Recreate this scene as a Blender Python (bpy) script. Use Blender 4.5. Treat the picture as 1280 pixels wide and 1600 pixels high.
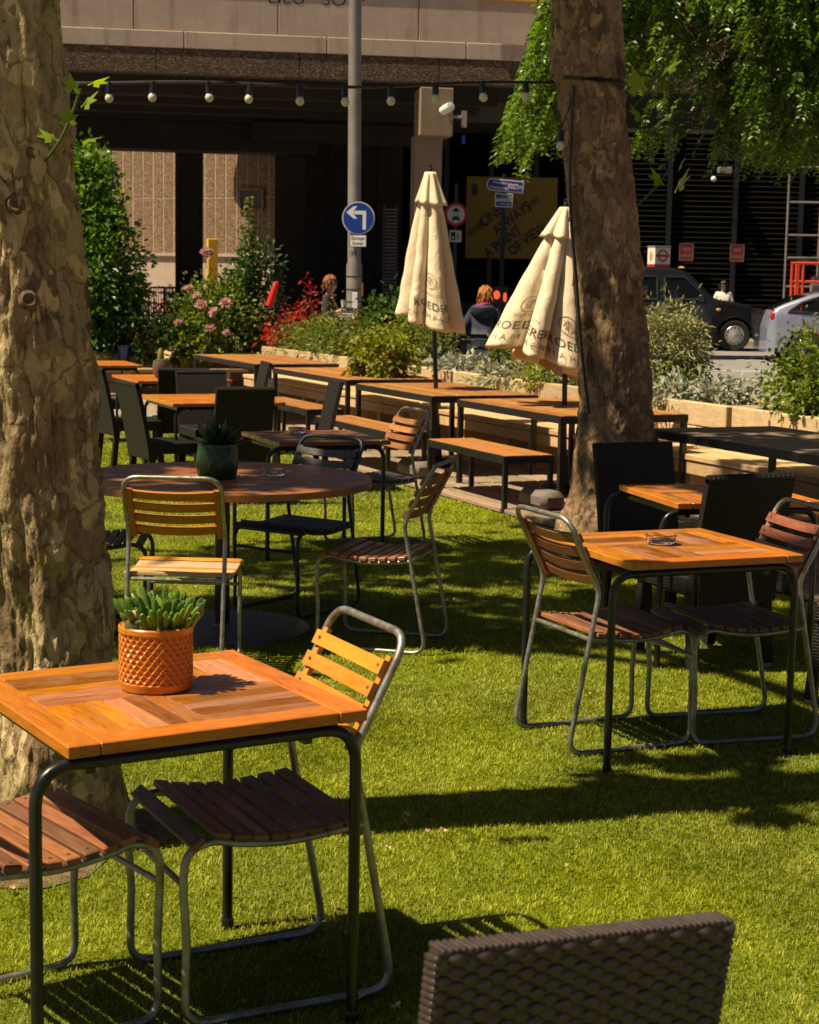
import bpy, bmesh, math, random
import numpy as np
from mathutils import Vector, Matrix, Euler

for _o in list(bpy.data.objects):
    bpy.data.objects.remove(_o)
SC = bpy.context.scene
COL = SC.collection
random.seed(7)
RNG = np.random.default_rng(11)

# ------------------------------------------------------------------ camera
cam_d = bpy.data.cameras.new('camera')
cam = bpy.data.objects.new('camera', cam_d)
COL.objects.link(cam)
cam_d.sensor_fit = 'HORIZONTAL'
cam_d.sensor_width = 24.0
cam_d.lens = 2725.0 / 1280.0 * 24.0
cam_d.clip_start = 0.05
cam_d.clip_end = 600
_pitch = math.atan2(362.0, 2725.0)
cam.matrix_world = Matrix.Translation((0, 0, 1.692)) @ Matrix.Rotation(math.pi / 2 - _pitch, 4, 'X') @ Matrix.Rotation(0.018, 4, 'Z')
cam_d.dof.use_dof = True
cam_d.dof.focus_distance = 6.0
cam_d.dof.aperture_fstop = 9.0
SC.camera = cam

# ------------------------------------------------------------------ light
SUN_EL = math.radians(58.5)
SUN_DX, SUN_DY = 0.948, 0.318          # the way the shadows fall on the ground
world = bpy.data.worlds.new('World')
SC.world = world
world.use_nodes = True
_nt = world.node_tree
_nt.nodes.clear()
_sky = _nt.nodes.new('ShaderNodeTexSky')
_sky.sky_type = 'NISHITA'
_sky.sun_disc = False
_sky.air_density = 0.25
_sky.dust_density = 1.0
_sky.ozone_density = 0.0
_sky.sun_elevation = SUN_EL
_sky.sun_rotation = math.atan2(-SUN_DX, -SUN_DY)
_bg = _nt.nodes.new('ShaderNodeBackground')
_bg.inputs['Strength'].default_value = 0.05
_out = _nt.nodes.new('ShaderNodeOutputWorld')
_nt.links.new(_sky.outputs[0], _bg.inputs[0])
_nt.links.new(_bg.outputs[0], _out.inputs[0])
sun_d = bpy.data.lights.new('sun', 'SUN')
sun_d.energy = 5.0
sun_d.angle = math.radians(0.53)
sun_d.color = (1.0, 0.85, 0.58)
sun = bpy.data.objects.new('sun', sun_d)
COL.objects.link(sun)
_dir = Vector((SUN_DX * math.cos(SUN_EL), SUN_DY * math.cos(SUN_EL), -math.sin(SUN_EL)))
sun.rotation_euler = _dir.to_track_quat('-Z', 'Y').to_euler()
sun.location = (-20, -8, 40)
SC.view_settings.view_transform = 'Standard'
SC.view_settings.look = 'None'
SC.view_settings.exposure = 0.72
SC.view_settings.gamma = 1.0
SC.cycles.max_bounces = 6
SC.cycles.diffuse_bounces = 3
SC.cycles.glossy_bounces = 3
SC.cycles.transmission_bounces = 5
SC.cycles.transparent_max_bounces = 8
SC.cycles.caustics_reflective = False
SC.cycles.caustics_refractive = False
SC.cycles.use_denoising = True

# ------------------------------------------------------------------ helpers
def R(a):
    return math.radians(a)

def tag(o, label=None, cat=None, group=None, kind=None):
    if label: o['label'] = label
    if cat: o['category'] = cat
    if group: o['group'] = group
    if kind: o['kind'] = kind
    return o

def link(name, data, parent=None, loc=(0, 0, 0), rot=(0, 0, 0)):
    o = bpy.data.objects.new(name, data)
    COL.objects.link(o)
    o.location = loc
    o.rotation_euler = rot
    if parent is not None:
        o.parent = parent
    return o

def empty(name, loc, rz=0.0, label=None, cat=None, group=None):
    o = link(name, None, None, loc, (0, 0, rz))
    o.empty_display_size = 0.1
    return tag(o, label, cat, group)

def children(o):
    return [c for c in COL.objects if c.parent is o]

def copy_tree(o, parent=None, kids=None):
    if kids is None:
        kids = {}
        for c in COL.objects:
            if c.parent is not None:
                kids.setdefault(c.parent.name, []).append(c)
    c = o.copy()
    COL.objects.link(c)
    c.parent = parent
    for ch in kids.get(o.name, []):
        copy_tree(ch, c, kids)
    return c

class MB:
    """collects shapes, then builds them as one mesh object"""
    def __init__(s):
        s.v = []; s.f = []; s.mi = []; s.cur = 0
    def add(s, vs, fs):
        b = len(s.v)
        s.v += [tuple(p) for p in vs]
        for f in fs:
            s.f.append(tuple(i + b for i in f)); s.mi.append(s.cur)
    def box(s, c, size, rz=0.0, m=None):
        x, y, z = size[0] / 2, size[1] / 2, size[2] / 2
        vs = [Vector((i * x, j * y, k * z)) for k in (-1, 1) for j in (-1, 1) for i in (-1, 1)]
        mm = m if m is not None else Matrix.Rotation(rz, 3, 'Z')
        vs = [mm @ p + Vector(c) for p in vs]
        s.add(vs, [(0, 2, 3, 1), (4, 5, 7, 6), (0, 1, 5, 4), (2, 6, 7, 3), (0, 4, 6, 2), (1, 3, 7, 5)])
        return s
    def bar(s, p0, p1, w, h, up=(0, 0, 1)):
        p0, p1 = Vector(p0), Vector(p1)
        d = (p1 - p0); L = d.length; x = d.normalized()
        y = Vector(up).cross(x)
        if y.length < 1e-4: y = Vector((0, 1, 0)).cross(x)
        y.normalize(); z = x.cross(y)
        m = Matrix((x, y, z)).transposed()
        return s.box((p0 + p1) / 2, (L, w, h), m=m)
    def tube(s, path, r, n=8, closed=False, caps=True):
        P = [Vector(p) for p in path]; k = len(P)
        rs = r if isinstance(r, (list, tuple)) else [r] * k
        T = []
        for i in range(k):
            a = P[(i - 1) % k] if (closed or i > 0) else P[i]
            b = P[(i + 1) % k] if (closed or i < k - 1) else P[i]
            t = (b - a)
            T.append(t.normalized() if t.length > 1e-9 else Vector((0, 0, 1)))
        u = T[0].orthogonal().normalized(); vs = []
        for i in range(k):
            u = (u - T[i] * u.dot(T[i]))
            u = u.normalized() if u.length > 1e-6 else T[i].orthogonal().normalized()
            w = T[i].cross(u)
            for j in range(n):
                a = 2 * math.pi * j / n
                vs.append(P[i] + (u * math.cos(a) + w * math.sin(a)) * rs[i])
        fs = []
        for i in range(k if closed else k - 1):
            i2 = (i + 1) % k
            for j in range(n):
                j2 = (j + 1) % n
                fs.append((i * n + j, i * n + j2, i2 * n + j2, i2 * n + j))
        if caps and not closed:
            fs.append(tuple(range(n - 1, -1, -1)))
            fs.append(tuple((k - 1) * n + j for j in range(n)))
        s.add(vs, fs); return s
    def lathe(s, prof, n=24, c=(0, 0, 0), sx=1, sy=1, closed=False):
        vs = []; k = len(prof)
        for r, z in prof:
            for j in range(n):
                a = 2 * math.pi * j / n
                vs.append((c[0] + r * math.cos(a) * sx, c[1] + r * math.sin(a) * sy, c[2] + z))
        fs = []
        for i in range(k - 1):
            for j in range(n):
                j2 = (j + 1) % n
                fs.append((i * n + j, i * n + j2, (i + 1) * n + j2, (i + 1) * n + j))
        if prof[0][0] > 1e-6 and not closed: fs.append(tuple(range(n - 1, -1, -1)))
        if prof[-1][0] > 1e-6 and not closed: fs.append(tuple((k - 1) * n + j for j in range(n)))
        if closed:
            for j in range(n):
                j2 = (j + 1) % n
                fs.append(((k - 1) * n + j, (k - 1) * n + j2, j2, j))
        s.add(vs, fs); return s
    def prism(s, poly, z0, z1, m=None):
        n = len(poly)
        vs = [Vector((x, y, z0)) for x, y in poly] + [Vector((x, y, z1)) for x, y in poly]
        if m is not None: vs = [m @ p for p in vs]
        fs = [tuple(range(n - 1, -1, -1)), tuple(range(n, 2 * n))]
        fs += [(i, (i + 1) % n, n + (i + 1) % n, n + i) for i in range(n)]
        s.add(vs, fs); return s
    def ball(s, c, r, n=10, k=7):
        if not isinstance(r, (tuple, list)): r = (r, r, r)
        prof = [(math.sin(math.pi * i / k), -math.cos(math.pi * i / k)) for i in range(k + 1)]
        vs = []; fs = []
        for q, z in prof:
            for j in range(n):
                a = 2 * math.pi * j / n
                vs.append((c[0] + q * math.cos(a) * r[0], c[1] + q * math.sin(a) * r[1], c[2] + z * r[2]))
        for i in range(k):
            for j in range(n):
                j2 = (j + 1) % n
                fs.append((i * n + j, i * n + j2, (i + 1) * n + j2, (i + 1) * n + j))
        s.add(vs, fs); return s
    def mesh(s, mats, smooth=False, name='mesh'):
        me = bpy.data.meshes.new(name)
        me.from_pydata([tuple(p) for p in s.v], [], s.f)
        if not isinstance(mats, (list, tuple)): mats = [mats]
        for m in mats: me.materials.append(m)
        if len(mats) > 1: me.polygons.foreach_set('material_index', s.mi)
        me.update()
        if smooth:
            me.shade_smooth()
            me.set_sharp_from_angle(angle=R(38))
        return me
    def build(s, name, mats, parent=None, loc=(0, 0, 0), rot=(0, 0, 0), smooth=False, bevel=0, **kw):
        me = s.mesh(mats, False, name)
        if bevel:
            bm = bmesh.new(); bm.from_mesh(me)
            bmesh.ops.bevel(bm, geom=bm.edges[:], offset=bevel, segments=1, affect='EDGES', clamp_overlap=True)
            bm.to_mesh(me); bm.free()
        if smooth:
            me.shade_smooth(); me.set_sharp_from_angle(angle=R(38))
        o = link(name, me, parent, loc, rot)
        if kw: tag(o, **kw)
        return o

_boxes = {}
def box_mesh(size, mat, bev=0.003):
    key = (tuple(round(x, 4) for x in size), mat.name, bev)
    if key not in _boxes:
        me = MB().box((0, 0, 0), size).mesh(mat, name='piece')
        if bev:
            bm = bmesh.new(); bm.from_mesh(me)
            bmesh.ops.bevel(bm, geom=bm.edges[:], offset=min(bev, min(size) * 0.4), segments=1, affect='EDGES')
            bm.to_mesh(me); bm.free()
        _boxes[key] = me
    return _boxes[key]

def piece(name, size, mat, parent, loc, rot=(0, 0, 0), bev=0.003):
    return link(name, box_mesh(size, mat, bev), parent, loc, rot)

def fillet(pts, rad, n=6):
    """round the corners of a polyline"""
    P = [Vector(p) for p in pts]
    out = [P[0]]
    rr = rad if isinstance(rad, (list, tuple)) else [rad] * len(P)
    for i in range(1, len(P) - 1):
        a, b, c = P[i - 1], P[i], P[i + 1]
        u = (a - b); w = (c - b)
        ang = u.angle(w)
        t = min(rr[i] / math.tan(ang / 2), u.length * 0.48, w.length * 0.48)
        p0 = b + u.normalized() * t; p1 = b + w.normalized() * t
        for k in range(n + 1):
            q = k / n
            out.append((1 - q) ** 2 * p0 + 2 * q * (1 - q) * b + q * q * p1)
    out.append(P[-1])
    return out

def spline(pts, n=8):
    """Catmull-Rom through points"""
    P = [Vector(p) for p in pts]; out = []
    for i in range(len(P) - 1):
        p0 = P[max(i - 1, 0)]; p1 = P[i]; p2 = P[i + 1]; p3 = P[min(i + 2, len(P) - 1)]
        for k in range(n):
            t = k / n
            out.append(0.5 * ((2 * p1) + (p2 - p0) * t + (2 * p0 - 5 * p1 + 4 * p2 - p3) * t * t + (3 * p1 - p0 - 3 * p2 + p3) * t ** 3))
    out.append(P[-1])
    return out

# vectorised value noise
_perm = np.random.default_rng(3).random((64, 64, 64))
def vnoise(x, y, z):
    xi = np.floor(x).astype(int); yi = np.floor(y).astype(int); zi = np.floor(z).astype(int)
    fx = x - xi; fy = y - yi; fz = z - zi
    fx = fx * fx * (3 - 2 * fx); fy = fy * fy * (3 - 2 * fy); fz = fz * fz * (3 - 2 * fz)
    def g(a, b, c): return _perm[(xi + a) % 64, (yi + b) % 64, (zi + c) % 64]
    x00 = g(0, 0, 0) * (1 - fx) + g(1, 0, 0) * fx; x10 = g(0, 1, 0) * (1 - fx) + g(1, 1, 0) * fx
    x01 = g(0, 0, 1) * (1 - fx) + g(1, 0, 1) * fx; x11 = g(0, 1, 1) * (1 - fx) + g(1, 1, 1) * fx
    return (x00 * (1 - fy) + x10 * fy) * (1 - fz) + (x01 * (1 - fy) + x11 * fy) * fz

def np_mesh(name, V, F, mat, attr=None, smooth=False):
    """mesh from numpy arrays; F is (n,3) or (n,4); attr is one float per face"""
    me = bpy.data.meshes.new(name)
    n, k = F.shape
    me.vertices.add(len(V)); me.vertices.foreach_set('co', np.ascontiguousarray(V, dtype=np.float32).ravel())
    me.loops.add(n * k); me.loops.foreach_set('vertex_index', np.ascontiguousarray(F, dtype=np.int32).ravel())
    me.polygons.add(n)
    me.polygons.foreach_set('loop_start', np.arange(0, n * k, k, dtype=np.int32))
    me.polygons.foreach_set('loop_total', np.full(n, k, dtype=np.int32))
    mats = mat if isinstance(mat, (list, tuple)) else [mat]
    for m in mats: me.materials.append(m)
    if attr is not None:
        a = me.attributes.new('rnd', 'FLOAT', 'FACE')
        a.data.foreach_set('value', np.ascontiguousarray(attr, dtype=np.float32))
    me.update(calc_edges=True)
    me.validate()
    if smooth: me.shade_smooth()
    return me

# ------------------------------------------------------------------ materials
class Nt:
    def __init__(s, name):
        s.m = bpy.data.materials.new(name); s.m.use_nodes = True
        s.t = s.m.node_tree; s.b = s.t.nodes['Principled BSDF']; s.o = s.t.nodes['Material Output']
    def n(s, typ, **kw):
        x = s.t.nodes.new('ShaderNode' + typ)
        for k, v in kw.items(): setattr(x, k, v)
        return x
    def l(s, a, b): s.t.links.new(a, b)
    def coords(s, scale=(1, 1, 1), rand=0.0, kind='Object'):
        tc = s.n('TexCoord'); mp = s.n('Mapping'); mp.inputs['Scale'].default_value = scale
        src = tc.outputs[kind]
        if rand:
            oi = s.n('ObjectInfo'); ml = s.n('Math', operation='MULTIPLY'); ml.inputs[1].default_value = rand
            s.l(oi.outputs['Random'], ml.inputs[0])
            va = s.n('VectorMath', operation='ADD'); s.l(src, va.inputs[0]); s.l(ml.outputs[0], va.inputs[1])
            src = va.outputs[0]
        s.l(src, mp.inputs[0]); return mp.outputs[0]
    def noise(s, vec, scale, detail=4, rough=0.55, dist=0.0):
        x = s.n('TexNoise'); x.inputs['Scale'].default_value = scale; x.inputs['Detail'].default_value = detail
        x.inputs['Roughness'].default_value = rough; x.inputs['Distortion'].default_value = dist
        if vec is not None: s.l(vec, x.inputs['Vector'])
        return x.outputs['Fac']
    def ramp(s, fac, stops):
        x = s.n('ValToRGB'); e = x.color_ramp.elements
        while len(e) > 1: e.remove(e[0])
        e[0].position = stops[0][0]; e[0].color = tuple(stops[0][1]) + (1,)
        for p, c in stops[1:]:
            q = e.new(p); q.color = tuple(c) + (1,)
        s.l(fac, x.inputs[0]); return x.outputs[0]
    def mix(s, fac, a, b, mode='MIX'):
        x = s.n('Mix', data_type='RGBA', blend_type=mode)
        if isinstance(fac, (int, float)): x.inputs[0].default_value = fac
        else: s.l(fac, x.inputs[0])
        for i, c in ((6, a), (7, b)):
            if isinstance(c, (tuple, list)): x.inputs[i].default_value = tuple(c[:3]) + (1,)
            else: s.l(c, x.inputs[i])
        return x.outputs[2]
    def hsv(s, col, h=0.5, sat=1.0, val=1.0):
        x = s.n('HueSaturation')
        for k, q in (('Hue', h), ('Saturation', sat), ('Value', val)):
            if isinstance(q, (int, float)): x.inputs[k].default_value = q
            else: s.l(q, x.inputs[k])
        if isinstance(col, tuple): x.inputs['Color'].default_value = col + (1,)
        else: s.l(col, x.inputs['Color'])
        return x.outputs[0]
    def mrange(s, fac, a, b, lo=0.0, hi=1.0):
        x = s.n('MapRange'); x.inputs[1].default_value = lo; x.inputs[2].default_value = hi
        x.inputs[3].default_value = a; x.inputs[4].default_value = b
        s.l(fac, x.inputs[0]); return x.outputs[0]
    def bump(s, h, strength=0.3, dist=0.01):
        x = s.n('Bump'); x.inputs['Strength'].default_value = strength; x.inputs['Distance'].default_value = dist
        s.l(h, x.inputs['Height']); s.l(x.outputs[0], s.b.inputs['Normal']); return x
    def base(s, c):
        if isinstance(c, tuple): s.b.inputs['Base Color'].default_value = c[:3] + (1,)
        else: s.l(c, s.b.inputs['Base Color'])
    def rough(s, r):
        if isinstance(r, (int, float)): s.b.inputs['Roughness'].default_value = r
        else: s.l(r, s.b.inputs['Roughness'])

def plain(name, c, rough=0.6, metal=0.0, var=0.25, scale=12, bump=0.0, spec=0.5):
    m = Nt(name); v = m.coords(rand=7.0); f = m.noise(v, scale, 5)
    d = tuple(x * (1 - var) for x in c); e = tuple(min(1, x * (1 + var)) for x in c)
    m.base(m.ramp(f, [(0.3, d), (0.7, e)]))
    m.rough(m.mrange(f, max(0.05, rough - 0.1), min(1, rough + 0.1)))
    m.b.inputs['Metallic'].default_value = metal
    m.b.inputs['Specular IOR Level'].default_value = spec
    if bump: m.bump(m.noise(v, scale * 6, 3), bump, 0.01)
    return m.m

def wood(name, c1, c2, rough=0.4, rand=0.25, grain=30, bump=0.15, weather=None, spec=0.5, satvar=0.0):
    m = Nt(name); v = m.coords((1.2, 9, 9), rand=9.0)
    g = m.noise(v, grain * 0.22, 6, 0.62, 1.2)
    col = m.ramp(g, [(0.25, c1), (0.62, c2), (0.85, tuple(0.6 * a + 0.4 * b for a, b in zip(c1, c2)))])
    oi = m.n('ObjectInfo')
    val = m.mrange(oi.outputs['Random'], 1 - rand, 1 + rand)
    wh = m.n('TexWhiteNoise', noise_dimensions='1D'); m.l(oi.outputs['Random'], wh.inputs['W'])
    hue = m.mrange(wh.outputs['Value'], 0.49, 0.508)
    sat = m.mrange(wh.outputs['Value'], 1.0 - satvar, 1.0 + satvar * 0.2, 0.0, 0.6) if satvar else 1.0
    col = m.hsv(col, hue, sat, val)
    v2 = m.coords((1, 1, 1), rand=5.0)
    w = m.noise(v2, 7, 5, 0.6)
    if weather is not None:
        fac = m.mrange(w, 0, 0.75, 0.5, 0.72)
        col = m.mix(fac, col, weather)
    m.base(col)
    m.rough(m.mrange(w, max(0.1, rough - 0.13), min(1, rough + 0.16), 0.3, 0.7))
    m.b.inputs['Specular IOR Level'].default_value = spec
    m.bump(m.noise(m.coords((2, 40, 40), rand=9.0), 8, 4), bump, 0.004)
    return m.m

def leafmat(name, dark, light, trans=0.35, rough=0.5, spec=0.4, tint=None, hue=0.02):
    """leaf with light through it; 'rnd' is the leaf's own number"""
    m = Nt(name)
    at = m.n('Attribute', attribute_name='rnd')
    col = m.ramp(at.outputs['Fac'], [(0.0, dark), (0.75, light)] + ([(0.93, light), (1.0, tint)] if tint else []))
    m.base(col); m.rough(rough); m.b.inputs['Specular IOR Level'].default_value = spec
    tr = m.n('BsdfTranslucent')
    m.l(m.hsv(col, 0.485, 1.1, 1.5), tr.inputs['Color'])
    mx = m.n('MixShader'); mx.inputs[0].default_value = trans
    m.l(m.b.outputs[0], mx.inputs[1]); m.l(tr.outputs[0], mx.inputs[2]); m.l(mx.outputs[0], m.o.inputs[0])
    return m.m
# shared materials
def _m_turf():
    m = Nt('turf_blade')
    at = m.n('Attribute', attribute_name='rnd')
    col = m.ramp(at.outputs['Fac'], [(0.0, (0.12, 0.17, 0.004)), (0.45, (0.28, 0.32, 0.006)), (0.85, (0.43, 0.42, 0.012)), (1.0, (0.56, 0.48, 0.06))])
    v = m.coords()
    patch = m.noise(v, 1.3, 4)
    col = m.hsv(col, 0.5, m.mrange(m.noise(v, 0.6, 3), 0.86, 1.05, 0.3, 0.7), m.mrange(patch, 0.68, 1.22, 0.3, 0.7))
    m.base(col); m.rough(0.55); m.b.inputs['Specular IOR Level'].default_value = 0.25
    tr = m.n('BsdfTranslucent'); m.l(col, tr.inputs['Color'])
    mx = m.n('MixShader'); mx.inputs[0].default_value = 0.3
    m.l(m.b.outputs[0], mx.inputs[1]); m.l(tr.outputs[0], mx.inputs[2]); m.l(mx.outputs[0], m.o.inputs[0])
    return m.m
TURF = _m_turf()
def _m_turfbase():
    m = Nt('turf_backing'); v = m.coords()
    f = m.noise(v, 90, 5); g = m.noise(v, 1.3, 4)
    col = m.ramp(f, [(0.3, (0.065, 0.09, 0.003)), (0.55, (0.15, 0.18, 0.004)), (0.75, (0.23, 0.24, 0.008))])
    m.base(m.hsv(col, 0.5, 1.0, m.mrange(g, 0.75, 1.2, 0.3, 0.7))); m.rough(0.8)
    m.b.inputs['Specular IOR Level'].default_value = 0.15
    m.bump(f, 0.8, 0.02); return m.m
TURFBASE = _m_turfbase()
def _m_paving():
    m = Nt('paving'); v = m.coords()
    f = m.noise(v, 3, 6); s = m.noise(v, 120, 3)
    c = m.mix(0.5, m.ramp(f, [(0.3, (0.2, 0.175, 0.155)), (0.7, (0.33, 0.29, 0.26))]), m.ramp(s, [(0.3, (0.15, 0.13, 0.12)), (0.7, (0.4, 0.36, 0.33))]))
    br = m.n('TexBrick'); br.inputs['Scale'].default_value = 1.7; br.inputs['Mortar Size'].default_value = 0.012
    m.l(v, br.inputs['Vector'])
    m.base(m.mix(br.outputs['Fac'], c, (0.1, 0.09, 0.08))); m.rough(0.8); m.bump(s, 0.3, 0.004); return m.m
PAVING = _m_paving()
def _m_asphalt():
    m = Nt('asphalt'); v = m.coords()
    f = m.noise(v, 0.7, 6); s = m.noise(v, 150, 3)
    c = m.mix(0.45, m.ramp(f, [(0.3, (0.16, 0.15, 0.15)), (0.7, (0.26, 0.245, 0.24))]), m.ramp(s, [(0.3, (0.1, 0.095, 0.09)), (0.7, (0.34, 0.32, 0.31))]))
    m.base(c); m.rough(0.75); m.bump(s, 0.4, 0.004); return m.m
ASPHALT = _m_asphalt()
TEAK = wood('varnished_teak', (0.20, 0.058, 0.010), (0.50, 0.17, 0.026), rough=0.3, rand=0.5, weather=(0.30, 0.17, 0.10), satvar=0.2)
TEAK_EDGE = wood('varnished_teak_border', (0.36, 0.105, 0.012), (0.60, 0.205, 0.022), rough=0.26, rand=0.12)
TEAK_WORN = wood('worn_teak', (0.17, 0.055, 0.015), (0.42, 0.16, 0.045), rough=0.38, rand=0.3, weather=(0.22, 0.13, 0.08))
TEAK_DARK = wood('dark_teak', (0.10, 0.04, 0.02), (0.24, 0.10, 0.045), rough=0.3, rand=0.2)
ORANGE_SLAT = wood('orange_slat_wood', (0.52, 0.17, 0.012), (0.68, 0.27, 0.03), rough=0.3, rand=0.08)
BROWN_SLAT = wood('shaded_brown_slat_wood', (0.085, 0.035, 0.02), (0.20, 0.082, 0.042), rough=0.5, rand=0.22)  # brown wood darkened, with the shade on the seats put in
RED_SLAT = wood('red_brown_slat_wood', (0.15, 0.05, 0.02), (0.32, 0.12, 0.05), rough=0.45, rand=0.15)
PALE_SLAT = wood('bleached_slat_wood', (0.42, 0.25, 0.13), (0.62, 0.42, 0.24), rough=0.6, rand=0.15)
GREY_SLAT = wood('dark_painted_slat', (0.02, 0.018, 0.018), (0.05, 0.045, 0.045), rough=0.5, rand=0.2)
BOARD = wood('oiled_board', (0.22, 0.08, 0.018), (0.45, 0.19, 0.045), rough=0.45, rand=0.25, weather=(0.28, 0.16, 0.08))
BOARD_GREY = wood('weathered_board', (0.12, 0.08, 0.05), (0.28, 0.19, 0.12), rough=0.65, rand=0.2)
SLEEPER = wood('pale_sleeper', (0.38, 0.25, 0.13), (0.58, 0.42, 0.25), rough=0.75, rand=0.14, bump=0.5, weather=(0.34, 0.27, 0.2), spec=0.25)
SLEEPER_BROWN = wood('brown_sleeper', (0.22, 0.13, 0.07), (0.36, 0.23, 0.13), rough=0.75, rand=0.14, bump=0.5, spec=0.25)
SEATWOOD = wood('pale_seat_timber', (0.38, 0.24, 0.11), (0.60, 0.42, 0.22), rough=0.65, rand=0.12, bump=0.4, spec=0.3)
DECKWOOD = wood('grey_deck_board', (0.18, 0.125, 0.08), (0.34, 0.25, 0.17), rough=0.75, rand=0.2, bump=0.5, spec=0.25)
BLACKSTEEL = plain('black_steel', (0.012, 0.012, 0.013), 0.38, 0.0, 0.3, 20)
BLACKPAINT = plain('black_paint', (0.010, 0.010, 0.011), 0.3, 0.0, 0.3, 20)
def _m_galv():
    m = Nt('galvanised_steel'); v = m.coords((1, 1, 1), rand=3)
    f = m.noise(v, 45, 5); w = m.noise(v, 9, 4)
    c = m.mix(m.mrange(w, 0, 0.7, 0.5, 0.7), m.ramp(f, [(0.3, (0.22, 0.21, 0.2)), (0.7, (0.42, 0.41, 0.38))]), (0.2, 0.13, 0.08))
    m.base(c); m.b.inputs['Metallic'].default_value = 0.75; m.rough(m.mrange(f, 0.34, 0.55)); m.bump(f, 0.15, 0.002); return m.m
GALV = _m_galv()
DARKTUBE = plain('charcoal_tube', (0.035, 0.037, 0.04), 0.4, 0.3, 0.3, 20)
SCREW = plain('steel_screw', (0.35, 0.33, 0.3), 0.35, 0.9, 0.2, 20)
SOIL = plain('planter_soil', (0.03, 0.02, 0.012), 0.95, 0, 0.5, 30, bump=0.6)
def _m_wicker(name, pitch=0.018):
    m = Nt(name); v = m.coords((1, 1, 1), rand=0)
    tc = m.n('SeparateXYZ'); m.l(v, tc.inputs[0])
    br = m.n('TexBrick'); br.inputs['Scale'].default_value = 1.0; br.inputs['Brick Width'].default_value = 0.026
    br.inputs['Row Height'].default_value = 0.013; br.inputs['Mortar Size'].default_value = 0.0028; br.inputs['Mortar Smooth'].default_value = 1.0
    cb = m.n('CombineXYZ'); ad = m.n('Math', operation='ADD'); m.l(tc.outputs[0], ad.inputs[0]); m.l(tc.outputs[1], ad.inputs[1])
    m.l(ad.outputs[0], cb.inputs[0]); m.l(tc.outputs[2], cb.inputs[1]); m.l(cb.outputs[0], br.inputs['Vector'])
    m.base(m.mix(br.outputs['Fac'], (0.022, 0.017, 0.014), (0.005, 0.004, 0.004))); m.rough(0.55); m.b.inputs['Specular IOR Level'].default_value = 0.3
    inv = m.n('Math', operation='SUBTRACT'); inv.inputs[0].default_value = 1.0; m.l(br.outputs['Fac'], inv.inputs[1])
    m.bump(inv.outputs[0], 1.0, 0.006); return m.m
WICKER = _m_wicker('black_wicker')
STRAND = plain('wicker_strand', (0.042, 0.027, 0.025), 0.45, 0, 0.3, 60)
def _m_glass():
    m = Nt('clear_glass'); m.base((0.95, 0.97, 0.97)); m.rough(0.03); m.b.inputs['Transmission Weight'].default_value = 1.0
    m.b.inputs['IOR'].default_value = 1.45; return m.m
GLASS = _m_glass()
def _m_concrete(name, c1, c2, agg=False, stain=True, scale=1.0):
    m = Nt(name); v = m.coords((1, 1, 1), rand=20)
    f = m.noise(v, 1.6 * scale, 7, 0.62); s = m.noise(v, 26, 5)
    col = m.mix(0.35, m.ramp(f, [(0.3, c1), (0.7, c2)]), m.ramp(s, [(0.3, c1), (0.7, c2)]))
    if agg:
        vo = m.n('TexVoronoi'); vo.inputs['Scale'].default_value = 34; m.l(v, vo.inputs['Vector'])
        sp = m.n('SeparateColor'); m.l(vo.outputs['Color'], sp.inputs[0])
        pc = m.ramp(sp.outputs[0], [(0.0, tuple(x * 0.4 for x in c1)), (0.6, c1), (0.9, c2), (1.0, tuple(min(1, x * 1.5) for x in c2))])
        col = m.mix(0.8, col, pc); m.bump(vo.outputs['Distance'], 0.8, 0.02)
    else:
        m.bump(s, 0.3, 0.006)
    if stain:
        vs = m.coords((2.5, 2.5, 0.25), rand=20); g = m.noise(vs, 1.5, 6, 0.65)
        col = m.mix(m.mrange(g, 0, 0.62, 0.52, 0.78), col, tuple(x * 0.28 for x in c1))
    m.base(col); m.rough(0.85); m.b.inputs['Specular IOR Level'].default_value = 0.25
    return m.m
CONC = _m_concrete('weathered_concrete', (0.38, 0.285, 0.23), (0.54, 0.42, 0.34))
CONC_DARK = _m_concrete('shade_dark_concrete', (0.022, 0.017, 0.013), (0.042, 0.033, 0.026), stain=False)  # concrete under the bridge, its shade put into the colour
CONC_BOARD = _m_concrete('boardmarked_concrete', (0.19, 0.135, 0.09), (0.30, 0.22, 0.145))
CONC_AGG = _m_concrete('exposed_aggregate', (0.085, 0.055, 0.036), (0.16, 0.105, 0.068), agg=True)
CONC_RIB = _m_concrete('ribbed_precast', (0.25, 0.16, 0.095), (0.33, 0.215, 0.135), agg=True, stain=False)
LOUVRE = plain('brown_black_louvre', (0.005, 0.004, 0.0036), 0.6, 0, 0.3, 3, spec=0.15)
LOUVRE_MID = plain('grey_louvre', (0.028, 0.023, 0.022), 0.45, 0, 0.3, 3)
WHITEPAINT = plain('white_paint', (0.78, 0.77, 0.74), 0.45, 0, 0.05, 6)

# ------------------------------------------------------------------ setting: ground, lawn, road
RO = Vector((0.18, 14.78)); RD = Vector((0.4, -0.9165)).normalized(); RN = Vector((-RD.y, RD.x))
ROWZ = math.atan2(RD.y, RD.x)
def row(s, n, z=0.0):
    p = RO + RD * s + RN * n
    return Vector((p.x, p.y, z))
def gz(y):
    return -0.02 if y < 20 else (-0.02 + 0.32 * (y - 20) / 18 if y < 38 else 0.30)

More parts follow.
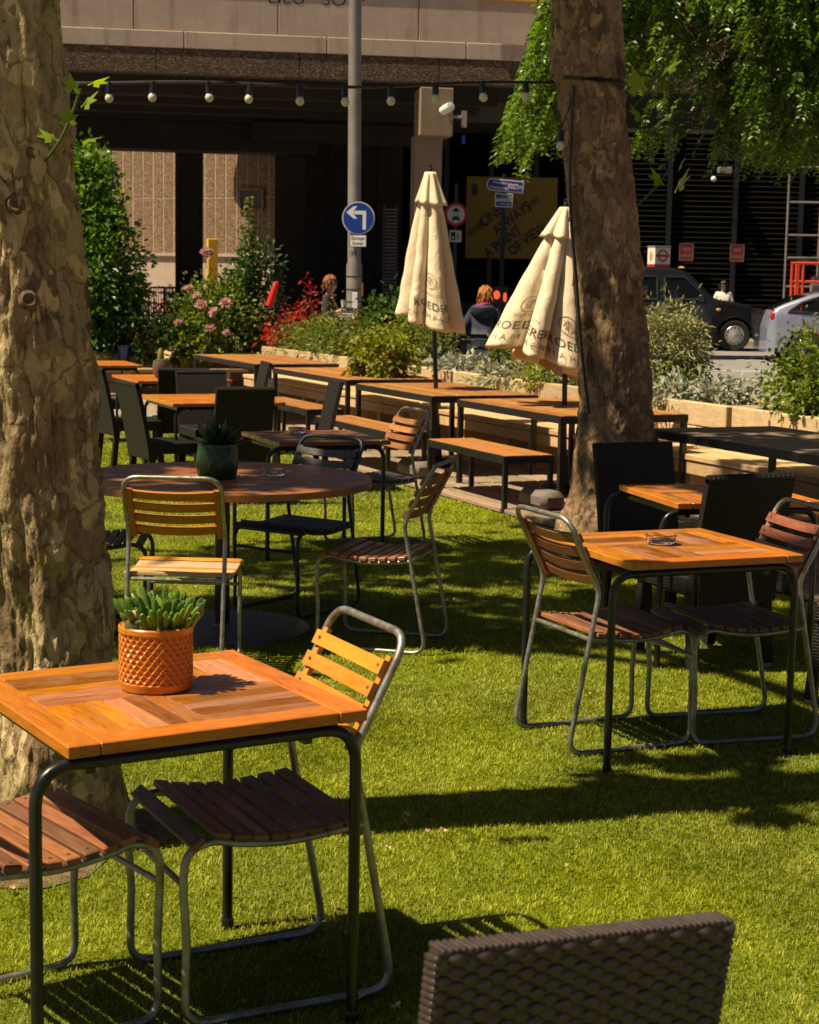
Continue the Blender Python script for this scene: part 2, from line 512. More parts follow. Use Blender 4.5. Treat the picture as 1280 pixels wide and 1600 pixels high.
def ground_sheet():
    b = MB(); ys = [-150, -20, 20, 38, 60, 300]
    vs = []; fs = []
    for y in ys: vs += [(-250, y, gz(y)), (250, y, gz(y))]
    for i in range(len(ys) - 1): fs.append((2 * i, 2 * i + 1, 2 * i + 3, 2 * i + 2))
    b.add(vs, fs)
    return tag(b.build('ground', PAVING), kind='structure')
ground_sheet()
def strip(name, x0, x1, y0, y1, dz, mat, n=10, kind='structure'):
    b = MB(); vs = []; fs = []
    for i in range(n + 1):
        y = y0 + (y1 - y0) * i / n
        vs += [(x0, y, gz(y) + dz), (x1, y, gz(y) + dz)]
    for i in range(n): fs.append((2 * i, 2 * i + 1, 2 * i + 3, 2 * i + 2))
    b.add(vs, fs)
    return tag(b.build(name, mat), kind=kind)
strip('road', -120, 160, 26.5, 41.0, 0.006, ASPHALT, 16)
for i, (x, y, L, w) in enumerate(((5.4, 31.2, 2.2, 0.12), (8.6, 30.6, 2.2, 0.12), (5.2, 29.0, 60, 0.1), (6.4, 34.5, 3.2, 0.12))):
    b = MB(); b.add([(x, y, gz(y) + 0.011), (x + L, y, gz(y) + 0.011), (x + L, y + w, gz(y + w) + 0.011), (x, y + w, gz(y + w) + 0.011)], [(0, 1, 2, 3)])
    tag(b.build('road_marking', WHITEPAINT), kind='structure')
b = MB()
for k in range(40): b.box((-80 + k * 5.0, 41.2, gz(41.1) + 0.06), (4.985, 0.3, 0.13))
tag(b.build('kerb', CONC), kind='structure')
b = MB(); b.box((0, 46.6, gz(42) + 0.055), (240, 10.4, 0.11))
tag(b.build('far_pavement', PAVING), kind='structure')

def lawn():
    a = row(-12, -0.36); c = row(13, -0.36)
    poly = [(-9, 0.2), (9, 0.2), (9, c.y), (c.x, c.y), (a.x, a.y), (-9, a.y)]
    b = MB(); b.prism(poly, -0.019, 0.0)
    tag(b.build('lawn', TURFBASE), kind='structure')
lawn()
def grass():
    zones = [((-2.9, 3.3), (1.8, 7.2), 19000, 0.0115, 0.0028, True), ((-3.8, 3.6), (7.2, 12.2), 6500, 0.014, 0.0055, False), ((-5.0, 2.0), (12.2, 19), 2200, 0.02, 0.009, False)]
    VV = []; FF = []; AA = []; base = 0
    for (x0, x1), (y0, y1), dens, h, w, fine in zones:
        n = int((x1 - x0) * (y1 - y0) * dens)
        x = RNG.uniform(x0, x1, n); y = RNG.uniform(y0, y1, n)
        side = (x - RO.x) * RN.x + (y - RO.y) * RN.y
        out = np.abs(x) > 0.25 * y + 0.2
        ok = (side < -0.37) & (np.abs(x) < 0.25 * y + 1.8) & (~out | (RNG.random(n) < 0.4)) & ((y > 2.5) | (RNG.random(n) < 0.5))
        tr = ((x + 1.06) ** 2 + (y - 5.08) ** 2 > (0.27 + 0.07 * np.sin(3 * np.arctan2(y - 5.08, x + 1.06)) + 0.05 * RNG.normal(0, 1, n)) ** 2) & ((x - 1.36) ** 2 + (y - 11.6) ** 2 > 0.3 ** 2)
        ok &= tr
        x = x[ok]; y = y[ok]; n = len(x); w = np.where(out[ok], w * 1.7, w)
        az = RNG.uniform(0, 2 * np.pi, n)
        clump = vnoise(x * 22 + 9, y * 22, np.zeros(n)) * 2 * np.pi * 2
        az = np.where(RNG.random(n) < 0.6, clump + RNG.normal(0, 0.5, n), az)
        hh = h * RNG.uniform(0.55, 1.25, n); lean = RNG.uniform(0.35, 1.3, n) * hh
        ca, sa = np.cos(az), np.sin(az)
        px, py = -sa * w / 2, ca * w / 2
        z0 = np.zeros(n)
        A = np.stack([x - px, y - py, z0], 1); B = np.stack([x + px, y + py, z0], 1)
        tip = np.stack([x + ca * lean, y + sa * lean, hh], 1)
        rnd = np.clip(RNG.normal(0.45, 0.22, n) + (vnoise(x * 5, y * 5, z0) - 0.5) * 0.5, 0, 1)
        if fine:
            mx = x + ca * lean * 0.35; my = y + sa * lean * 0.35; mz = hh * 0.72
            C = np.stack([mx + px * 0.8, my + py * 0.8, mz], 1); D = np.stack([mx - px * 0.8, my - py * 0.8, mz], 1)
            V = np.stack([A, B, C, D, tip], 1).reshape(-1, 3)
            i = base + 5 * np.arange(n)[:, None]
            F = np.concatenate([i + np.array([[0, 1, 2]]), i + np.array([[0, 2, 3]]), i + np.array([[3, 2, 4]])], 0)
            a = np.concatenate([rnd, rnd, rnd]); base += 5 * n
        else:
            V = np.stack([A, B, tip], 1).reshape(-1, 3)
            F = base + 3 * np.arange(n)[:, None] + np.array([[0, 1, 2]]); a = rnd; base += 3 * n
        VV.append(V); FF.append(F); AA.append(a)
    me = np_mesh('grass', np.concatenate(VV), np.concatenate(FF), TURF, np.concatenate(AA))
    tag(link('grass', me), 'short bright artificial grass covering the seating lawn', 'grass', kind='stuff')
grass()

# timber deck under the long tables
def deck():
    t = empty('timber_deck', row(0, 0.6, 0), 0, 'low deck of grey timber boards under the long steel-framed tables', 'deck')
    t.rotation_euler = (0, 0, ROWZ)
    k = 0; n = -0.27
    while n < 1.55:
        s = -10.0 - 1.2 * (k % 2)
        while s < 8:
            L = 2.38
            piece('board', (L, 0.118, 0.03), DECKWOOD, t, (s + L / 2, n - 0.6, 0.012 + 0.004 * random.random()), (0, 0, random.uniform(-0.003, 0.003)), 0.004)
            s += 2.4
        n += 0.142; k += 1
deck()

# raised planters of stacked sleepers
def planter(p0, p1, height, courses, depth, label, mat, group='raised sleeper planters', off=0.0):
    p0 = Vector(p0); p1 = Vector(p1); d = p1 - p0; L = d.length; a = math.atan2(d.y, d.x)
    t = empty('raised_planter', (p0.x, p0.y, 0), a, label, 'planter', group)
    ch = height / courses; th = 0.09
    for c in range(courses):
        x = 0.0; q = off + (0.6 if c % 2 else 0)
        first = True
        while x < L - 0.02:
            ln = min((1.5 + 0.9 * random.random()) if not first else 0.9 + q, L - x)
            if L - x - ln < 0.3: ln = L - x
            piece('sleeper', (round(ln, 2) - 0.006, th, ch - 0.006), mat, t, (x + ln / 2, 0.005 * random.uniform(-1, 1) + th / 2, (c + 0.5) * ch), (0, 0, 0), 0.007)
            x += ln; first = False
        piece('sleeper', (round(L, 2) - 0.006, th, ch - 0.006), mat, t, (L / 2, depth - th / 2, (c + 0.5) * ch), (0, 0, 0), 0.007)
        for xx in (0.045, L - 0.045):
            piece('sleeper', (depth - 2 * th - 0.01, th, ch - 0.006), mat, t, (xx, depth / 2, (c + 0.5) * ch), (0, 0, math.pi / 2), 0.007)
    b = MB(); n = 40; vs = []; fs = []
    for i in range(n + 1):
        for j in range(5):
            vs.append((0.1 + (L - 0.2) * i / n, th + 0.01 + (depth - 2 * th - 0.02) * j / 4, height - 0.07 + 0.05 * random.random()))
    for i in range(n):
        for j in range(4): fs.append((i * 5 + j, (i + 1) * 5 + j, (i + 1) * 5 + j + 1, i * 5 + j + 1))
    b.add(vs, fs); b.build('soil', SOIL, t)
    return t
PH = 0.76
planter(row(-9.4, 1.64).xy, row(-3.2, 1.64).xy, PH, 4, 0.85, 'pale sleeper planter at the far corner, below the red-leaved plants', SLEEPER)
planter(row(-3.15, 1.64).xy, row(1.95, 1.64).xy, PH, 4, 0.85, 'pale sleeper planter running behind the two closed parasols', SLEEPER)
planter(row(2.0, 1.66).xy, row(7.6, 1.66).xy, PH, 4, 0.85, 'pale sleeper planter at the right edge, behind the dark long table', SLEEPER)
planter((-7.2, 23.1), (-2.05, 25.25), 0.62, 3, 0.8, 'brown board planter at the back left, below the rose bush', SLEEPER_BROWN)
# fixed timber seats in front of the planters
def fixed_bench(s0, s1, label):
    t = empty('fixed_timber_bench', row(s0, 1.1, 0), ROWZ, label, 'bench', 'timber seats fixed in front of the planters')
    L = s1 - s0; x = 0.0
    while x < L - 0.3:
        ln = min(2.4, L - x)
        for k in range(4):
            piece('seat_plank', (round(ln, 2) - 0.006, 0.112, 0.045), SEATWOOD, t, (x + ln / 2, 0.07 + k * 0.122, 0.40), (0, 0, 0), 0.006)
        piece('fascia_plank', (round(ln, 2) - 0.006, 0.035, 0.10), SEATWOOD, t, (x + ln / 2, 0.045, 0.322), (0, 0, 0), 0.006)
        for q in (0.25, ln / 2, ln - 0.25):
            piece('support', (0.09, 0.36, 0.26), SEATWOOD, t, (x + q, 0.26, 0.14), (0, 0, 0), 0.006)
        x += ln
fixed_bench(-8.6, -3.3, 'pale timber seat along the far corner planter')
fixed_bench(-3.1, 1.6, 'pale timber seat along the planter behind the closed parasols')
fixed_bench(1.9, 7.4, 'pale timber seat behind the dark long table at the right edge')
t = empty('fixed_timber_bench', (-6.9, 22.55, 0), math.atan2(2.15, 5.15), 'brown timber seat below the back left planter', 'bench', 'timber seats fixed in front of the planters')
for k in range(3):
    piece('seat_plank', (5.0, 0.13, 0.045), SLEEPER_BROWN, t, (2.5, 0.07 + k * 0.138, 0.40), (0, 0, 0), 0.006)
for q in (0.3, 1.7, 3.3, 4.7): piece('support', (0.09, 0.36, 0.37), SLEEPER_BROWN, t, (q, 0.22, 0.19), (0, 0, 0), 0.006)
# ------------------------------------------------------------------ text helper
_FONTCACHE = {}
def text_mesh(txt, size, mat, bold=0.0, spacing=1.0, align='CENTER', sub=0, xs=1.0):
    cu = bpy.data.curves.new('lettering', 'FONT')
    cu.body = txt; cu.size = size; cu.align_x = align; cu.align_y = 'CENTER'; cu.offset = bold * size
    cu.space_character = spacing; cu.resolution_u = 3; cu.space_line = 0.85
    o = bpy.data.objects.new('lettering_tmp', cu); COL.objects.link(o)
    bpy.context.view_layer.update()
    dg = bpy.context.evaluated_depsgraph_get()
    me = bpy.data.meshes.new_from_object(o.evaluated_get(dg))
    bpy.data.objects.remove(o); bpy.data.curves.remove(cu)
    bm = bmesh.new(); bm.from_mesh(me)
    bmesh.ops.remove_doubles(bm, verts=bm.verts[:], dist=size * 1e-4)
    if sub:
        bmesh.ops.triangulate(bm, faces=bm.faces[:])
        for k in range(sub):
            es = [e for e in bm.edges if e.calc_length() > size * 0.12]
            if not es: break
            bmesh.ops.subdivide_edges(bm, edges=es, cuts=1)
            bmesh.ops.triangulate(bm, faces=bm.faces[:])
    for v in bm.verts: v.co.x *= xs
    bm.to_mesh(me); bm.free()
    me.materials.clear(); me.materials.append(mat)
    return me
def sign_text(parent, txt, size, mat, x, y, z, bold=0.0, rotz=0.0, name='lettering', xs=1.0, spacing=1.0, tilt=0.0):
    """upright text facing -Y in the parent's frame; tilt turns it in its own plane"""
    me = text_mesh(txt, size, mat, bold, spacing, xs=xs)
    o = link(name, me, parent, (x, y, z))
    o.rotation_euler = (Matrix.Rotation(rotz, 4, 'Z') @ Matrix.Rotation(math.pi / 2, 4, 'X') @ Matrix.Rotation(tilt, 4, 'Z')).to_euler()
    return o
INK = plain('black_ink', (0.008, 0.008, 0.008), 0.5, 0, 0.2, 10)
SIGNBLUE = plain('sign_blue', (0.006, 0.045, 0.30), 0.35, 0, 0.06, 4)
SIGNRED = plain('sign_red', (0.50, 0.010, 0.012), 0.4, 0, 0.06, 4)
SIGNWHITE = plain('sign_white', (0.74, 0.72, 0.68), 0.45, 0, 0.05, 4)
POSTERYEL = plain('poster_yellow', (0.22, 0.14, 0.006), 0.6, 0, 0.08, 2)
YELLOW = plain('yellow_paint', (0.68, 0.36, 0.012), 0.5, 0, 0.1, 3)
STEELPOST = plain('grey_post_paint', (0.21, 0.185, 0.17), 0.5, 0.2, 0.15, 3)
GREENSHEET = plain('green_hoarding', (0.05, 0.10, 0.045), 0.6, 0, 0.2, 2)

# ------------------------------------------------------------------ bridge
BA = math.atan2(1.3, 8.02)
def bridge():
    t = empty('road_bridge', (-6.5, 32.0, 0), BA, 'weathered concrete road bridge with dark aggregate band crossing the top of the view', 'bridge')
    x0, x1 = -22.0, 46.0; W = 2.6
    k = 0; x = x0
    while x < x1:
        piece('parapet_panel', (W - 0.012, 0.30, 0.86), CONC, t, (x + W / 2, 0.19, 6.52), (0, 0, 0), 0.012)
        piece('edge_panel', (W - 0.012, 0.30, 0.30), CONC, t, (x + W / 2 + 0.9, 0.165, 5.935), (0, 0, 0), 0.012)
        piece('aggregate_panel', (W - 0.012, 0.34, 0.45), CONC_AGG, t, (x + W / 2 + 0.4, 0.20, 5.555), (0, 0, 0), 0.008)
        x += W; k += 1
    MB().box(((x0 + x1) / 2, 0.22, 6.99), (x1 - x0, 0.42, 0.06)).build('coping', CONC, t)
    MB().box((-9.4, 6.3, 5.7), (25.2, 11.6, 0.5)).box((5.8, 8.4, 5.7), (5.2, 15.8, 0.5)).box((27.2, 0.95, 5.7), (37.6, 0.9, 0.5)).box((10.4, 12.6, 5.7), (4.0, 6.9, 0.48)).build('deck_and_shade_slab', CONC_DARK, t)  # last slab added unseen to shade the poster; right strip narrowed for sun
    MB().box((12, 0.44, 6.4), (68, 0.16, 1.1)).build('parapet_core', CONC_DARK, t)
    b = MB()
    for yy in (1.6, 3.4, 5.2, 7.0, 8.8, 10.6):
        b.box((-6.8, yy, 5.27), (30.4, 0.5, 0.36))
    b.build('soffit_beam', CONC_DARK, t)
    # crosshead beams
    b = MB(); b.box((-9, 7.6, 4.78), (29, 0.9, 0.62)); b.build('crosshead', CONC_DARK, t)
    b = MB(); b.box((6.2, 7.0, 4.9), (4.4, 0.8, 0.4)); b.build('crosshead', CONC_DARK, t)
    for txt, x in (('LIEU', 4.15), ('SOLF', 5.2)):
        o = sign_text(t, txt, 0.36, INK, x, 0.036, 6.75, -0.012, name='graffiti', xs=1.0)
    return t
bridge()
def concrete_box(name, x0, x1, y0, y1, z0, z1, mat, label, cat, group=None):
    t = empty(name, ((x0 + x1) / 2, (y0 + y1) / 2, z0), 0, label, cat, group)
    return t
def pier(x0, x1, y, dep, z1, label, mat=CONC_DARK):
    t = empty('bridge_pier', ((x0 + x1) / 2, y, 0.2), 0, label, 'column', 'piers under the bridge')
    w = x1 - x0; h = z1 - 0.2
    MB().box((0, 0, h / 2), (w, dep, h)).build('shaft', mat, t, bevel=0.03)
    MB().box((0, 0, 0.15), (w + 0.12, dep + 0.12, 0.3)).build('plinth', mat, t, bevel=0.02)
    return t
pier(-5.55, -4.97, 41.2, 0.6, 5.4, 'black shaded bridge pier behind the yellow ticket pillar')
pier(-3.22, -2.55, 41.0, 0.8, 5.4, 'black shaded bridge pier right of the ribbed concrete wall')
t = empty('bridge_pier', (0.24, 33.35, 0.2), BA, 'sunlit concrete pier with square corbel, above the left parasol', 'column', 'piers under the bridge')
MB().box((0.0, 0.25, 2.1), (0.52, 0.5, 4.2)).build('shaft', CONC_BOARD, t, bevel=0.02)
MB().box((0.08, 0.02, 4.60), (0.62, 0.72, 0.88)).build('corbel', CONC_BOARD, t, bevel=0.015)

# ------------------------------------------------------------------ ribbed wall behind the bridge
def ribbed_wall():
    t = empty('ribbed_concrete_wall', (-9.3, 51.0, 0.25), R(-26), 'sunlit ribbed precast concrete wall seen beneath the bridge', 'wall')
    MB().box((3.4, 0.260, 3.6), (7.6, 0.5, 7.2)).build('backing', CONC, t)
    for r, (z0, z1) in enumerate(((2.1, 3.62), (3.64, 7.2))):
        x = 0.02
        while x < 6.6:
            if not (r == 1 and False):
                piece('panel', (0.318, 0.06, round(z1 - z0, 3)), CONC_RIB, t, (x + 0.17, 0.03, (z0 + z1) / 2), (0, 0, 0), 0.012)
            x += 0.345
    MB().box((3.4, 0.06, 2.05), (6.8, 0.26, 0.09)).build('ledge', CONC, t)
    v = MB()
    v.box((5.36, -0.02, 3.30), (0.80, 0.10, 0.07)).box((5.36, -0.02, 3.84), (0.80, 0.10, 0.07))
    v.box((4.99, -0.02, 3.57), (0.07, 0.10, 0.47)).box((5.73, -0.02, 3.57), (0.07, 0.10, 0.47))
    vf = v.build('vent_frame', CONC_RIB, t)
    for k in range(9):
        o = piece('vent_slat', (0.66, 0.07, 0.012), STEELPOST, vf, (5.36, -0.02, 3.36 + k * 0.053), (R(38), 0, 0), 0)
    MB().box((5.36, 0.02, 3.57), (0.66, 0.02, 0.47)).build('vent_back', BLACKPAINT, t)
    x = 0.2
    while x < 6.7:
        piece('base_panel', (1.22, 0.2, 1.95), CONC_BOARD if x > 4.4 else GREENSHEET, t, (x + 0.62, 0.18, 1.0), (0, 0, 0), 0.01)
        x += 1.24
    MB().box((2.3, 0.04, 1.78), (0.55, 0.03, 0.46)).build('white_board', WHITEPAINT, t, bevel=0.004)
ribbed_wall()
t = empty('far_concrete_block', (-12.0, 57.0, 0.3), 0, 'sunlit concrete balcony block glimpsed under the far left of the bridge', 'building')
MB().box((0.5, 1, 3.2), (9, 2, 6.4)).build('wall', CONC_RIB, t)
MB().box((0.5, -0.3, 5.2), (9, 0.6, 0.5)).build('balcony_front', CONC, t)
b = MB(); b.bar((-3.9, -0.5, 5.75), (4.9, -0.5, 5.75), 0.06, 0.06)
for k in range(12): b.bar((-3.8 + k * 0.78, -0.5, 5.45), (-3.8 + k * 0.78, -0.5, 5.75), 0.05, 0.05)
b.build('railing', BLACKSTEEL, t)
# shaded side wall between the piers and the louvres
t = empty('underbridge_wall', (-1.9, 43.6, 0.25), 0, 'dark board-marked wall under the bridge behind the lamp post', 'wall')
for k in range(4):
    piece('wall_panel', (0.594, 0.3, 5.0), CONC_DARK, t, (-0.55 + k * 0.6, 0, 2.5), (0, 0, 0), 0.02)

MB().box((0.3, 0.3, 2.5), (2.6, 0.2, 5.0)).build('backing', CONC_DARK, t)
# ------------------------------------------------------------------ louvred building
def louvred_building():
    t = empty('louvred_building', (-1.0, 45.6, 0.25), R(0), 'dark louvred building filling the right background under the bridge', 'building')
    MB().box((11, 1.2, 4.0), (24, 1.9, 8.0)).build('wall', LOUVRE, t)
    x = 0.3; k = 0
    widths = [1.5, 1.15, 1.15, 1.15, 2.3, 1.7, 1.7, 1.3, 1.3, 0.8, 1.3, 2.2, 2.2]
    for w in widths:
        b = MB(); n = 34
        for i in range(n):
            z = 1.0 + i * 0.132
            m = Matrix.Rotation(R(40), 3, 'X')
            b.box((x + w / 2, 0.12, z), (w - 0.14, 0.17, 0.018), m=m)
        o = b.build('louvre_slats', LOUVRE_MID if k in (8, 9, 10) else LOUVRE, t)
        o['kind'] = 'stuff'
        MB().box((x, 0.09, 3.0), (0.12, 0.28, 5.6)).build('mullion', BLACKPAINT, t)
        x += w; k += 1
    MB().box((9, 0.12, 0.45), (18, 0.2, 0.9)).build('base_wall', BLACKPAINT, t)
    return t
louvred_building()
# poster
t = empty('yellow_poster', (2.47, 45.25, 2.32), 0, 'large yellow poster with slanted black slogan on the louvred wall', 'poster')
MB().box((0, 0, 1.0), (2.32, 0.05, 2.06)).build('panel', POSTERYEL, t)
tl = R(38)
for txt, sz, x, z in (('WHERE', 0.20, -0.88, 0.72), ('CINEMA', 0.37, -0.36, 1.15), ('ALWAYS', 0.37, 0.02, 0.98), ('HAS', 0.20, 0.56, 1.41), ('A POINT', 0.36, -0.20, 0.39), ('OF VIEW', 0.36, 0.42, 0.46)):
    sign_text(t, txt, sz, INK, x, -0.032, z, 0.028, tilt=tl, xs=0.78)
MB().prism([(-0.07, -0.16), (0.02, -0.18), (0.08, -0.06), (0.05, 0.12), (-0.04, 0.16), (-0.09, 0.02)], 0, 0.004, Matrix.Translation((-0.95, -0.03, 1.72)) @ Matrix.Rotation(math.pi / 2, 4, 'X')).build('emblem', INK, t)
NOTICERED = plain('dark_notice_red', (0.13, 0.010, 0.010), 0.6, 0, 0.15, 4)  # darker than the red of the road signs
NOTICEWHITE = plain('grey_notice_white', (0.22, 0.16, 0.15), 0.6, 0, 0.1, 4)  # greyer than the white of the road signs
# red notices
for i, (x, lab) in enumerate(((8.33, 'red notice plate with white lettering on the louvres above the standing taxi'), (7.02, 'dim red notice plate on the louvres directly above the taxi windscreen'))):
    t = empty('notice_plate', (x, 45.50, 2.32), 0, lab, 'sign', 'red notices on the louvred wall')
    MB().box((0, 0, 0.22), (0.36, 0.02, 0.44)).build('plate', NOTICERED, t)
    MB().box((0, -0.004, 0.22), (0.335, 0.02, 0.415)).box((0, 0, 0), (0, 0, 0)).build('face', NOTICERED, t)
    sign_text(t, 'NO', 0.11, NOTICEWHITE, 0, -0.016, 0.29, 0.01)
    sign_text(t, 'PARKING', 0.075, NOTICEWHITE, 0, -0.016, 0.13, 0.01)
    b = MB()
    for z in (0.008, 0.432): b.box((0, -0.012, z), (0.36, 0.02, 0.012))
    for xx in (-0.174, 0.174): b.box((xx, -0.012, 0.22), (0.012, 0.02, 0.40))
    b.build('border', NOTICEWHITE, t)
# flood lamp and bracket high on the louvres
t = empty('wall_floodlight', (7.9, 45.45, 4.62), 0, 'small pale floodlight box high on the louvred wall right of the tree', 'floodlight')
MB().box((0, -0.1, 0), (0.36, 0.2, 0.16)).build('housing', STEELPOST, t, bevel=0.02)
MB().ball((-0.28, -0.12, -0.22), 0.07).build('dome', WHITEPAINT, t, smooth=True)
# yellow pillar
t = empty('yellow_pillar', (-3.60, 31.4, gz(31.4)), R(18), 'tall square yellow ticket pillar behind the rose bush', 'pillar')
MB().box((0, 0, 1.09), (0.18, 0.17, 2.18)).build('casing', YELLOW, t, bevel=0.01)
MB().box((0, -0.086, 1.22), (0.15, 0.006, 0.012)).build('joint', INK, t)
MB().ball((0.0, -0.085, 1.05), (0.04, 0.012, 0.06)).build('dial', WHITEPAINT, t)
sign_text(t, 'P', 0.10, INK, -0.02, -0.087, 1.92)
# pedestrian barriers
def barrier(x, y, rz, label):
    t = empty('crowd_barrier', (x, y, gz(y)), rz, label, 'barrier', 'steel crowd barriers by the concrete wall')
    b = MB(); b.tube(fillet([(-0.55, 0, 0.05), (-0.55, 0, 1.1), (0.55, 0, 1.1), (0.55, 0, 0.05)], 0.12), 0.024, 8); b.bar((-0.53, 0, 0.3), (0.53, 0, 0.3), 0.03, 0.03)
    b.build('frame', DARKTUBE, t, smooth=True)
    b = MB()
    for k in range(9): b.tube([(-0.44 + k * 0.11, 0, 0.3), (-0.44 + k * 0.11, 0, 1.09)], 0.010, 5)
    b.build('bars', DARKTUBE, t)
    for q in (-0.42, 0.42): MB().box((q, 0, 0.03), (0.05, 0.5, 0.04)).build('foot', DARKTUBE, t)
barrier(-6.35, 44.2, R(65), 'crowd barrier below the white board, leftmost of the row')
barrier(-5.9, 44.0, R(60), 'crowd barrier second from the white board')
barrier(-4.35, 43.5, R(20), 'crowd barrier half hidden beside the yellow pillar')
barrier(-3.75, 42.8, R(62), 'crowd barrier leaning near the dark pier right of the hollyhock')

# ------------------------------------------------------------------ lamp post and signs
def disc(mb, r, y, th=0.01, n=40, c=(0, 0), rin=0.0):
    vs = []; fs = []
    for k in range(n):
        a = 2 * math.pi * k / n
        vs.append((c[0] + r * math.cos(a), y, c[1] + r * math.sin(a)))
    for k in range(n):
        a = 2 * math.pi * k / n
        if rin: vs.append((c[0] + rin * math.cos(a), y, c[1] + rin * math.sin(a)))
        else: vs.append((c[0] + r * math.cos(a), y + th, c[1] + r * math.sin(a)))
    if rin:
        for k in range(n): fs.append((k, (k + 1) % n, n + (k + 1) % n, n + k))
    else:
        fs.append(tuple(range(n))); fs.append(tuple(range(2 * n - 1, n - 1, -1)))
        for k in range(n): fs.append((k, n + k, n + (k + 1) % n, (k + 1) % n))
    mb.add(vs, fs); return mb
def flat(mb, pts, y):
    n = len(pts); mb.add([(x, y, z) for x, z in pts], [tuple(range(n))]); return mb

t = empty('lamp_post', (-1.05, 31.5, gz(31.5)), 0, 'tall grey steel lamp post standing behind the far planter', 'lamp post')
t.rotation_euler = (0, R(-0.6), 0)
b = MB(); b.lathe([(0.14, 0), (0.14, 1.75), (0.118, 1.82), (0.114, 6.0), (0.10, 9.0), (0.0, 9.0)], 20)
b.build('shaft', STEELPOST, t, smooth=True)
MB().lathe([(0.17, 0), (0.17, 0.25), (0.145, 0.3), (0.145, 0.02)], 20).build('base_collar', STEELPOST, t, smooth=True)
for z in (1.1, 1.32, 1.55): MB().lathe([(0.146, z), (0.149, z + 0.01), (0.146, z + 0.02)], 20).build('strap', DARKTUBE, t)
MB().box((0.14, -0.03, 1.33), (0.045, 0.06, 0.24)).build('yellow_tag', YELLOW, t)
MB().box((0.02, -0.136, 0.85), (0.09, 0.02, 0.85)).build('door', WHITEPAINT, t, bevel=0.006)
MB().tube([(0, 0, 9.0), (0.2, -0.6, 9.15), (0.3, -1.4, 9.2)], 0.05, 8).build('arm', STEELPOST, t)
b = MB(); b.add([(p[0], p[1], p[2]) for p in [(-0.06, -0.121, 2.02), (-0.045, -0.121, 2.03), (0.0, -0.121, 2.06), (0.0, -0.121, 2.045)]], [(0, 1, 2, 3)])
o = sign_text(t, 'JFr', 0.13, INK, -0.01, -0.1215, 1.97, -0.004, tilt=R(8), name='graffiti')
# blue arrow sign
t = empty('turn_left_sign', (-1.0, 31.35, 2.77), 0, 'round blue sign with white left-turn arrow on the lamp post', 'sign')
b = MB(); disc(b, 0.288, 0.0, 0.012, 48); b.build('rim', SIGNWHITE, t)
b = MB(); disc(b, 0.272, -0.004, 0.003, 48); b.build('face', SIGNBLUE, t)
b = MB()
flat(b, [(0.075, -0.2), (0.135, -0.2), (0.135, 0.13), (-0.07, 0.13), (-0.07, 0.065), (0.075, 0.065)], -0.0062)
flat(b, [(-0.215, 0.10), (-0.085, 0.205), (-0.02, 0.205), (-0.085, 0.13), (-0.07, 0.0975), (-0.085, 0.065), (-0.02, -0.01), (-0.085, -0.01)], -0.0064)
b.build('arrow', SIGNWHITE, t)
MB().tube([(0.0, 0.012, -0.0), (0.0, 0.1, 0.0)], 0.02, 8).build('bracket', DARKTUBE, t)
t = empty('plate_sign', (-1.0, 31.34, 2.37), R(-4), 'small white plate reading Except buses under the round blue sign', 'sign')
MB().box((0, 0, 0), (0.30, 0.012, 0.215)).build('edge', INK, t, bevel=0.004)
MB().box((0, -0.006, 0), (0.278, 0.008, 0.193)).build('face', SIGNWHITE, t)
sign_text(t, 'Except', 0.088, INK, 0, -0.0115, 0.045, 0.012)
sign_text(t, 'buses', 0.088, INK, 0, -0.0115, -0.042, 0.012)
MB().box((0, 0.06, 0), (0.05, 0.11, 0.05)).build('bracket', DARKTUBE, t)
# no motor vehicles sign
t = empty('sign_pole', (0.98, 42.25, gz(42)), 0, 'dark slim pole carrying the round red-rimmed sign', 'pole')
MB().lathe([(0.045, 0), (0.045, 3.7), (0, 3.72)], 12).build('shaft', BLACKPAINT, t, smooth=True)
MB().lathe([(0.09, 0), (0.09, 0.5), (0.05, 0.56), (0.05, 0.1)], 12).build('sleeve', BLACKPAINT, t, smooth=True)
t = empty('no_vehicles_sign', (0.98, 42.17, 3.27), 0, 'round white sign with red rim, motorcycle and car symbols', 'sign')
b = MB(); disc(b, 0.275, 0.0, 0.012, 44); b.build('rim', SIGNRED, t)
b = MB(); disc(b, 0.208, -0.004, 0.003, 44); b.build('face', SIGNWHITE, t)
b = MB()
flat(b, [(-0.10, -0.16), (-0.10, -0.07), (-0.07, -0.06), (-0.055, 0.005), (0.055, 0.005), (0.07, -0.06), (0.10, -0.07), (0.10, -0.16), (0.065, -0.16), (0.065, -0.135), (-0.065, -0.135), (-0.065, -0.16)], -0.006)
b.build('car_symbol', INK, t)
b = MB(); flat(b, [(-0.048, -0.045), (-0.038, -0.01), (0.038, -0.01), (0.048, -0.045)], -0.0075)
flat(b, [(-0.085, -0.105), (-0.085, -0.085), (-0.055, -0.085), (-0.055, -0.105)], -0.0075); flat(b, [(0.055, -0.105), (0.055, -0.085), (0.085, -0.085), (0.085, -0.105)], -0.0075)
b.build('car_glass_symbol', SIGNWHITE, t)
b = MB()
flat(b, [(-0.03, 0.15), (0.0, 0.175), (0.03, 0.15), (0.055, 0.11), (0.1, 0.10), (0.11, 0.06), (0.08, 0.035), (0.05, 0.06), (-0.05, 0.06), (-0.08, 0.035), (-0.11, 0.06), (-0.1, 0.10), (-0.055, 0.11)], -0.006)
b.build('motorcycle_symbol', INK, t)
b = MB(); disc(b, 0.02, -0.0075, 0.001, 14, (-0.085, 0.07)); disc(b, 0.02, -0.0075, 0.001, 14, (0.085, 0.07)); b.build('wheel_symbol', SIGNWHITE, t)
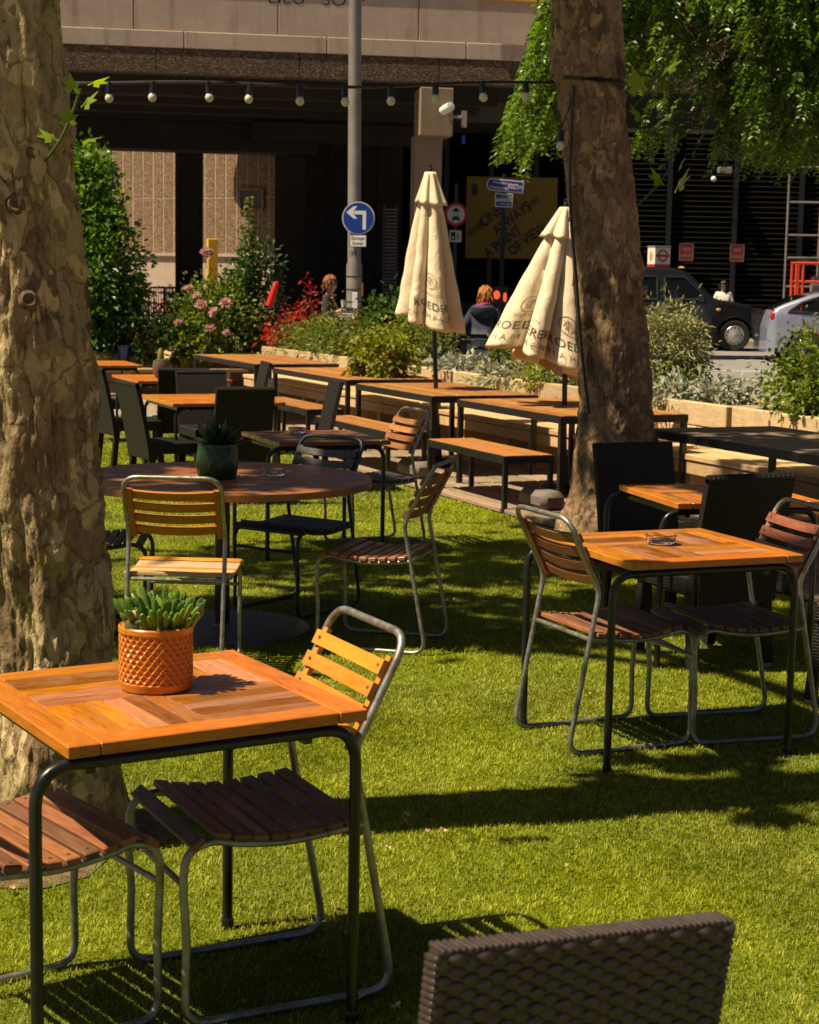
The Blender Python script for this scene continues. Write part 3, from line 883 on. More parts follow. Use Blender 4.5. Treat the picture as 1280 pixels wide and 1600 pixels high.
t = empty('camera_plate_sign', (0.98, 42.17, 2.755), 0, 'small white square plate with black camera symbol below the red-rimmed sign', 'sign')
MB().box((0, 0, 0), (0.29, 0.012, 0.28)).build('plate', SIGNWHITE, t, bevel=0.004)
b = MB(); flat(b, [(-0.11, -0.09), (0.0, -0.09), (0.0, 0.10), (-0.11, 0.10)], -0.008)
for k in range(4): flat(b, [(0.025, -0.055 + k * 0.033), (0.075 + 0.02 * (k % 3 == 1), -0.06 + k * 0.035), (0.075 + 0.02 * (k % 3 == 1), -0.04 + k * 0.035), (0.025, -0.035 + k * 0.033)], -0.008)
b.build('camera_symbol', INK, t)
b = MB(); disc(b, 0.035, -0.0095, 0.001, 18, (-0.055, -0.03)); b.build('lens_symbol', SIGNWHITE, t)
b = MB(); disc(b, 0.018, -0.011, 0.001, 18, (-0.055, -0.03)); b.build('lens_dot', INK, t)
# finger post
t = empty('finger_post', (2.01, 40.2, gz(40.2)), 0, 'slim dark finger post with three blue cycle direction signs', 'signpost')
MB().lathe([(0.16, 0), (0.16, 0.95), (0.09, 1.05), (0.055, 1.15), (0.05, 3.8), (0, 3.83)], 14).build('shaft', BLACKPAINT, t, smooth=True)
def finger(z, x0, x1, h, tilt, pts, lines, sz, roundel):
    s = link('finger_sign', None, t, (0, -0.06, z), (0, tilt, 0)); s.empty_display_size = 0.05
    for k, (mat, g, y) in enumerate(((SIGNWHITE, 0.0, 0.0), (SIGNBLUE, 0.022, -0.004))):
        hh = h / 2 - g
        poly = [(x1 - g, -hh), (x1 - g, hh), (x0 + 0.07 + g * .5, hh), (x0 + g * 1.3, 0), (x0 + 0.07 + g * .5, -hh)] if pts < 0 else [(x0 + g, -hh), (x0 + g, hh), (x1 - g, hh), (x1 - g, -hh)]
        b = MB(); n = len(poly)
        b.add([(px, y, pz) for px, pz in poly] + [(px, y + 0.02, pz) for px, pz in poly], [tuple(range(n))[::1], tuple(range(2 * n - 1, n - 1, -1))] + [(i, n + i, n + (i + 1) % n, (i + 1) % n) for i in range(n)])
        b.build('edge' if k == 0 else 'face', mat, s)
    for i, ln in enumerate(lines):
        o = sign_text(s, ln, sz, SIGNWHITE, x0 + 0.10 + (0.0), -0.0065, h * (0.2 - 0.42 * i) if len(lines) > 1 else 0, 0.012, xs=0.92)
        o.location.x = x0 + 0.09 + 0.5 * o.dimensions.x if False else x0 + 0.10 + 0.24 * sz / 0.1
    if roundel:
        b = MB(); flat(b, [(0.09, -0.055), (0.20, -0.055), (0.20, 0.055), (0.09, 0.055)], -0.0065); flat(b, [(0.215, -0.055), (0.315, -0.055), (0.315, 0.055), (0.215, 0.055)], -0.0065); b.build('symbol_panel', SIGNWHITE, s)
        b = MB(); disc(b, 0.042, -0.008, 0.001, 20, (0.265, 0), rin=0.026); flat(b, [(0.217, -0.011), (0.313, -0.011), (0.313, 0.011), (0.217, 0.011)], -0.0095)
        flat(b, [(0.10, 0.010), (0.19, 0.010), (0.19, 0.026), (0.10, 0.026)], -0.008); flat(b, [(0.10, -0.026), (0.19, -0.026), (0.19, -0.010), (0.10, -0.010)], -0.008)
        flat(b, [(0.125, -0.05), (0.14, -0.05), (0.165, -0.018), (0.15, -0.018)], -0.0085); flat(b, [(0.125, 0.018), (0.14, 0.018), (0.165, 0.05), (0.15, 0.05)], -0.0085)
        b.build('station_symbol', SIGNRED, s)
    cx = x1 - 0.075
    if pts < 0 or True:
        b = MB(); r = 0.028 if h > 0.2 else 0.02
        disc(b, r, -0.0065, 0.001, 16, (cx - r * 1.3, -r * 0.6), rin=r * 0.68); disc(b, r, -0.0065, 0.001, 16, (cx + r * 1.3, -r * 0.6), rin=r * 0.68)
        flat(b, [(cx - r * 1.2, -r * 0.8), (cx - r * 0.3, r * 0.9), (cx + r * 1.1, r * 0.9), (cx + r * 1.1, r * 0.65), (cx, r * 0.6), (cx - r * 0.9, -r * 0.8)], -0.007)
        b.build('cycle_symbol', SIGNWHITE, s)
finger(3.56, -0.41, 0.44, 0.27, R(4.5), -1, ('Waterloo', 'Westminster'), 0.088, True)
finger(3.31, -0.20, 0.20, 0.15, R(2), 1, ('Bankside', 'London Bridge'), 0.05, False)
finger(3.15, -0.20, 0.20, 0.15, R(2), 1, ('South Bank',), 0.055, False)
# orange-red signal lamps low on the post
_m = Nt('signal_glow'); _m.base((0.5, 0.05, 0.01)); _m.b.inputs['Emission Color'].default_value = (1.0, 0.10, 0.02, 1); _m.b.inputs['Emission Strength'].default_value = 0.9
SIGNAL = _m.m
t = empty('signal_box', (1.98, 39.9, gz(40)), 0, 'low black signal box glowing orange-red behind the woman in navy', 'signal')
MB().box((0, 0.1, 0.65), (0.32, 0.2, 1.3)).build('case', BLACKPAINT, t, bevel=0.02)
MB().ball((-0.09, -0.01, 1.10), (0.075, 0.03, 0.10)).build('light', SIGNAL, t, smooth=True)
MB().ball((0.1, -0.01, 1.05), (0.04, 0.03, 0.11)).build('light', SIGNAL, t, smooth=True)
# cctv
t = empty('cctv_camera', (0.68, 33.2, 4.72), 0, 'white security camera on a bracket at the sunlit bridge corbel', 'camera')
MB().lathe([(0.0, -0.15), (0.075, -0.15), (0.085, -0.05), (0.085, 0.12), (0.0, 0.13)], 14).build('housing', WHITEPAINT, t, (-0.12, -0.32, 0.13), (R(75), 0, R(35)), smooth=True)
b = MB(); b.tube([(-0.1, -0.3, 0.0), (0.16, -0.24, -0.03)], 0.025, 8); b.box((0.2, -0.2, -0.05), (0.1, 0.12, 0.3)); b.bar((0.2, -0.2, 0), (0.0, 0.0, 0), 0.04, 0.04); b.build('bracket', STEELPOST, t)
MB().box((0.2, -0.2, -0.42), (0.06, 0.05, 0.16)).build('junction_box', SIGNBLUE, t)
# yellow banner on top of the parapet
t = empty('yellow_banner', (3.0, 33.59, 6.89), BA, 'yellow banner strip along the top of the bridge parapet by the tree', 'banner')
MB().box((-0.6, -0.16, 0.13), (3.0, 0.05, 0.34)).build('strip', YELLOW, t, bevel=0.005)
# ribbed post lit between lamp post and left parasol
t = empty('louvre_end_screen', (-0.52, 37.6, gz(37)), 0, 'narrow ladder-like sunlit louvre screen between lamp post and left parasol', 'screen')
b = MB(); b.box((-0.13, 0, 1.5), (0.05, 0.1, 3.0)); b.box((0.13, 0, 1.5), (0.05, 0.1, 3.0)); b.build('upright', LOUVRE_MID, t)
for k in range(36):
    piece('blade', (0.22 if k > 16 else 0.30, 0.07, 0.022), STEELPOST, t, (0.02, -0.05, 0.35 + k * 0.073), (R(25), 0, 0), 0)
# ------------------------------------------------------------------ square tables on black tube legs
def square_table(w, d, h=0.74, top=TEAK, edge=TEAK_EDGE, blocks=True, legs=(-0.415, 0.33, 0.335)):
    t = empty('square_table', (0, 0, 0))
    th = 0.028; bw = 0.072; g = 0.0016
    z = h - th / 2
    for sx in (-1, 1):
        piece('border_plank', (d, bw - g, th), edge, t, (sx * (w / 2 - bw / 2), 0, z), (0, 0, math.pi / 2), 0.0028)
    for sy in (-1, 1):
        piece('border_plank', (w - 2 * bw - g, bw - g, th), edge, t, (0, sy * (d / 2 - bw / 2), z), (0, 0, 0), 0.0028)
    iw, idp = w - 2 * bw, d - 2 * bw
    if blocks:
        n = 5
        for bx in (-1, 1):
            for by in (-1, 1):
                cx, cy = bx * iw / 4, by * idp / 4
                along = (bx * by) < 0         # this block's slats run along x
                if along:
                    pw = idp / 2 / n
                    for k in range(n):
                        piece('plank', (iw / 2 - g, pw - g, th - 0.002), top, t, (cx, cy - idp / 4 + pw * (k + .5), z - 0.001), (0, 0, 0), 0.0015)
                else:
                    n2 = 6; pw = iw / 2 / n2
                    for k in range(n2):
                        piece('plank', (idp / 2 - g, pw - g, th - 0.002), top, t, (cx - iw / 4 + pw * (k + .5), cy, z - 0.001), (0, 0, math.pi / 2), 0.0015)
    else:
        n = int(idp / 0.075); pw = idp / n
        for k in range(n):
            piece('plank', (iw - g, pw - 0.004, th - 0.002), top, t, (0, -idp / 2 + pw * (k + .5), z - 0.001), (0, 0, 0), 0.002)
    lx0, lx1, ly = legs
    MB().box((0, 0, h - th - 0.016), (w - 0.10, d - 0.10, 0.03)).build('underboard', BLACKPAINT, t)
    for sy in (-1, 1):
        zt = h - th - 0.0145
        path = fillet([(lx0, sy * ly, 0.0), (lx0, sy * ly, zt), (lx1, sy * ly, zt), (lx1, sy * ly, 0.0)], 0.085, 8)
        MB().tube(path, 0.0135, 10).build('leg_frame', BLACKPAINT, t, smooth=True)
        for lx in (lx0, lx1):
            MB().lathe([(0.016, 0), (0.016, 0.025), (0.014, 0.03)], 10, (lx, sy * ly, 0)).build('foot_cap', BLACKPAINT, t)
    b = MB()
    for lx in (lx0 + 0.12, lx1 - 0.12): b.bar((lx, -ly, h - th - 0.03), (lx, ly, h - th - 0.03), 0.02, 0.02)
    b.build('cross_rail', BLACKPAINT, t)
    return t
def put(t, x, y, a, label, cat, group, z=0.0):
    t.location = (x, y, z); t.rotation_euler = (0, 0, a)
    return tag(t, label, cat, group)
GT = 'square teak tables with black tube legs'
TA = square_table(0.703, 0.703)
TB = copy_tree(TA); TE = copy_tree(TA)
put(TA, -0.567, 3.93, 0.543, 'square parquet teak table in the left foreground, carrying the orange pot', 'table', GT)
put(TB, 0.963, 6.39, 0.387, 'square teak table on the sunny grass at right, glass ashtray on it', 'table', GT)
put(TE, 1.43, 8.05, 0.26, 'shaded square teak table between the two black wicker chairs at right', 'table', GT)
T4 = square_table(0.72, 0.76, 0.72, TEAK_DARK, TEAK_DARK)
put(T4, -0.60, 10.85, 0.40, 'dark reddish square table behind the round table', 'table', GT)
T1 = square_table(0.92, 1.05, 0.72, TEAK_EDGE, TEAK_EDGE, False, (-0.42, 0.42, 0.48))
T2 = copy_tree(T1); T3 = copy_tree(T1)
GL = 'slatted teak tables among the wicker chairs'
put(T1, -1.62, 14.07, 0.40, 'slatted teak table among black wicker chairs, nearest of three at left', 'table', GL)
put(T2, -2.33, 16.9, 0.40, 'slatted teak table holding the brown cactus pot', 'table', GL)
put(T3, -3.55, 19.4, 0.35, 'slatted teak table at the far left edge beside the tree trunk', 'table', GL)

# round table
def round_table():
    Rr = 0.716; h = 0.74; th = 0.032
    t = empty('round_table', (-0.90, 8.32, 0), R(33), 'large round wooden table on a wide flat steel base', 'table')
    n = 15; pw = 2 * Rr / n
    for k in range(n):
        y0 = -Rr + k * pw + 0.0008; y1 = y0 + pw - 0.0016
        ys = [y0 + (y1 - y0) * i / 6 for i in range(7)]
        right = [(math.sqrt(max(0, Rr * Rr - y * y)), y) for y in ys]
        left = [(-x, y) for x, y in reversed(right)]
        poly = right + left
        q = []
        for p in poly:
            if not q or (Vector(p) - Vector(q[-1])).length > 1e-4: q.append(p)
        if (Vector(q[0]) - Vector(q[-1])).length < 1e-4: q.pop()
        c = sum(y for _, y in q) / len(q)
        MB().prism([(x, y - c) for x, y in q], h - th, h).build('plank', TEAK_WORN, t, (0, c, 0), bevel=0.0)
    MB().lathe([(0.30, h - th - 0.012), (0.30, h - th - 0.002)], 32).build('underplate', BLACKPAINT, t)
    MB().lathe([(0.036, 0.012), (0.036, h - th - 0.012)], 18).build('column', BLACKPAINT, t, smooth=True)
    MB().lathe([(0.425, 0.0), (0.425, 0.010), (0.418, 0.014), (0.05, 0.018), (0.045, 0.03), (0, 0.03)], 64).build('base_plate', plain('dark_base_steel', (0.13, 0.115, 0.115), 0.5, 0.3, 0.15, 8), t, smooth=True)
round_table()

# ------------------------------------------------------------------ slatted tube chairs
def slat_chair(tube, seat, back, screws=False, nseat=9):
    t = empty('slat_chair', (0, 0, 0))
    yw = 0.205; r = 0.0098
    half = [(-0.176, yw, 0.428), (-0.10, yw, 0.420), (0.02, yw, 0.411), (0.13, yw, 0.421), (0.205, yw, 0.432), (0.262, yw, 0.388), (0.258, yw, 0.20)]
    rail = spline(half, 5)
    low = fillet([(0.258, yw, 0.20), (0.262, yw, r), (-0.262, yw, r), (-0.148, yw, 0.60), (-0.285, yw, 0.868), (-0.285, 0.0, 0.868)], [0, 0.055, 0.06, 0.12, 0.07, 0], 7)
    full = rail + low[1:]
    mir = [Vector((p.x, -p.y, p.z)) for p in reversed(full)]
    MB().tube(full + mir[1:], r, 10).build('tube_frame', tube, t, smooth=True)
    b = MB(); b.tube([(-0.176, -yw, 0.424), (-0.176, yw, 0.424)], 0.0085, 8); b.build('rear_crossbar', tube, t, smooth=True)
    b = MB(); b.tube([(0.2615, -yw, 0.335), (0.2615, yw, 0.335)], 0.0075, 8); b.build('front_crossbar', tube, t, smooth=True)
    # seat slats ride on the rail
    P = [p for p in spline(half[:6], 24)]
    cum = [0.0]
    for a, c in zip(P, P[1:]): cum.append(cum[-1] + (c - a).length)
    L = cum[-1]; s0, s1 = 0.030, L - 0.050
    for k in range(nseat):
        s = s0 + (s1 - s0) * k / (nseat - 1)
        i = max(j for j in range(len(cum)) if cum[j] <= s); i = min(i, len(P) - 2)
        f = (s - cum[i]) / (cum[i + 1] - cum[i]); p = P[i].lerp(P[i + 1], f); d = (P[i + 1] - P[i]).normalized()
        ang = math.atan2(-d.z, d.x)
        nrm = Vector((-d.z, 0, d.x))
        c = p + nrm * (r + 0.0085)
        o = piece('seat_slat', (0.452, 0.037, 0.017), seat[k % len(seat)], t, (c.x, 0, c.z), (0, 0, 0), 0.003)
        o.rotation_euler = (Matrix.Rotation(ang, 4, 'Y') @ Matrix.Rotation(math.pi / 2, 4, 'Z')).to_euler()
        if screws:
            for sy in (-1, 1):
                q = link('screw', SCREWM, o, (sy * 0.200, 0, 0.0088))
    # back slats, bowed backwards, on two battens
    ax = Vector((-0.137, 0, 0.268)).normalized()
    p0 = Vector((-0.148, 0, 0.60)); nf = Vector((ax.z, 0, -ax.x))
    hgt = 0.037
    for k in range(4):
        c = p0 + ax * (0.035 + k * 0.058) + nf * 0.012
        n = 9; vs = []; fs = []
        for i in range(n + 1):
            y = -0.196 + 0.392 * i / n
            bow = 0.021 * (1 - (y / 0.196) ** 2)
            for du, dv in ((-1, 0), (1, 0), (1, 1), (-1, 1)):
                q = ax * (du * hgt / 2) + nf * (dv * 0.013 - bow)
                vs.append(((q.x), y, q.z))
        for i in range(n):
            for j in range(4):
                j2 = (j + 1) % 4
                fs.append((i * 4 + j, (i + 1) * 4 + j, (i + 1) * 4 + j2, i * 4 + j2))
        fs.append((0, 1, 2, 3)); fs.append((n * 4 + 3, n * 4 + 2, n * 4 + 1, n * 4))
        key = ('bslat', back.name)
        if key not in _boxes:
            # local x runs along the slat so the grain follows it
            mb = MB(); mb.add([(y, -x, z) for x, y, z in vs], fs); me = mb.mesh(back, name='back_slat')
            bm = bmesh.new(); bm.from_mesh(me); bmesh.ops.recalc_face_normals(bm, faces=bm.faces[:]); bm.to_mesh(me); bm.free()
            _boxes[key] = me
        o = link('back_slat', _boxes[key], t, c, (0, 0, math.pi / 2))
        if screws:
            for sy in (-1, 1):
                sc = link('screw', SCREWM, o, (sy * 0.172, -(nf * 0.006).x - 0.0, (nf * 0.006).z))
                fp = nf * 0.0135
                sc.location = (sy * 0.172, -fp.x + 0.004, fp.z)
                sc.rotation_euler = (math.pi / 2 - math.atan2(-nf.z, nf.x) * -1 if False else R(63), 0, 0)
    for sy in (-1, 1):
        a = p0 + ax * 0.0 + nf * 0.004; e = p0 + ax * 0.24 + nf * 0.004
        b = MB(); b.bar((a.x, sy * 0.183, a.z), (e.x, sy * 0.183, e.z), 0.022, 0.014, up=(nf.x, nf.y, nf.z)); b.build('back_batten', back, t)
    return t
SCREWM = MB().lathe([(0.0045, 0), (0.0045, 0.0014), (0.0, 0.002)], 8).mesh(SCREW, True, 'screw')
def scramble(mats, seed):
    rr = random.Random(seed); return [rr.choice(mats) for _ in range(9)]
GC = 'slatted chairs with tube frames'
C1_BACK = wood('shaded_orange_slat_wood', (0.26, 0.085, 0.014), (0.44, 0.16, 0.025), rough=0.35, rand=0.1)  # orange slats darkened, the chair back's shade put into the wood
ch = slat_chair(GALV, [BROWN_SLAT], ORANGE_SLAT, True)
put(ch, -0.345, 4.06, R(-153.5), 'tube chair with bright orange back slats at the left foreground table', 'chair', GC)
ch = slat_chair(GALV, [RED_SLAT, BROWN_SLAT, RED_SLAT, RED_SLAT], BROWN_SLAT, True)  # lighter, redder slats put the sun on this seat into its colour
put(ch, -0.885, 3.80, R(38), 'tube chair with brown slat seat cut off at the left edge of the photo', 'chair', GC)
ch = slat_chair(GALV, [RED_SLAT, BROWN_SLAT, BROWN_SLAT], RED_SLAT)
put(ch, 0.735, 6.40, R(24.8), 'tube chair with brown slat back on the left of the sunny right-hand table', 'chair', GC)
ch = slat_chair(GALV, [BROWN_SLAT], RED_SLAT, True)
put(ch, 1.255, 6.565, R(-163.5), 'tube chair with red-brown back slats at the right edge, facing the sunny table', 'chair', GC)
ch = slat_chair(GALV, [PALE_SLAT, ORANGE_SLAT, PALE_SLAT], C1_BACK)
put(ch, -0.97, 7.42, R(87), 'tube chair seen from behind at the round table, pale sunlit seat', 'chair', GC)
ch = slat_chair(GALV, [RED_SLAT], RED_SLAT)
put(ch, -0.11, 8.04, R(164), 'tube chair in profile right of the round table, dark red slats', 'chair', GC)
ch = slat_chair(DARKTUBE, [GREY_SLAT], GREY_SLAT)
put(ch, -0.57, 8.90, R(-125), 'charcoal painted slat chair tucked behind the round table', 'chair', GC)
ch = slat_chair(DARKTUBE, [GREY_SLAT, BROWN_SLAT], GREY_SLAT)
put(ch, -1.52, 8.32, R(4), 'dark slat chair half hidden behind the left tree trunk', 'chair', GC)
ch = slat_chair(GALV, [GREY_SLAT], BOARD)
put(ch, -0.22, 11.12, R(-152), 'small tube chair with pale slat back at the dark reddish table', 'chair', GC)
ch = slat_chair(BLACKPAINT, [BROWN_SLAT], PALE_SLAT)
put(ch, -3.1, 20.6, R(-160), 'black tube chair with pale back slats by the far left planter', 'chair', GC)
ch = slat_chair(BLACKPAINT, [BROWN_SLAT], BROWN_SLAT)
put(ch, -3.95, 20.7, R(-40), 'black tube chair at the far left, next to the tree trunk edge', 'chair', GC)
ch = slat_chair(GALV, [BROWN_SLAT], BROWN_SLAT)
put(ch, 1.52, 4.95, R(75), 'tube chair almost out of view at the right edge of the sunny grass', 'chair', GC)

# ------------------------------------------------------------------ wicker chairs
def wicker_chair(detail=False, hgt=0.88, w=0.45):
    t = empty('wicker_chair', (0, 0, 0))
    sh = 0.43; d = 0.44
    # seat faces +x; back at -x
    b = MB(); b.box((0.0, 0, sh - 0.045), (d, w, 0.09)); b.build('seat', WICKER, t, bevel=0.012)
    n = 10; vs = []; fs = []
    th = 0.034
    def lean(z): return -0.195 - 0.11 * ((z - 0.30) / (hgt - 0.30)) ** 1.25
    for i in range(n + 1):
        z = 0.30 + (hgt - 0.30) * i / n; x = lean(z)
        for dx, sy in ((0, -1), (0, 1), (-th, 1), (-th, -1)):
            vs.append((x + dx, sy * w / 2, z))
    for i in range(n):
        for j in range(4):
            j2 = (j + 1) % 4; fs.append((i * 4 + j, i * 4 + j2, (i + 1) * 4 + j2, (i + 1) * 4 + j))
    fs += [(3, 2, 1, 0), (n * 4, n * 4 + 1, n * 4 + 2, n * 4 + 3)]
    b = MB(); b.add(vs, fs)
    bk = b.build('backrest', WICKER if not detail else STRAND, t)
    if detail:
        ph = 0.0104; pv = 0.0185; cols = int(w / pv); rows = int((hgt - 0.31) / ph)
        for par in (0, 1):
            vs = []; fs = []; seg = cols * 4
            for i in range(seg + 1):
                y = -w / 2 + w * i / seg
                cw = math.cos(math.pi * (y + w / 2) / pv + math.pi * par); amp = 0.0030 * cw; hs = 0.75 + 0.95 * max(0.0, cw) ** 0.7
                for zz, o in ((-0.5, -0.0022), (-0.2, 0.0), (0.2, 0.0), (0.5, -0.0022)):
                    vs.append((-(amp + o) - 0.0035, y, zz * ph * hs))
            for i in range(seg):
                for j in range(3): fs.append((i * 4 + j, (i + 1) * 4 + j, (i + 1) * 4 + j + 1, i * 4 + j + 1))
            mb = MB(); mb.add(vs, fs); STR[par] = mb.mesh(STRAND, True, 'strand')
            vs = []; fs = []
            for i in range(9):
                x = th * i / 8; amp = 0.003 * math.cos(math.pi * i / 4 + math.pi * par)
                for zz in (-0.5, 0, 0.5): vs.append((-th + x, -w / 2 - 0.002 - amp - 0.002 * (1 - abs(zz * 2)), zz * ph))
            for i in range(8):
                for j in range(2): fs.append((i * 3 + j, (i + 1) * 3 + j, (i + 1) * 3 + j + 1, i * 3 + j + 1))
        for k in range(rows):
            z = hgt - 0.008 - k * ph
            link('strand', STR[k % 2], t, (lean(z) - th + random.uniform(-0.0012, 0.0008), random.uniform(-0.0015, 0.0015), z + random.uniform(-0.0007, 0.0007)), (random.uniform(-0.0025, 0.0025), R(-7), 0))
        b = MB()
        for k in range(46):
            y = -w / 2 + w * (k + 0.5) / 46
            b.box((lean(hgt) - th / 2, y, hgt + 0.001), (th + 0.002, w / 46 * 0.86, 0.008), rz=0.22 + random.uniform(-0.08, 0.08))
        for k in range(40):
            z = hgt - 0.012 - k * 0.0104
            for sy in (-1, 1): b.box((lean(z) - th / 2, sy * (w / 2 + 0.001), z), (th + 0.010, 0.008, 0.0082), m=Matrix.Rotation(0.25, 3, 'Y'))
        o = b.build('edge_binding', STRAND, t, bevel=0.002)
    else:
        b = MB(); b.tube([(lean(hgt) - th / 2, -w / 2, hgt), (lean(hgt) - th / 2, w / 2, hgt)], 0.02, 8); b.build('top_roll', WICKER, t, smooth=True)
    for sx, sy in ((-1, -1), (-1, 1), (1, -1), (1, 1)):
        x = sx * (d / 2 - 0.03); y = sy * (w / 2 - 0.03)
        b = MB(); b.bar((x, y, 0.36), (x + sx * 0.035, y, 0.02), 0.045, 0.045, up=(1, 0, 0)); b.build('leg', WICKER, t)
        b = MB(); b.bar((x + sx * 0.0355, y, 0.022), (x + sx * 0.037, y, 0.0), 0.036, 0.036, up=(1, 0, 0)); b.build('foot', GALV, t)
    return t
STR = {}
GW = 'black woven wicker chairs'
w1 = wicker_chair(True, 0.89, 0.395)
put(w1, 0.128, 2.39, R(108), 'black woven wicker chair back filling the bottom edge of the photo', 'chair', GW)
wc = wicker_chair(False, 0.87)
def wick(x, y, a, label):
    put(copy_tree(wc), x, y, R(a), label, 'chair', GW)
put(wc, 1.26, 8.62, R(-68), 'black wicker chair beyond the shaded teak table, below the right tree trunk', 'chair', GW)
wick(1.34, 7.80, 115, 'black wicker chair in front of the shaded teak table, seen from behind')
wick(-2.50, 15.45, 30, 'black wicker chair leaning left beside the left tree trunk, farther of two')
wick(-1.90, 13.50, 30, 'black wicker chair left of the nearest slatted table, patterned back to the tree trunk')
wick(-1.35, 13.22, 112, 'black wicker chair back seen square behind the green pot')
wick(-1.70, 14.85, -66, 'black wicker chair facing us beyond the nearest slatted table')
wick(-0.92, 13.95, 194, 'black wicker chair in profile leaning right of the nearest slatted table')
wick(-1.72, 16.8, 195, 'small black wicker chair right of the cactus pot table')
wick(-2.1, 15.75, 105, 'black wicker chair at the near side of the cactus pot table')
wick(-3.05, 17.9, 20, 'black wicker chair beside the far left table')
wick(1.95, 7.05, 150, 'black wicker chair seat half out of view behind the right-edge tube chair')

# ------------------------------------------------------------------ long steel framed tables and benches
def frame_table(L, W, h, mat, name='long_table', np_=9, leg=0.042):
    t = empty(name, (0, 0, 0))
    pw = (W - 0.012) / np_
    for k in range(np_):
        piece('plank', (L - 0.012, round(pw - 0.005, 4), 0.026), mat, t, (0, -W / 2 + 0.006 + pw * (k + .5), h - 0.013), (0, 0, 0), 0.003)
    ap = 0.055
    for sy in (-1, 1): piece('side_rail', (L, 0.03, ap), BLACKSTEEL, t, (0, sy * (W / 2 - 0.004), h - 0.028 - ap / 2 + 0.022), (0, 0, 0), 0.002)
    for sx in (-1, 1): piece('end_rail', (W - 0.04, 0.03, ap), BLACKSTEEL, t, (sx * (L / 2 - 0.016), 0, h - 0.028 - ap / 2 + 0.021), (0, 0, math.pi / 2), 0.002)
    for sx in (-1, 1):
        for sy in (-1, 1):
            piece('leg', (leg, leg, h - 0.06), BLACKSTEEL, t, (sx * (L / 2 - leg / 2 - 0.002), sy * (W / 2 - leg / 2 + 0.006), (h - 0.06) / 2), (0, 0, 0), 0.002)
    return t
GM = 'long tables with black steel frames'
def long_table(near_s, n0, L, W, h, mat, label):
    t = frame_table(L, W, h, mat)
    p = row(near_s - L / 2, n0 + W / 2)
    put(t, p.x, p.y, ROWZ, label, 'table', GM, 0.026)
long_table(-5.33, 0.20, 2.4, 1.0, 0.70, BOARD, 'long steel-framed table at the back, farthest of the row')
long_table(-2.34, 0.14, 2.2, 1.0, 0.70, BOARD, 'long steel-framed table with the ivy pot standing on it')
long_table(0.0, 0.0, 1.75, 1.0, 0.70, BOARD, 'long steel-framed table pierced by the left parasol pole')
long_table(2.2, 0.05, 1.80, 1.08, 0.70, BOARD, 'long steel-framed table under the right parasol, beside the right tree')
long_table(5.75, 0.14, 2.45, 1.0, 0.70, BOARD_GREY, 'shaded dark long table at the right edge, behind the wicker chairs')
GB = 'loose benches with black steel frames'
def bench(near_s, n0, L, W, label, z=0.0):
    t = frame_table(L, W, 0.42, BOARD, 'steel_bench', 4, 0.036)
    p = row(near_s - L / 2, n0 + W / 2)
    put(t, p.x, p.y, ROWZ, label, 'bench', GB, z)
bench(2.05, -0.33, 1.4, 0.40, 'low steel-framed bench on the grass edge before the right parasol table', 0.006)
bench(-0.02, -0.40, 1.75, 0.36, 'low steel-framed bench before the left parasol table, behind the small tube chair', 0.006)
bench(-2.3, -0.28, 1.7, 0.36, 'low steel-framed bench beside the ivy pot table', 0.026)
bench(5.6, -0.36, 1.9, 0.36, 'dark low bench beside the shaded long table at right', 0.006)
# ------------------------------------------------------------------ closed parasols
def _m_canvas():
    m = Nt('cream_canvas'); v = m.coords()
    f = m.noise(v, 5, 5); w = m.noise(v, 300, 2)
    m.base(m.ramp(f, [(0.3, (0.76, 0.63, 0.44)), (0.7, (0.88, 0.76, 0.57))])); m.rough(0.8); m.b.inputs['Specular IOR Level'].default_value = 0.2
    m.bump(m.noise(m.coords((1, 1, 0.5)), 11, 5, 0.6, 0.8), 0.55, 0.03)
    tr = m.n('BsdfTranslucent'); tr.inputs['Color'].default_value = (0.75, 0.48, 0.22, 1)
    mx = m.n('MixShader'); mx.inputs[0].default_value = 0.16
    m.l(m.b.outputs[0], mx.inputs[1]); m.l(tr.outputs[0], mx.inputs[2]); m.l(mx.outputs[0], m.o.inputs[0])
    return m.m
CANVAS = _m_canvas()
CANVAS_INK = plain('faded_print', (0.10, 0.075, 0.055), 0.8, 0, 0.3, 30)
CANVAS_INK2 = plain('pale_print', (0.30, 0.21, 0.13), 0.8, 0, 0.3, 30)
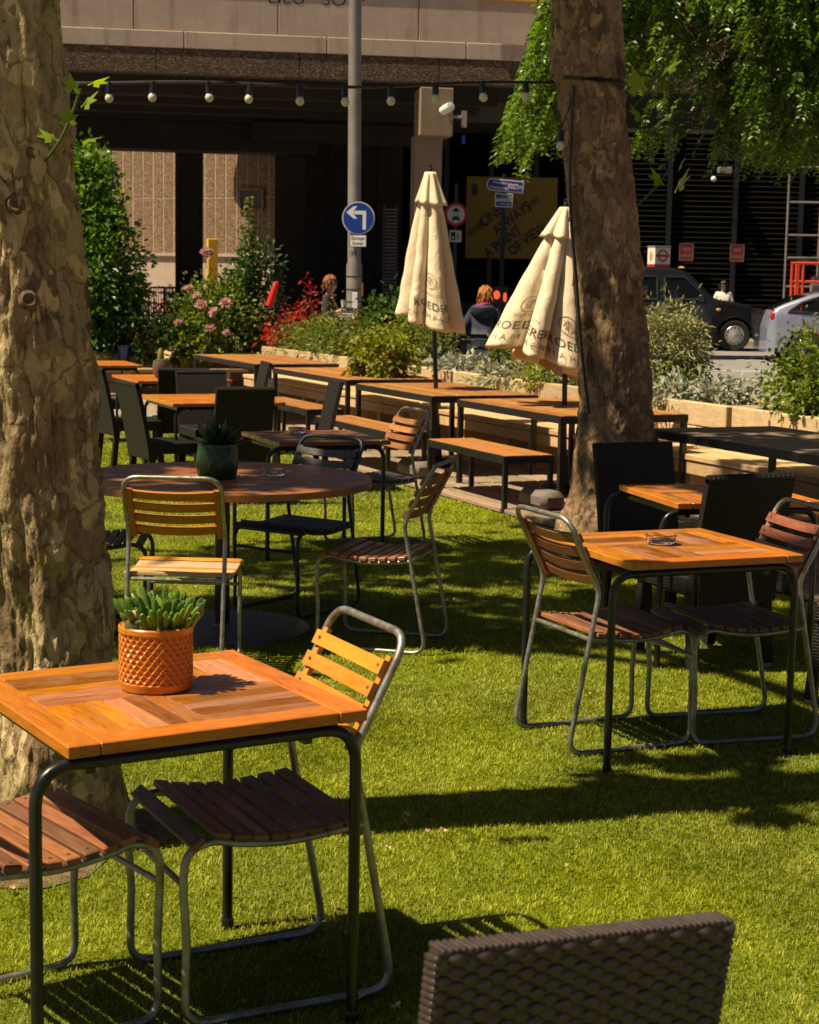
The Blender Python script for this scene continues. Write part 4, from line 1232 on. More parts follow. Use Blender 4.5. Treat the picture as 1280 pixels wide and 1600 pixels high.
def parasol(x, y, top_z, Rm, sx, sy, hem, hem_slope, hem_dir, nf, ph, label, seed, tilt, texts):
    t = empty('closed_parasol', (x, y, 0.026), 0, label, 'parasol', 'cream closed parasols')
    t.rotation_euler = (0, tilt, 0)
    rs = np.random.default_rng(seed)
    lobe = rs.uniform(0.78, 1.15, nf); wob = rs.uniform(-0.12, 0.12, nf)
    def S(th, u, off=0.0, cap=False):
        q = (th - ph) / (2 * math.pi) * nf
        k = math.floor(q); f = q - k
        a, c = lobe[int(k) % nf], lobe[int(k + 1) % nf]
        f2 = f + wob[int(k) % nf] * math.sin(math.pi * f) * u
        fold = abs(math.cos(math.pi * f2)) ** 0.62
        amp = a * (1 - f) + c * f
        v = 0.74 - 0.38 * min(1, u * 1.15)
        r = (0.03 + Rm * u ** 0.82) * (v + (1 - v) * fold) * (1 + (amp - 1) * u)
        r += 0.006 * u * math.sin(9 * u + 3.1 * th) + 0.004 * math.sin(31 * u + 5 * th + seed) * u
        zt = top_z
        zh = hem + hem_slope * math.cos(th - hem_dir) - 0.035 * fold * amp
        z = zt + (zh - zt) * u
        r += off
        return Vector((r * math.cos(th) + sx * u ** 1.2, r * math.sin(th) + sy * u ** 1.2, z))
    N, K = nf * 14, 40
    b = MB(); vs = []; fs = []
    for i in range(K + 1):
        u = 0.02 + 0.98 * i / K
        for j in range(N): vs.append(S(2 * math.pi * j / N, u))
    for i in range(K):
        for j in range(N): fs.append((i * N + j, (i + 1) * N + j, (i + 1) * N + (j + 1) % N, i * N + (j + 1) % N))
    b.add(vs, fs); cv = b.build('canopy', CANVAS, t); cv.data.shade_smooth()
    md = cv.modifiers.new('solid', 'SOLIDIFY'); md.thickness = 0.003; md.offset = -1
    # vent cap
    b = MB(); vs = []; fs = []; K2 = 10
    for i in range(K2 + 1):
        u = 0.012 + 0.21 * i / K2
        fl = 0.012 + 0.022 * (i / K2) ** 2
        for j in range(N):
            p = S(2 * math.pi * j / N, u, fl + 0.012 * (i / K2) * math.sin(j * 0.5 + seed)); p.z += 0.015; vs.append(p)
    for i in range(K2):
        for j in range(N): fs.append((i * N + j, (i + 1) * N + j, (i + 1) * N + (j + 1) % N, i * N + (j + 1) % N))
    b.add(vs, fs); vc = b.build('vent_cap', CANVAS, t); vc.data.shade_smooth()
    md = vc.modifiers.new('solid', 'SOLIDIFY'); md.thickness = 0.003; md.offset = -1
    MB().tube([(0, 0, 0.0), (0, 0, top_z + 0.02)], 0.021, 12).build('pole', BLACKPAINT, t, smooth=True)
    MB().lathe([(0.016, 0), (0.024, 0.012), (0.017, 0.03), (0.022, 0.045), (0.0, 0.062)], 12, (0, 0, top_z + 0.01)).build('finial', BLACKPAINT, t, smooth=True)
    MB().lathe([(0.2, 0.0), (0.2, 0.05), (0.17, 0.075), (0.04, 0.08), (0.035, 0.30), (0.0, 0.30)], 20).build('base', BLACKPAINT, t, smooth=True)
    for txt, size, th0, u0, mat, sp, bold in texts:
        if txt == 'emblem':
            me = bpy.data.meshes.new('emblem'); bm = bmesh.new()
            n = 32
            def ringv(r, k): return bm.verts.new((size * r * math.cos(2 * math.pi * k / n), size * 1.15 * r * math.sin(2 * math.pi * k / n), 0))
            o_ = [ringv(1, k) for k in range(n)]; i_ = [ringv(0.9, k) for k in range(n)]
            for k in range(n): bm.faces.new((o_[k], o_[(k + 1) % n], i_[(k + 1) % n], i_[k]))
            for (x0, y0, x1, y1) in ((-.45, .5, .3, -.5), (.45, .5, -.3, -.5), (-.5, -.2, -.1, .6), (.5, -.2, .1, .6), (-.3, .0, .3, .0), (0, -.7, 0, .7)):
                d = Vector((y1 - y0, x0 - x1, 0)).normalized() * 0.05
                q = [bm.verts.new(((x0 + d.x) * size, (y0 + d.y) * size, 0)), bm.verts.new(((x1 + d.x) * size, (y1 + d.y) * size, 0)), bm.verts.new(((x1 - d.x) * size, (y1 - d.y) * size, 0)), bm.verts.new(((x0 - d.x) * size, (y0 - d.y) * size, 0))]
                bm.faces.new(q)
            bmesh.ops.triangulate(bm, faces=bm.faces[:])
            bm.to_mesh(me); bm.free(); me.materials.append(mat)
        else:
            me = text_mesh(txt, size, mat, bold, sp, sub=3)
        Ln = top_z - hem
        for v in me.vertices:
            u = u0 - v.co.y / Ln
            r = 0.03 + Rm * u ** 0.82
            p = S(th0 + v.co.x / (r * 1.05), u, 0.0045)
            v.co = p
        me.update()
        link('emblem' if txt == 'emblem' else 'lettering', me, cv)
    return t
F = -math.pi / 2
parasol(0.25, 15.8, 2.63, 0.29, -0.055, -0.04, 1.33, 0.10, R(150), 7, F + 0.35, 'tall closed cream parasol with Roederer lettering, left of the two', 5, R(-2.6),
        [('emblem', 0.055, F + 0.02, 0.70, CANVAS_INK2, 1, 0), ('ROEDERER', 0.088, F + 0.24, 0.855, CANVAS_INK, 1.05, 0.002), ('CHAMPAGNE', 0.06, F + 0.15, 0.925, CANVAS_INK2, 1.7, 0.0), ('DEPUIS 1776', 0.03, F + 0.1, 0.785, CANVAS_INK2, 1.3, 0)])
parasol(1.24, 13.95, 2.26, 0.385, -0.225, -0.02, 1.08, 0.15, R(195), 7, F + 0.72, 'closed cream parasol leaning behind the right tree trunk', 9, R(-1.2),
        [('emblem', 0.058, F + 0.48, 0.74, CANVAS_INK2, 1, 0), ('ROEDERER', 0.096, F - 0.52, 0.85, CANVAS_INK, 1.05, 0.002), ('CHAMPAGNE', 0.065, F - 0.52, 0.93, CANVAS_INK2, 1.7, 0.0), ('ROEDERER', 0.086, F + 0.72, 0.86, CANVAS_INK, 1.05, 0.002), ('CHAMPAGNE', 0.06, F + 0.72, 0.935, CANVAS_INK2, 1.7, 0), ('DEPUIS 1776', 0.034, F - 0.5, 0.775, CANVAS_INK2, 1.3, 0), ('emblem', 0.058, F - 0.62, 0.70, CANVAS_INK2, 1, 0)])
STONE = plain('grey_weight_block', (0.16, 0.13, 0.11), 0.8, 0, 0.2, 8, bump=0.3)
for (s, n, lab) in ((2.05, -0.02, 'rounded concrete weight block under the right parasol table'), (-0.1, -0.1, 'rounded concrete weight block under the left parasol table')):
    p = row(s, n); MB().box((0, 0, 0.07), (0.42, 0.2, 0.14)).build('weight_block', STONE, None, (p.x, p.y, 0.028), (0, 0, ROWZ), bevel=0.04, smooth=True, label=lab, cat='weight', group='weight blocks under the parasol tables')

# ------------------------------------------------------------------ leaf helper
def leaf_mesh(name, P, D, L, W, mat, rnd, droop=0.25, extra=None):
    """P base points, D directions (unit), L length, W half width per leaf: a folded four-sided leaf"""
    n = len(P)
    up = RNG.normal(0, 1, (n, 3)); up[:, 2] += 1.2
    side = np.cross(D, up); side /= np.linalg.norm(side, axis=1, keepdims=True) + 1e-9
    nr = np.cross(side, D)
    L = np.broadcast_to(L, n)[:, None]; W = np.broadcast_to(W, n)[:, None]
    mid = P + D * L * 0.45
    a = P; b = mid + side * W + nr * W * 0.35; c = P + D * L - np.array([0, 0, 1.0]) * L * droop; d = mid - side * W + nr * W * 0.35
    V = np.stack([a, b, c, d], 1).reshape(-1, 3)
    i = 4 * np.arange(n)[:, None]
    F = np.concatenate([i + np.array([[0, 1, 2]]), i + np.array([[0, 2, 3]])], 0)
    return np_mesh(name, V, F, mat, np.concatenate([rnd, rnd]))
def unit(a): return a / (np.linalg.norm(a, axis=1, keepdims=True) + 1e-9)
def cloud(center, radii, n, clumps=30, spread=0.28, seed=0, flat=0.0, shell=0.55):
    """points gathered in clumps spread through an ellipsoid; returns points, outward directions"""
    g = np.random.default_rng(seed)
    c = unit(g.normal(0, 1, (clumps, 3))) * (shell + (1 - shell) * g.random((clumps, 1)) ** 0.5)
    if flat: c[:, 2] = np.abs(c[:, 2]) * (1 - flat) + c[:, 2] * 0
    k = g.integers(0, clumps, n)
    p = c[k] + g.normal(0, spread, (n, 3)) * (0.5 + g.random((clumps, 1))[k])
    rad = np.array(radii)
    d = unit(p * 0.9 + g.normal(0, 0.7, (n, 3)) + np.array([0, 0, 0.15]))
    return p * rad + np.array(center), d, g
L_LAUREL = leafmat('laurel_leaf', (0.026, 0.08, 0.007), (0.12, 0.25, 0.022), 0.4, 0.33, 0.6)
L_ROSE = leafmat('rose_leaf', (0.035, 0.085, 0.010), (0.19, 0.26, 0.035), 0.4, 0.45, 0.4, (0.32, 0.28, 0.05))
L_HERB = leafmat('herb_leaf', (0.04, 0.075, 0.015), (0.16, 0.20, 0.04), 0.35, 0.5, 0.3, (0.34, 0.26, 0.06))
L_DARK = leafmat('dark_shrub_leaf', (0.015, 0.045, 0.010), (0.06, 0.125, 0.022), 0.3, 0.35, 0.5)
L_YEL = leafmat('yellow_green_leaf', (0.07, 0.115, 0.012), (0.27, 0.30, 0.03), 0.4, 0.5, 0.3, (0.42, 0.38, 0.06))
L_VARI = leafmat('variegated_leaf', (0.10, 0.125, 0.04), (0.38, 0.38, 0.17), 0.3, 0.5, 0.3, (0.55, 0.52, 0.32))
L_SILVER = leafmat('silver_leaf', (0.16, 0.18, 0.12), (0.42, 0.43, 0.33), 0.25, 0.8, 0.15)
L_RED = leafmat('red_leaf', (0.16, 0.012, 0.008), (0.42, 0.045, 0.018), 0.35, 0.45, 0.3, (0.6, 0.12, 0.03))
L_RUST = leafmat('rusty_leaf', (0.14, 0.05, 0.015), (0.34, 0.13, 0.03), 0.35, 0.6, 0.2)
L_PURPLE = leafmat('purple_flower', (0.09, 0.025, 0.07), (0.20, 0.06, 0.16), 0.3, 0.6, 0.2)
L_PINK = leafmat('rose_petal', (0.48, 0.27, 0.26), (0.70, 0.48, 0.45), 0.35, 0.6, 0.2)
L_PLANE = leafmat('plane_tree_leaf', (0.03, 0.075, 0.008), (0.10, 0.18, 0.02), 0.4, 0.45, 0.4)
L_SPROUT = leafmat('young_plane_leaf', (0.12, 0.22, 0.010), (0.24, 0.36, 0.02), 0.55, 0.4, 0.4)
L_ROB = leafmat('robinia_leaflet', (0.014, 0.048, 0.005), (0.145, 0.25, 0.022), 0.4, 0.34, 0.5, (0.24, 0.27, 0.04))
L_DEAD = leafmat('dry_leaf', (0.28, 0.16, 0.06), (0.58, 0.44, 0.22), 0.25, 0.7, 0.2)
STEM = plain('green_stem', (0.06, 0.085, 0.025), 0.6, 0, 0.3, 8)
TWIG = plain('brown_twig', (0.07, 0.05, 0.03), 0.8, 0, 0.3, 12)
def shrub(name, label, cat, base, center, radii, n, L, W, mat, seed, clumps=30, spread=0.26, droop=0.2, flat=0.0, stems=9, group=None, shell=0.45, stemmat=None):
    t = empty(name, base, 0, label, cat, group)
    P, D, g = cloud(center, radii, n, clumps, spread, seed, flat, shell)
    zmin = 0.005
    P[:, 2] = np.maximum(P[:, 2], zmin)
    me = leaf_mesh('foliage', P, D, L * g.uniform(0.65, 1.3, n), W * g.uniform(0.7, 1.2, n), mat, g.random(n), droop)
    link('foliage', me, t)
    b = MB(); rr = random.Random(seed)
    for k in range(stems):
        a = rr.uniform(0, 6.28); q = rr.uniform(0.3, 0.85)
        e = Vector((center[0] + math.cos(a) * radii[0] * q, center[1] + math.sin(a) * radii[1] * q, center[2] + radii[2] * rr.uniform(-0.1, 0.7)))
        s0 = Vector((rr.uniform(-.08, .08) * radii[0], rr.uniform(-.08, .08) * radii[1], -0.03))
        b.tube(spline([s0, (s0 + e) * 0.5 + Vector((0, 0, 0.05 * radii[2])), e], 4), [0.008] * 4 + [0.006] * 4 + [0.003], 5)
    b.build('stems', stemmat or TWIG, t)
    return t
SZ = 0.70   # soil height
GP = 'plants growing in the sleeper planters'
def rp(s, n): return tuple(row(s, n, SZ))
# back left planter
shrub('laurel_bush', 'big glossy dark green laurel bush behind the left tree trunk', 'bush', (-4.45, 24.9, 0.55), (-0.06, 0, 0.98), (0.62, 0.6, 1.12), 9000, 0.12, 0.030, L_LAUREL, 1, 110, 0.17, stems=14)
shrub('laurel_bush', 'pointed top of glossy laurel leaves beside the left trunk', 'bush', (-4.62, 24.95, 0.55), (0, 0, 2.05), (0.42, 0.4, 0.75), 3000, 0.12, 0.030, L_LAUREL, 91, 40, 0.18, stems=8)
shrub('laurel_bush', 'low leafy shrub at the foot of the big laurel bush', 'bush', (-3.95, 24.55, 0.55), (0, 0, 0.25), (0.6, 0.3, 0.35), 1500, 0.09, 0.022, L_DARK, 2, 24)
shrub('rose_bush', 'rose bush with pale pink blooms in the back left planter', 'bush', (-2.85, 24.85, 0.55), (0.12, 0, 0.5), (0.68, 0.40, 0.52), 4800, 0.075, 0.024, L_ROSE, 3, 60, 0.2, stems=16)
shrub('rose_bush', 'taller rose stems left of the hollyhock', 'bush', (-2.62, 25.0, 0.55), (0, 0, 0.72), (0.3, 0.3, 0.42), 1200, 0.08, 0.024, L_ROSE, 4, 24, stems=9)
shrub('leafy_border_plant', 'broad-leaved bright green border plant below the rose bush', 'plant', (-3.0, 24.55, 0.55), (0, 0, 0.13), (0.62, 0.16, 0.17), 700, 0.12, 0.045, L_YEL, 5, 24)
shrub('leafy_border_plant', 'low dark border plant left of the rose bush', 'plant', (-3.55, 24.5, 0.55), (0, 0, 0.18), (0.4, 0.2, 0.25), 800, 0.09, 0.03, L_DARK, 6, 20)
shrub('rusty_grass', 'small rust-brown feathery plant by the blue pot', 'plant', (-3.75, 24.45, 0.55), (0, 0, 0.2), (0.18, 0.14, 0.25), 700, 0.06, 0.006, L_RUST, 7, 20)
shrub('wilting_plant', 'wilting orange-brown plant at the planter corner', 'plant', (-2.02, 24.7, 0.55), (0, 0, 0.22), (0.10, 0.10, 0.27), 260, 0.09, 0.018, L_RUST, 8, 14, droop=0.7)
shrub('green_climber', 'leafy green climber around the hollyhock', 'plant', (-2.35, 24.9, 0.55), (0.15, 0, 0.9), (0.36, 0.25, 0.62), 1700, 0.10, 0.03, L_DARK, 9, 30)
# roses
def rose(x, y, z, r, seed, lab):
    t = empty('rose_bloom', (x, y, z), 0, lab, 'flower', 'pink rose blooms')
    g = np.random.default_rng(seed); n = 60
    th = g.uniform(0, 6.28, n); q = np.sqrt(g.random(n)); el = (1 - q) * 1.2
    D = unit(np.stack([np.cos(th) * q, np.sin(th) * q, 0.25 + el], 1)); P = np.stack([np.cos(th) * q * r * 0.35, np.sin(th) * q * r * 0.35, np.zeros(n)], 1)
    me = leaf_mesh('petals', P, D, r * g.uniform(0.7, 1.1, n), r * 0.38, L_PINK, g.random(n), 0.1)
    o = link('petals', me, t); o.rotation_euler = (R(50), 0, g.uniform(-0.4, 0.4))
    MB().tube([(0, 0.02, -0.22), (0, 0.01, -0.1), (0, 0, 0)], 0.005, 5).build('stem', STEM, t)
for i, (x, y, z, r, lab) in enumerate(((-2.95, 24.42, 1.30, 0.085, 'pink rose highest right in the cluster near the bush middle'), (-2.78, 24.40, 1.20, 0.075, 'pink rose directly in the centre of the rose bush'), (-2.62, 24.42, 1.33, 0.085, 'open pink rose right of centre in the rose bush'), (-2.82, 24.38, 0.98, 0.07, 'pink rose low in the rose bush'), (-2.60, 24.38, 0.92, 0.06, 'small pink rose lowest at the right of the bush'), (-3.15, 24.6, 1.52, 0.07, 'faded pink rose above the bicycle wheels'), (-2.92, 24.8, 2.02, 0.09, 'pale pink rose on a tall stem left of the yellow pillar'), (-3.28, 24.5, 1.05, 0.06, 'small whitish rose at the left of the bush'), (-3.02, 24.5, 1.42, 0.06, 'peach rose at the upper left of the bush'))):
    rose(x, y, z, r, 40 + i, lab)
def hollyhock():
    t = empty('hollyhock', (-2.36, 24.9, 0.55), 0, 'tall thin hollyhock spike rising over the rose bush', 'plant')
    pts = spline([(0, 0, -0.03), (0.02, 0, 0.9), (0.04, 0, 1.6), (-0.02, 0, 2.25)], 8)
    MB().tube(pts, [0.014 - 0.010 * i / (len(pts) - 1) for i in range(len(pts))], 6).build('stem', STEM, t)
    g = np.random.default_rng(77); n = 420
    z = 0.35 + 1.9 * g.random(n) ** 1.5; r = 0.22 * (1 - (z - 0.35) / 2.2); th = g.uniform(0, 6.28, n)
    P = np.stack([0.02 + r * np.cos(th) * g.random(n), r * np.sin(th) * g.random(n), z], 1)
    D = unit(np.stack([np.cos(th), np.sin(th), g.normal(0, 0.4, n)], 1))
    link('foliage', leaf_mesh('foliage', P, D, 0.10 * g.uniform(.5, 1.2, n) * (1.1 - 0.35 * z / 2), 0.03, L_HERB, g.random(n), 0.3), t)
hollyhock()
RED = plain('bright_red_plastic', (0.62, 0.02, 0.008), 0.4, 0, 0.1, 5)
t = empty('red_marker', (-2.03, 24.6, 0.55), 0, 'bright red tapered marker standing among the roses', 'marker')
MB().lathe([(0.0, 0), (0.05, 0.03), (0.055, 0.2), (0.03, 0.38), (0.0, 0.40)], 12).build('cap', RED, t, (0, 0, 0.72), (0, R(18), 0), smooth=True)
MB().tube([(0, 0, -0.02), (0, 0, 0.74)], 0.012, 6).build('stake', TWIG, t)
t = empty('blue_pot', (-4.02, 24.32, 0.55), 0, 'small blue glazed pot at the foot of the laurel bush', 'pot')
MB().lathe([(0.07, 0), (0.095, 0.17), (0.1, 0.18), (0.085, 0.17), (0.065, 0.02), (0, 0.02)], 18).build('pot', plain('cobalt_glaze', (0.01, 0.03, 0.22), 0.25, 0, 0.2, 6), t, smooth=True)
# right planters
shrub('red_leaf_shrub', 'bright red-leaved shrub left of the woman in the dark cardigan', 'shrub', rp(-9.25, 2.0), (0, 0, 0.27), (0.30, 0.26, 0.30), 620, 0.085, 0.014, L_RED, 11, 22, 0.22, droop=0.45)
shrub('red_leaf_shrub', 'tall sprig of red leaves just behind the red-leaved shrub', 'shrub', rp(-9.0, 2.2), (-0.02, 0, 0.62), (0.11, 0.12, 0.36), 170, 0.08, 0.018, L_RED, 12, 14)
shrub('mixed_herb', 'yellow-green herb clump beneath the red-leaved shrub', 'plant', rp(-8.5, 1.95), (0, 0, 0.16), (0.45, 0.28, 0.24), 1500, 0.07, 0.014, L_HERB, 13, 26)
shrub('mixed_herb', 'feathery green herb in front of the woman in the dark cardigan', 'plant', rp(-7.9, 1.95), (0, 0, 0.20), (0.30, 0.25, 0.27), 1500, 0.07, 0.010, L_ROSE, 14, 26)
shrub('mixed_herb', 'loose green herb clump at the foot of the lamp post', 'plant', rp(-7.2, 1.95), (0, 0, 0.24), (0.35, 0.26, 0.32), 1300, 0.07, 0.014, L_HERB, 15, 26)
shrub('rusty_shrub', 'small rust-flowered shrub left of the left parasol', 'shrub', rp(-6.5, 2.1), (0, 0, 0.32), (0.30, 0.25, 0.28), 1100, 0.05, 0.012, L_RUST, 16, 26)
shrub('mixed_herb', 'olive herb clump below the rust-flowered shrub', 'plant', rp(-6.6, 1.9), (0, 0, 0.16), (0.4, 0.2, 0.22), 1000, 0.07, 0.014, L_HERB, 17, 22)
shrub('glossy_shrub', 'glossy dark shrub half behind the left parasol skirt', 'shrub', rp(-5.9, 2.05), (0, 0, 0.36), (0.28, 0.26, 0.40), 900, 0.12, 0.035, L_DARK, 18, 26)
shrub('mixed_herb', 'yellow-green leafy clump right under the left parasol', 'plant', rp(-5.1, 1.95), (0, 0, 0.24), (0.42, 0.26, 0.30), 1600, 0.07, 0.016, L_YEL, 19, 30)
shrub('mixed_herb', 'pale green leafy clump right of the left parasol pole', 'plant', rp(-4.6, 2.0), (0, 0, 0.25), (0.28, 0.26, 0.30), 1200, 0.075, 0.016, L_HERB, 20, 26)
shrub('silver_plant', 'low silver-leaved plant in front of the woman in navy', 'plant', rp(-3.35, 1.9), (0, 0, 0.07), (0.46, 0.24, 0.13), 650, 0.10, 0.022, L_SILVER, 21, 26, flat=0.2)
shrub('loose_green_shrub', 'loose green shrub between the woman in navy and the right parasol', 'shrub', rp(-2.45, 2.15), (0, 0, 0.19), (0.36, 0.22, 0.26), 1300, 0.07, 0.018, L_HERB, 22, 30)
shrub('silver_plant', 'silver-leaved plant trailing over the planter edge below the right parasol', 'plant', rp(-1.95, 1.85), (0, 0, 0.06), (0.42, 0.22, 0.12), 600, 0.10, 0.02, L_SILVER, 23, 26)
shrub('mixed_herb', 'yellowish clump beneath the right parasol skirt', 'plant', rp(-1.2, 1.95), (0, 0, 0.14), (0.42, 0.25, 0.2), 1000, 0.06, 0.016, L_YEL, 24, 24)
shrub('mixed_herb', 'dark herb clump hidden behind the right tree trunk', 'plant', rp(-0.4, 2.0), (0, 0, 0.2), (0.35, 0.28, 0.28), 900, 0.06, 0.016, L_DARK, 25, 24)
shrub('variegated_shrub', 'rounded cream-variegated shrub right of the right tree trunk', 'shrub', rp(0.33, 2.05), (0, 0, 0.40), (0.36, 0.34, 0.42), 4200, 0.065, 0.010, L_VARI, 26, 60, 0.17)
shrub('mixed_herb', 'dark green leaves at the foot of the cream-variegated shrub', 'plant', rp(0.5, 1.9), (0, 0, 0.14), (0.36, 0.2, 0.2), 1000, 0.06, 0.016, L_ROSE, 27, 24)
shrub('silver_plant', 'silver-leaved plant between the variegated shrub and the purple-spiked plant', 'plant', rp(1.15, 1.92), (0, 0, 0.07), (0.42, 0.22, 0.14), 700, 0.09, 0.018, L_SILVER, 28, 26)
shrub('leafy_green_shrub', 'leafy bright green shrub at the right edge of the photo', 'shrub', rp(2.75, 2.0), (0, 0, 0.25), (0.34, 0.3, 0.33), 3200, 0.055, 0.019, L_ROSE, 29, 40)
shrub('reddish_stem_shrub', 'open shrub with reddish stems before the silver car', 'shrub', rp(2.25, 2.1), (0, 0, 0.30), (0.25, 0.25, 0.34), 1300, 0.05, 0.014, L_HERB, 30, 30, stems=18, stemmat=plain('red_stem', (0.16, 0.06, 0.035), 0.6, 0, 0.3, 8))
shrub('leafy_green_shrub', 'green shrub in the right planter beyond the photo edge', 'shrub', rp(3.6, 2.05), (0, 0, 0.27), (0.5, 0.34, 0.36), 1500, 0.09, 0.030, L_ROSE, 31, 30)
def spikes(label, base, pts, seed):
    t = empty('purple_spike_plant', base, 0, label, 'plant')
    g = np.random.default_rng(seed); PP = []; DD = []; b = MB()
    for x, y, z in pts:
        b.tube([(x * 0.3, y * 0.3, -0.02), (x, y, z)], 0.004, 5)
        n = 90; k = g.random(n)
        c = np.array([x, y, z]); th = g.uniform(0, 6.28, n)
        PP.append(np.stack([x + 0.006 * np.cos(th), y + 0.006 * np.sin(th), z - 0.12 + 0.16 * k], 1)); DD.append(unit(np.stack([np.cos(th), np.sin(th), np.full(n, 0.8)], 1)))
    b.build('stems', STEM, t)
    P = np.concatenate(PP); D = np.concatenate(DD)
    link('blossom', leaf_mesh('blossom', P, D, 0.022, 0.008, L_PURPLE, g.random(len(P)), 0.1), t)
spikes('purple flower spikes in front of the silver car', rp(2.5, 2.15), [(-0.05, 0, 0.62), (0.03, 0.02, 0.55), (0.12, 0, 0.6), (0.2, 0.03, 0.52), (-0.15, 0, 0.5)], 33)

# ------------------------------------------------------------------ pots, ashtrays
def _pot_relief():
    n, k = 176, 64; R0 = 0.086; H = 0.146; vs = []; fs = []
    b = MB()
    for i in range(k + 1):
        z = H * i / k
        for j in range(n):
            th = 2 * math.pi * j / n
            u = th / (2 * math.pi) * 30; v = (z - 0.022) / 0.0118 * 0.5
            inside = 0.020 < z < H - 0.012
            d = 0.0
            if inside:
                a = abs(((u + v) % 1) - 0.5) * 2; c = abs(((u - v) % 1) - 0.5) * 2
                rdg = max(a, c)
                d = -0.0048 + 0.0048 * min(1, max(0, (rdg - 0.55) / 0.3))
            r = R0 + d + (0.001 if z > H - 0.012 else 0) - (0.004 * (1 - z / 0.018) if z < 0.018 else 0)
            vs.append((r * math.cos(th), r * math.sin(th), z))
    for i in range(k):
        for j in range(n):
            fs.append((i * n + j, i * n + (j + 1) % n, (i + 1) * n + (j + 1) % n, (i + 1) * n + j))
    b.add(vs, fs)
    b.lathe([(0.0, 0.0005), (0.0815, 0.0005)], n)
    b.lathe([(R0 + 0.001, H), (R0 - 0.002, H + 0.003), (R0 - 0.007, H), (R0 - 0.008, H - 0.03)], 64)
    return b
ORANGEGLAZE = plain('ochre_glaze', (0.55, 0.18, 0.012), 0.32, 0, 0.12, 9)
t = empty('orange_pot', (-0.585, 3.985, 0.741), R(20), 'ochre orange pot with diamond relief on the foreground table', 'pot')
_pot_relief().build('pot', ORANGEGLAZE, t, smooth=True)
MB().lathe([(0.0, 0.122), (0.077, 0.118)], 24).build('soil', SOIL, t)
L_SUCC = leafmat('succulent_green', (0.04, 0.10, 0.012), (0.17, 0.29, 0.035), 0.25, 0.35, 0.5)
L_SUCC2 = leafmat('dark_succulent', (0.018, 0.042, 0.020), (0.05, 0.095, 0.04), 0.15, 0.35, 0.5)
def fingers(n, seed, rad, hmin, hmax, r0, mat, squash=1.0):
    rr = random.Random(seed); b = MB(); att = []
    for k in range(n):
        a = rr.uniform(0, 6.283); q = rad * math.sqrt(rr.random()); h = rr.uniform(hmin, hmax) * (1 - 0.35 * q / rad)
        o = Vector((q * math.cos(a) * 0.6, q * math.sin(a) * 0.6, 0)); lean = Vector((math.cos(a), math.sin(a), 0)) * (0.25 + 0.9 * q / rad) * h * 0.6
        z0 = rr.uniform(0.0, 0.35) * h
        p = [o + lean * 0.2 + Vector((0, 0, z0)), o + lean * 0.55 + Vector((0, 0, z0 + (h - z0) * 0.55)), o + lean * 0.9 + Vector((0, 0, h * 0.92)), o + lean + Vector((0, 0, h))]
        f0 = len(b.f); b.tube(p, [r0 * 0.55, r0, r0 * 0.95, r0 * 0.35], 6); att += [rr.random()] * (len(b.f) - f0)
    me = b.mesh(mat, True, 'foliage'); at = me.attributes.new('rnd', 'FLOAT', 'FACE'); at.data.foreach_set('value', att)
    return me
link('succulent', fingers(240, 5, 0.095, 0.045, 0.128, 0.0066, L_SUCC), t, (0.012, 0.005, 0.118))
cb = MB(); cb.lathe([(0.0, 0), (0.02, 0.004), (0.026, 0.025), (0.022, 0.048), (0.008, 0.058), (0, 0.058)], 14)
cb.build('small_cactus', leafmat('grey_cactus', (0.10, 0.10, 0.05), (0.2, 0.19, 0.1), 0.05, 0.8, 0.1), t, (-0.055, -0.028, 0.115), smooth=True)
MB().ball((0, 0, 0), (0.014, 0.014, 0.010)).build('cactus_flower', PALE_SLAT, t, (-0.055, -0.028, 0.178), smooth=True)
# green pot
t = empty('green_pot', (-0.92, 8.26, 0.741), R(10), 'dark green ribbed pot with succulent on the round table', 'pot')
b = MB(); n, k = 120, 30; vs = []; fs = []
for i in range(k + 1):
    z = 0.165 * i / k; base = 0.088 + 0.010 * math.sin(math.pi * min(1, i / k * 1.1))
    for j in range(n):
        th = 2 * math.pi * j / n
        d = 0.0025 * abs(math.sin(th * 12 + (8 if int(th * 12 / math.pi) % 2 else -8) * z * 6))
        r = base + (d if 2 < i < k - 2 else 0); vs.append((r * math.cos(th), r * math.sin(th), z))
for i in range(k):
    for j in range(n): fs.append((i * n + j, i * n + (j + 1) % n, (i + 1) * n + (j + 1) % n, (i + 1) * n + j))
b.add(vs, fs); b.lathe([(0.0, 0.0005), (0.088, 0.0005)], n); b.lathe([(0.0915, 0.165), (0.083, 0.167), (0.08, 0.14)], 60)
b.build('pot', plain('green_glaze', (0.016, 0.045, 0.006), 0.3, 0, 0.25, 9), t, smooth=True)
MB().lathe([(0.0, 0.145), (0.08, 0.142)], 24).build('soil', SOIL, t)
g = np.random.default_rng(5); n = 110; th = g.uniform(0, 6.28, n); el = g.uniform(0.2, 1.4, n)
D = unit(np.stack([np.cos(th) * np.cos(el), np.sin(th) * np.cos(el), np.sin(el)], 1)); P = D * 0.02 + np.array([0, 0, 0.15]) + g.normal(0, 0.02, (n, 3)) * np.array([1, 1, 0.6])
link('succulent', leaf_mesh('succulent', P, D, 0.095 * g.uniform(0.7, 1.2, n), 0.019, L_SUCC2, g.random(n), -0.1), t)
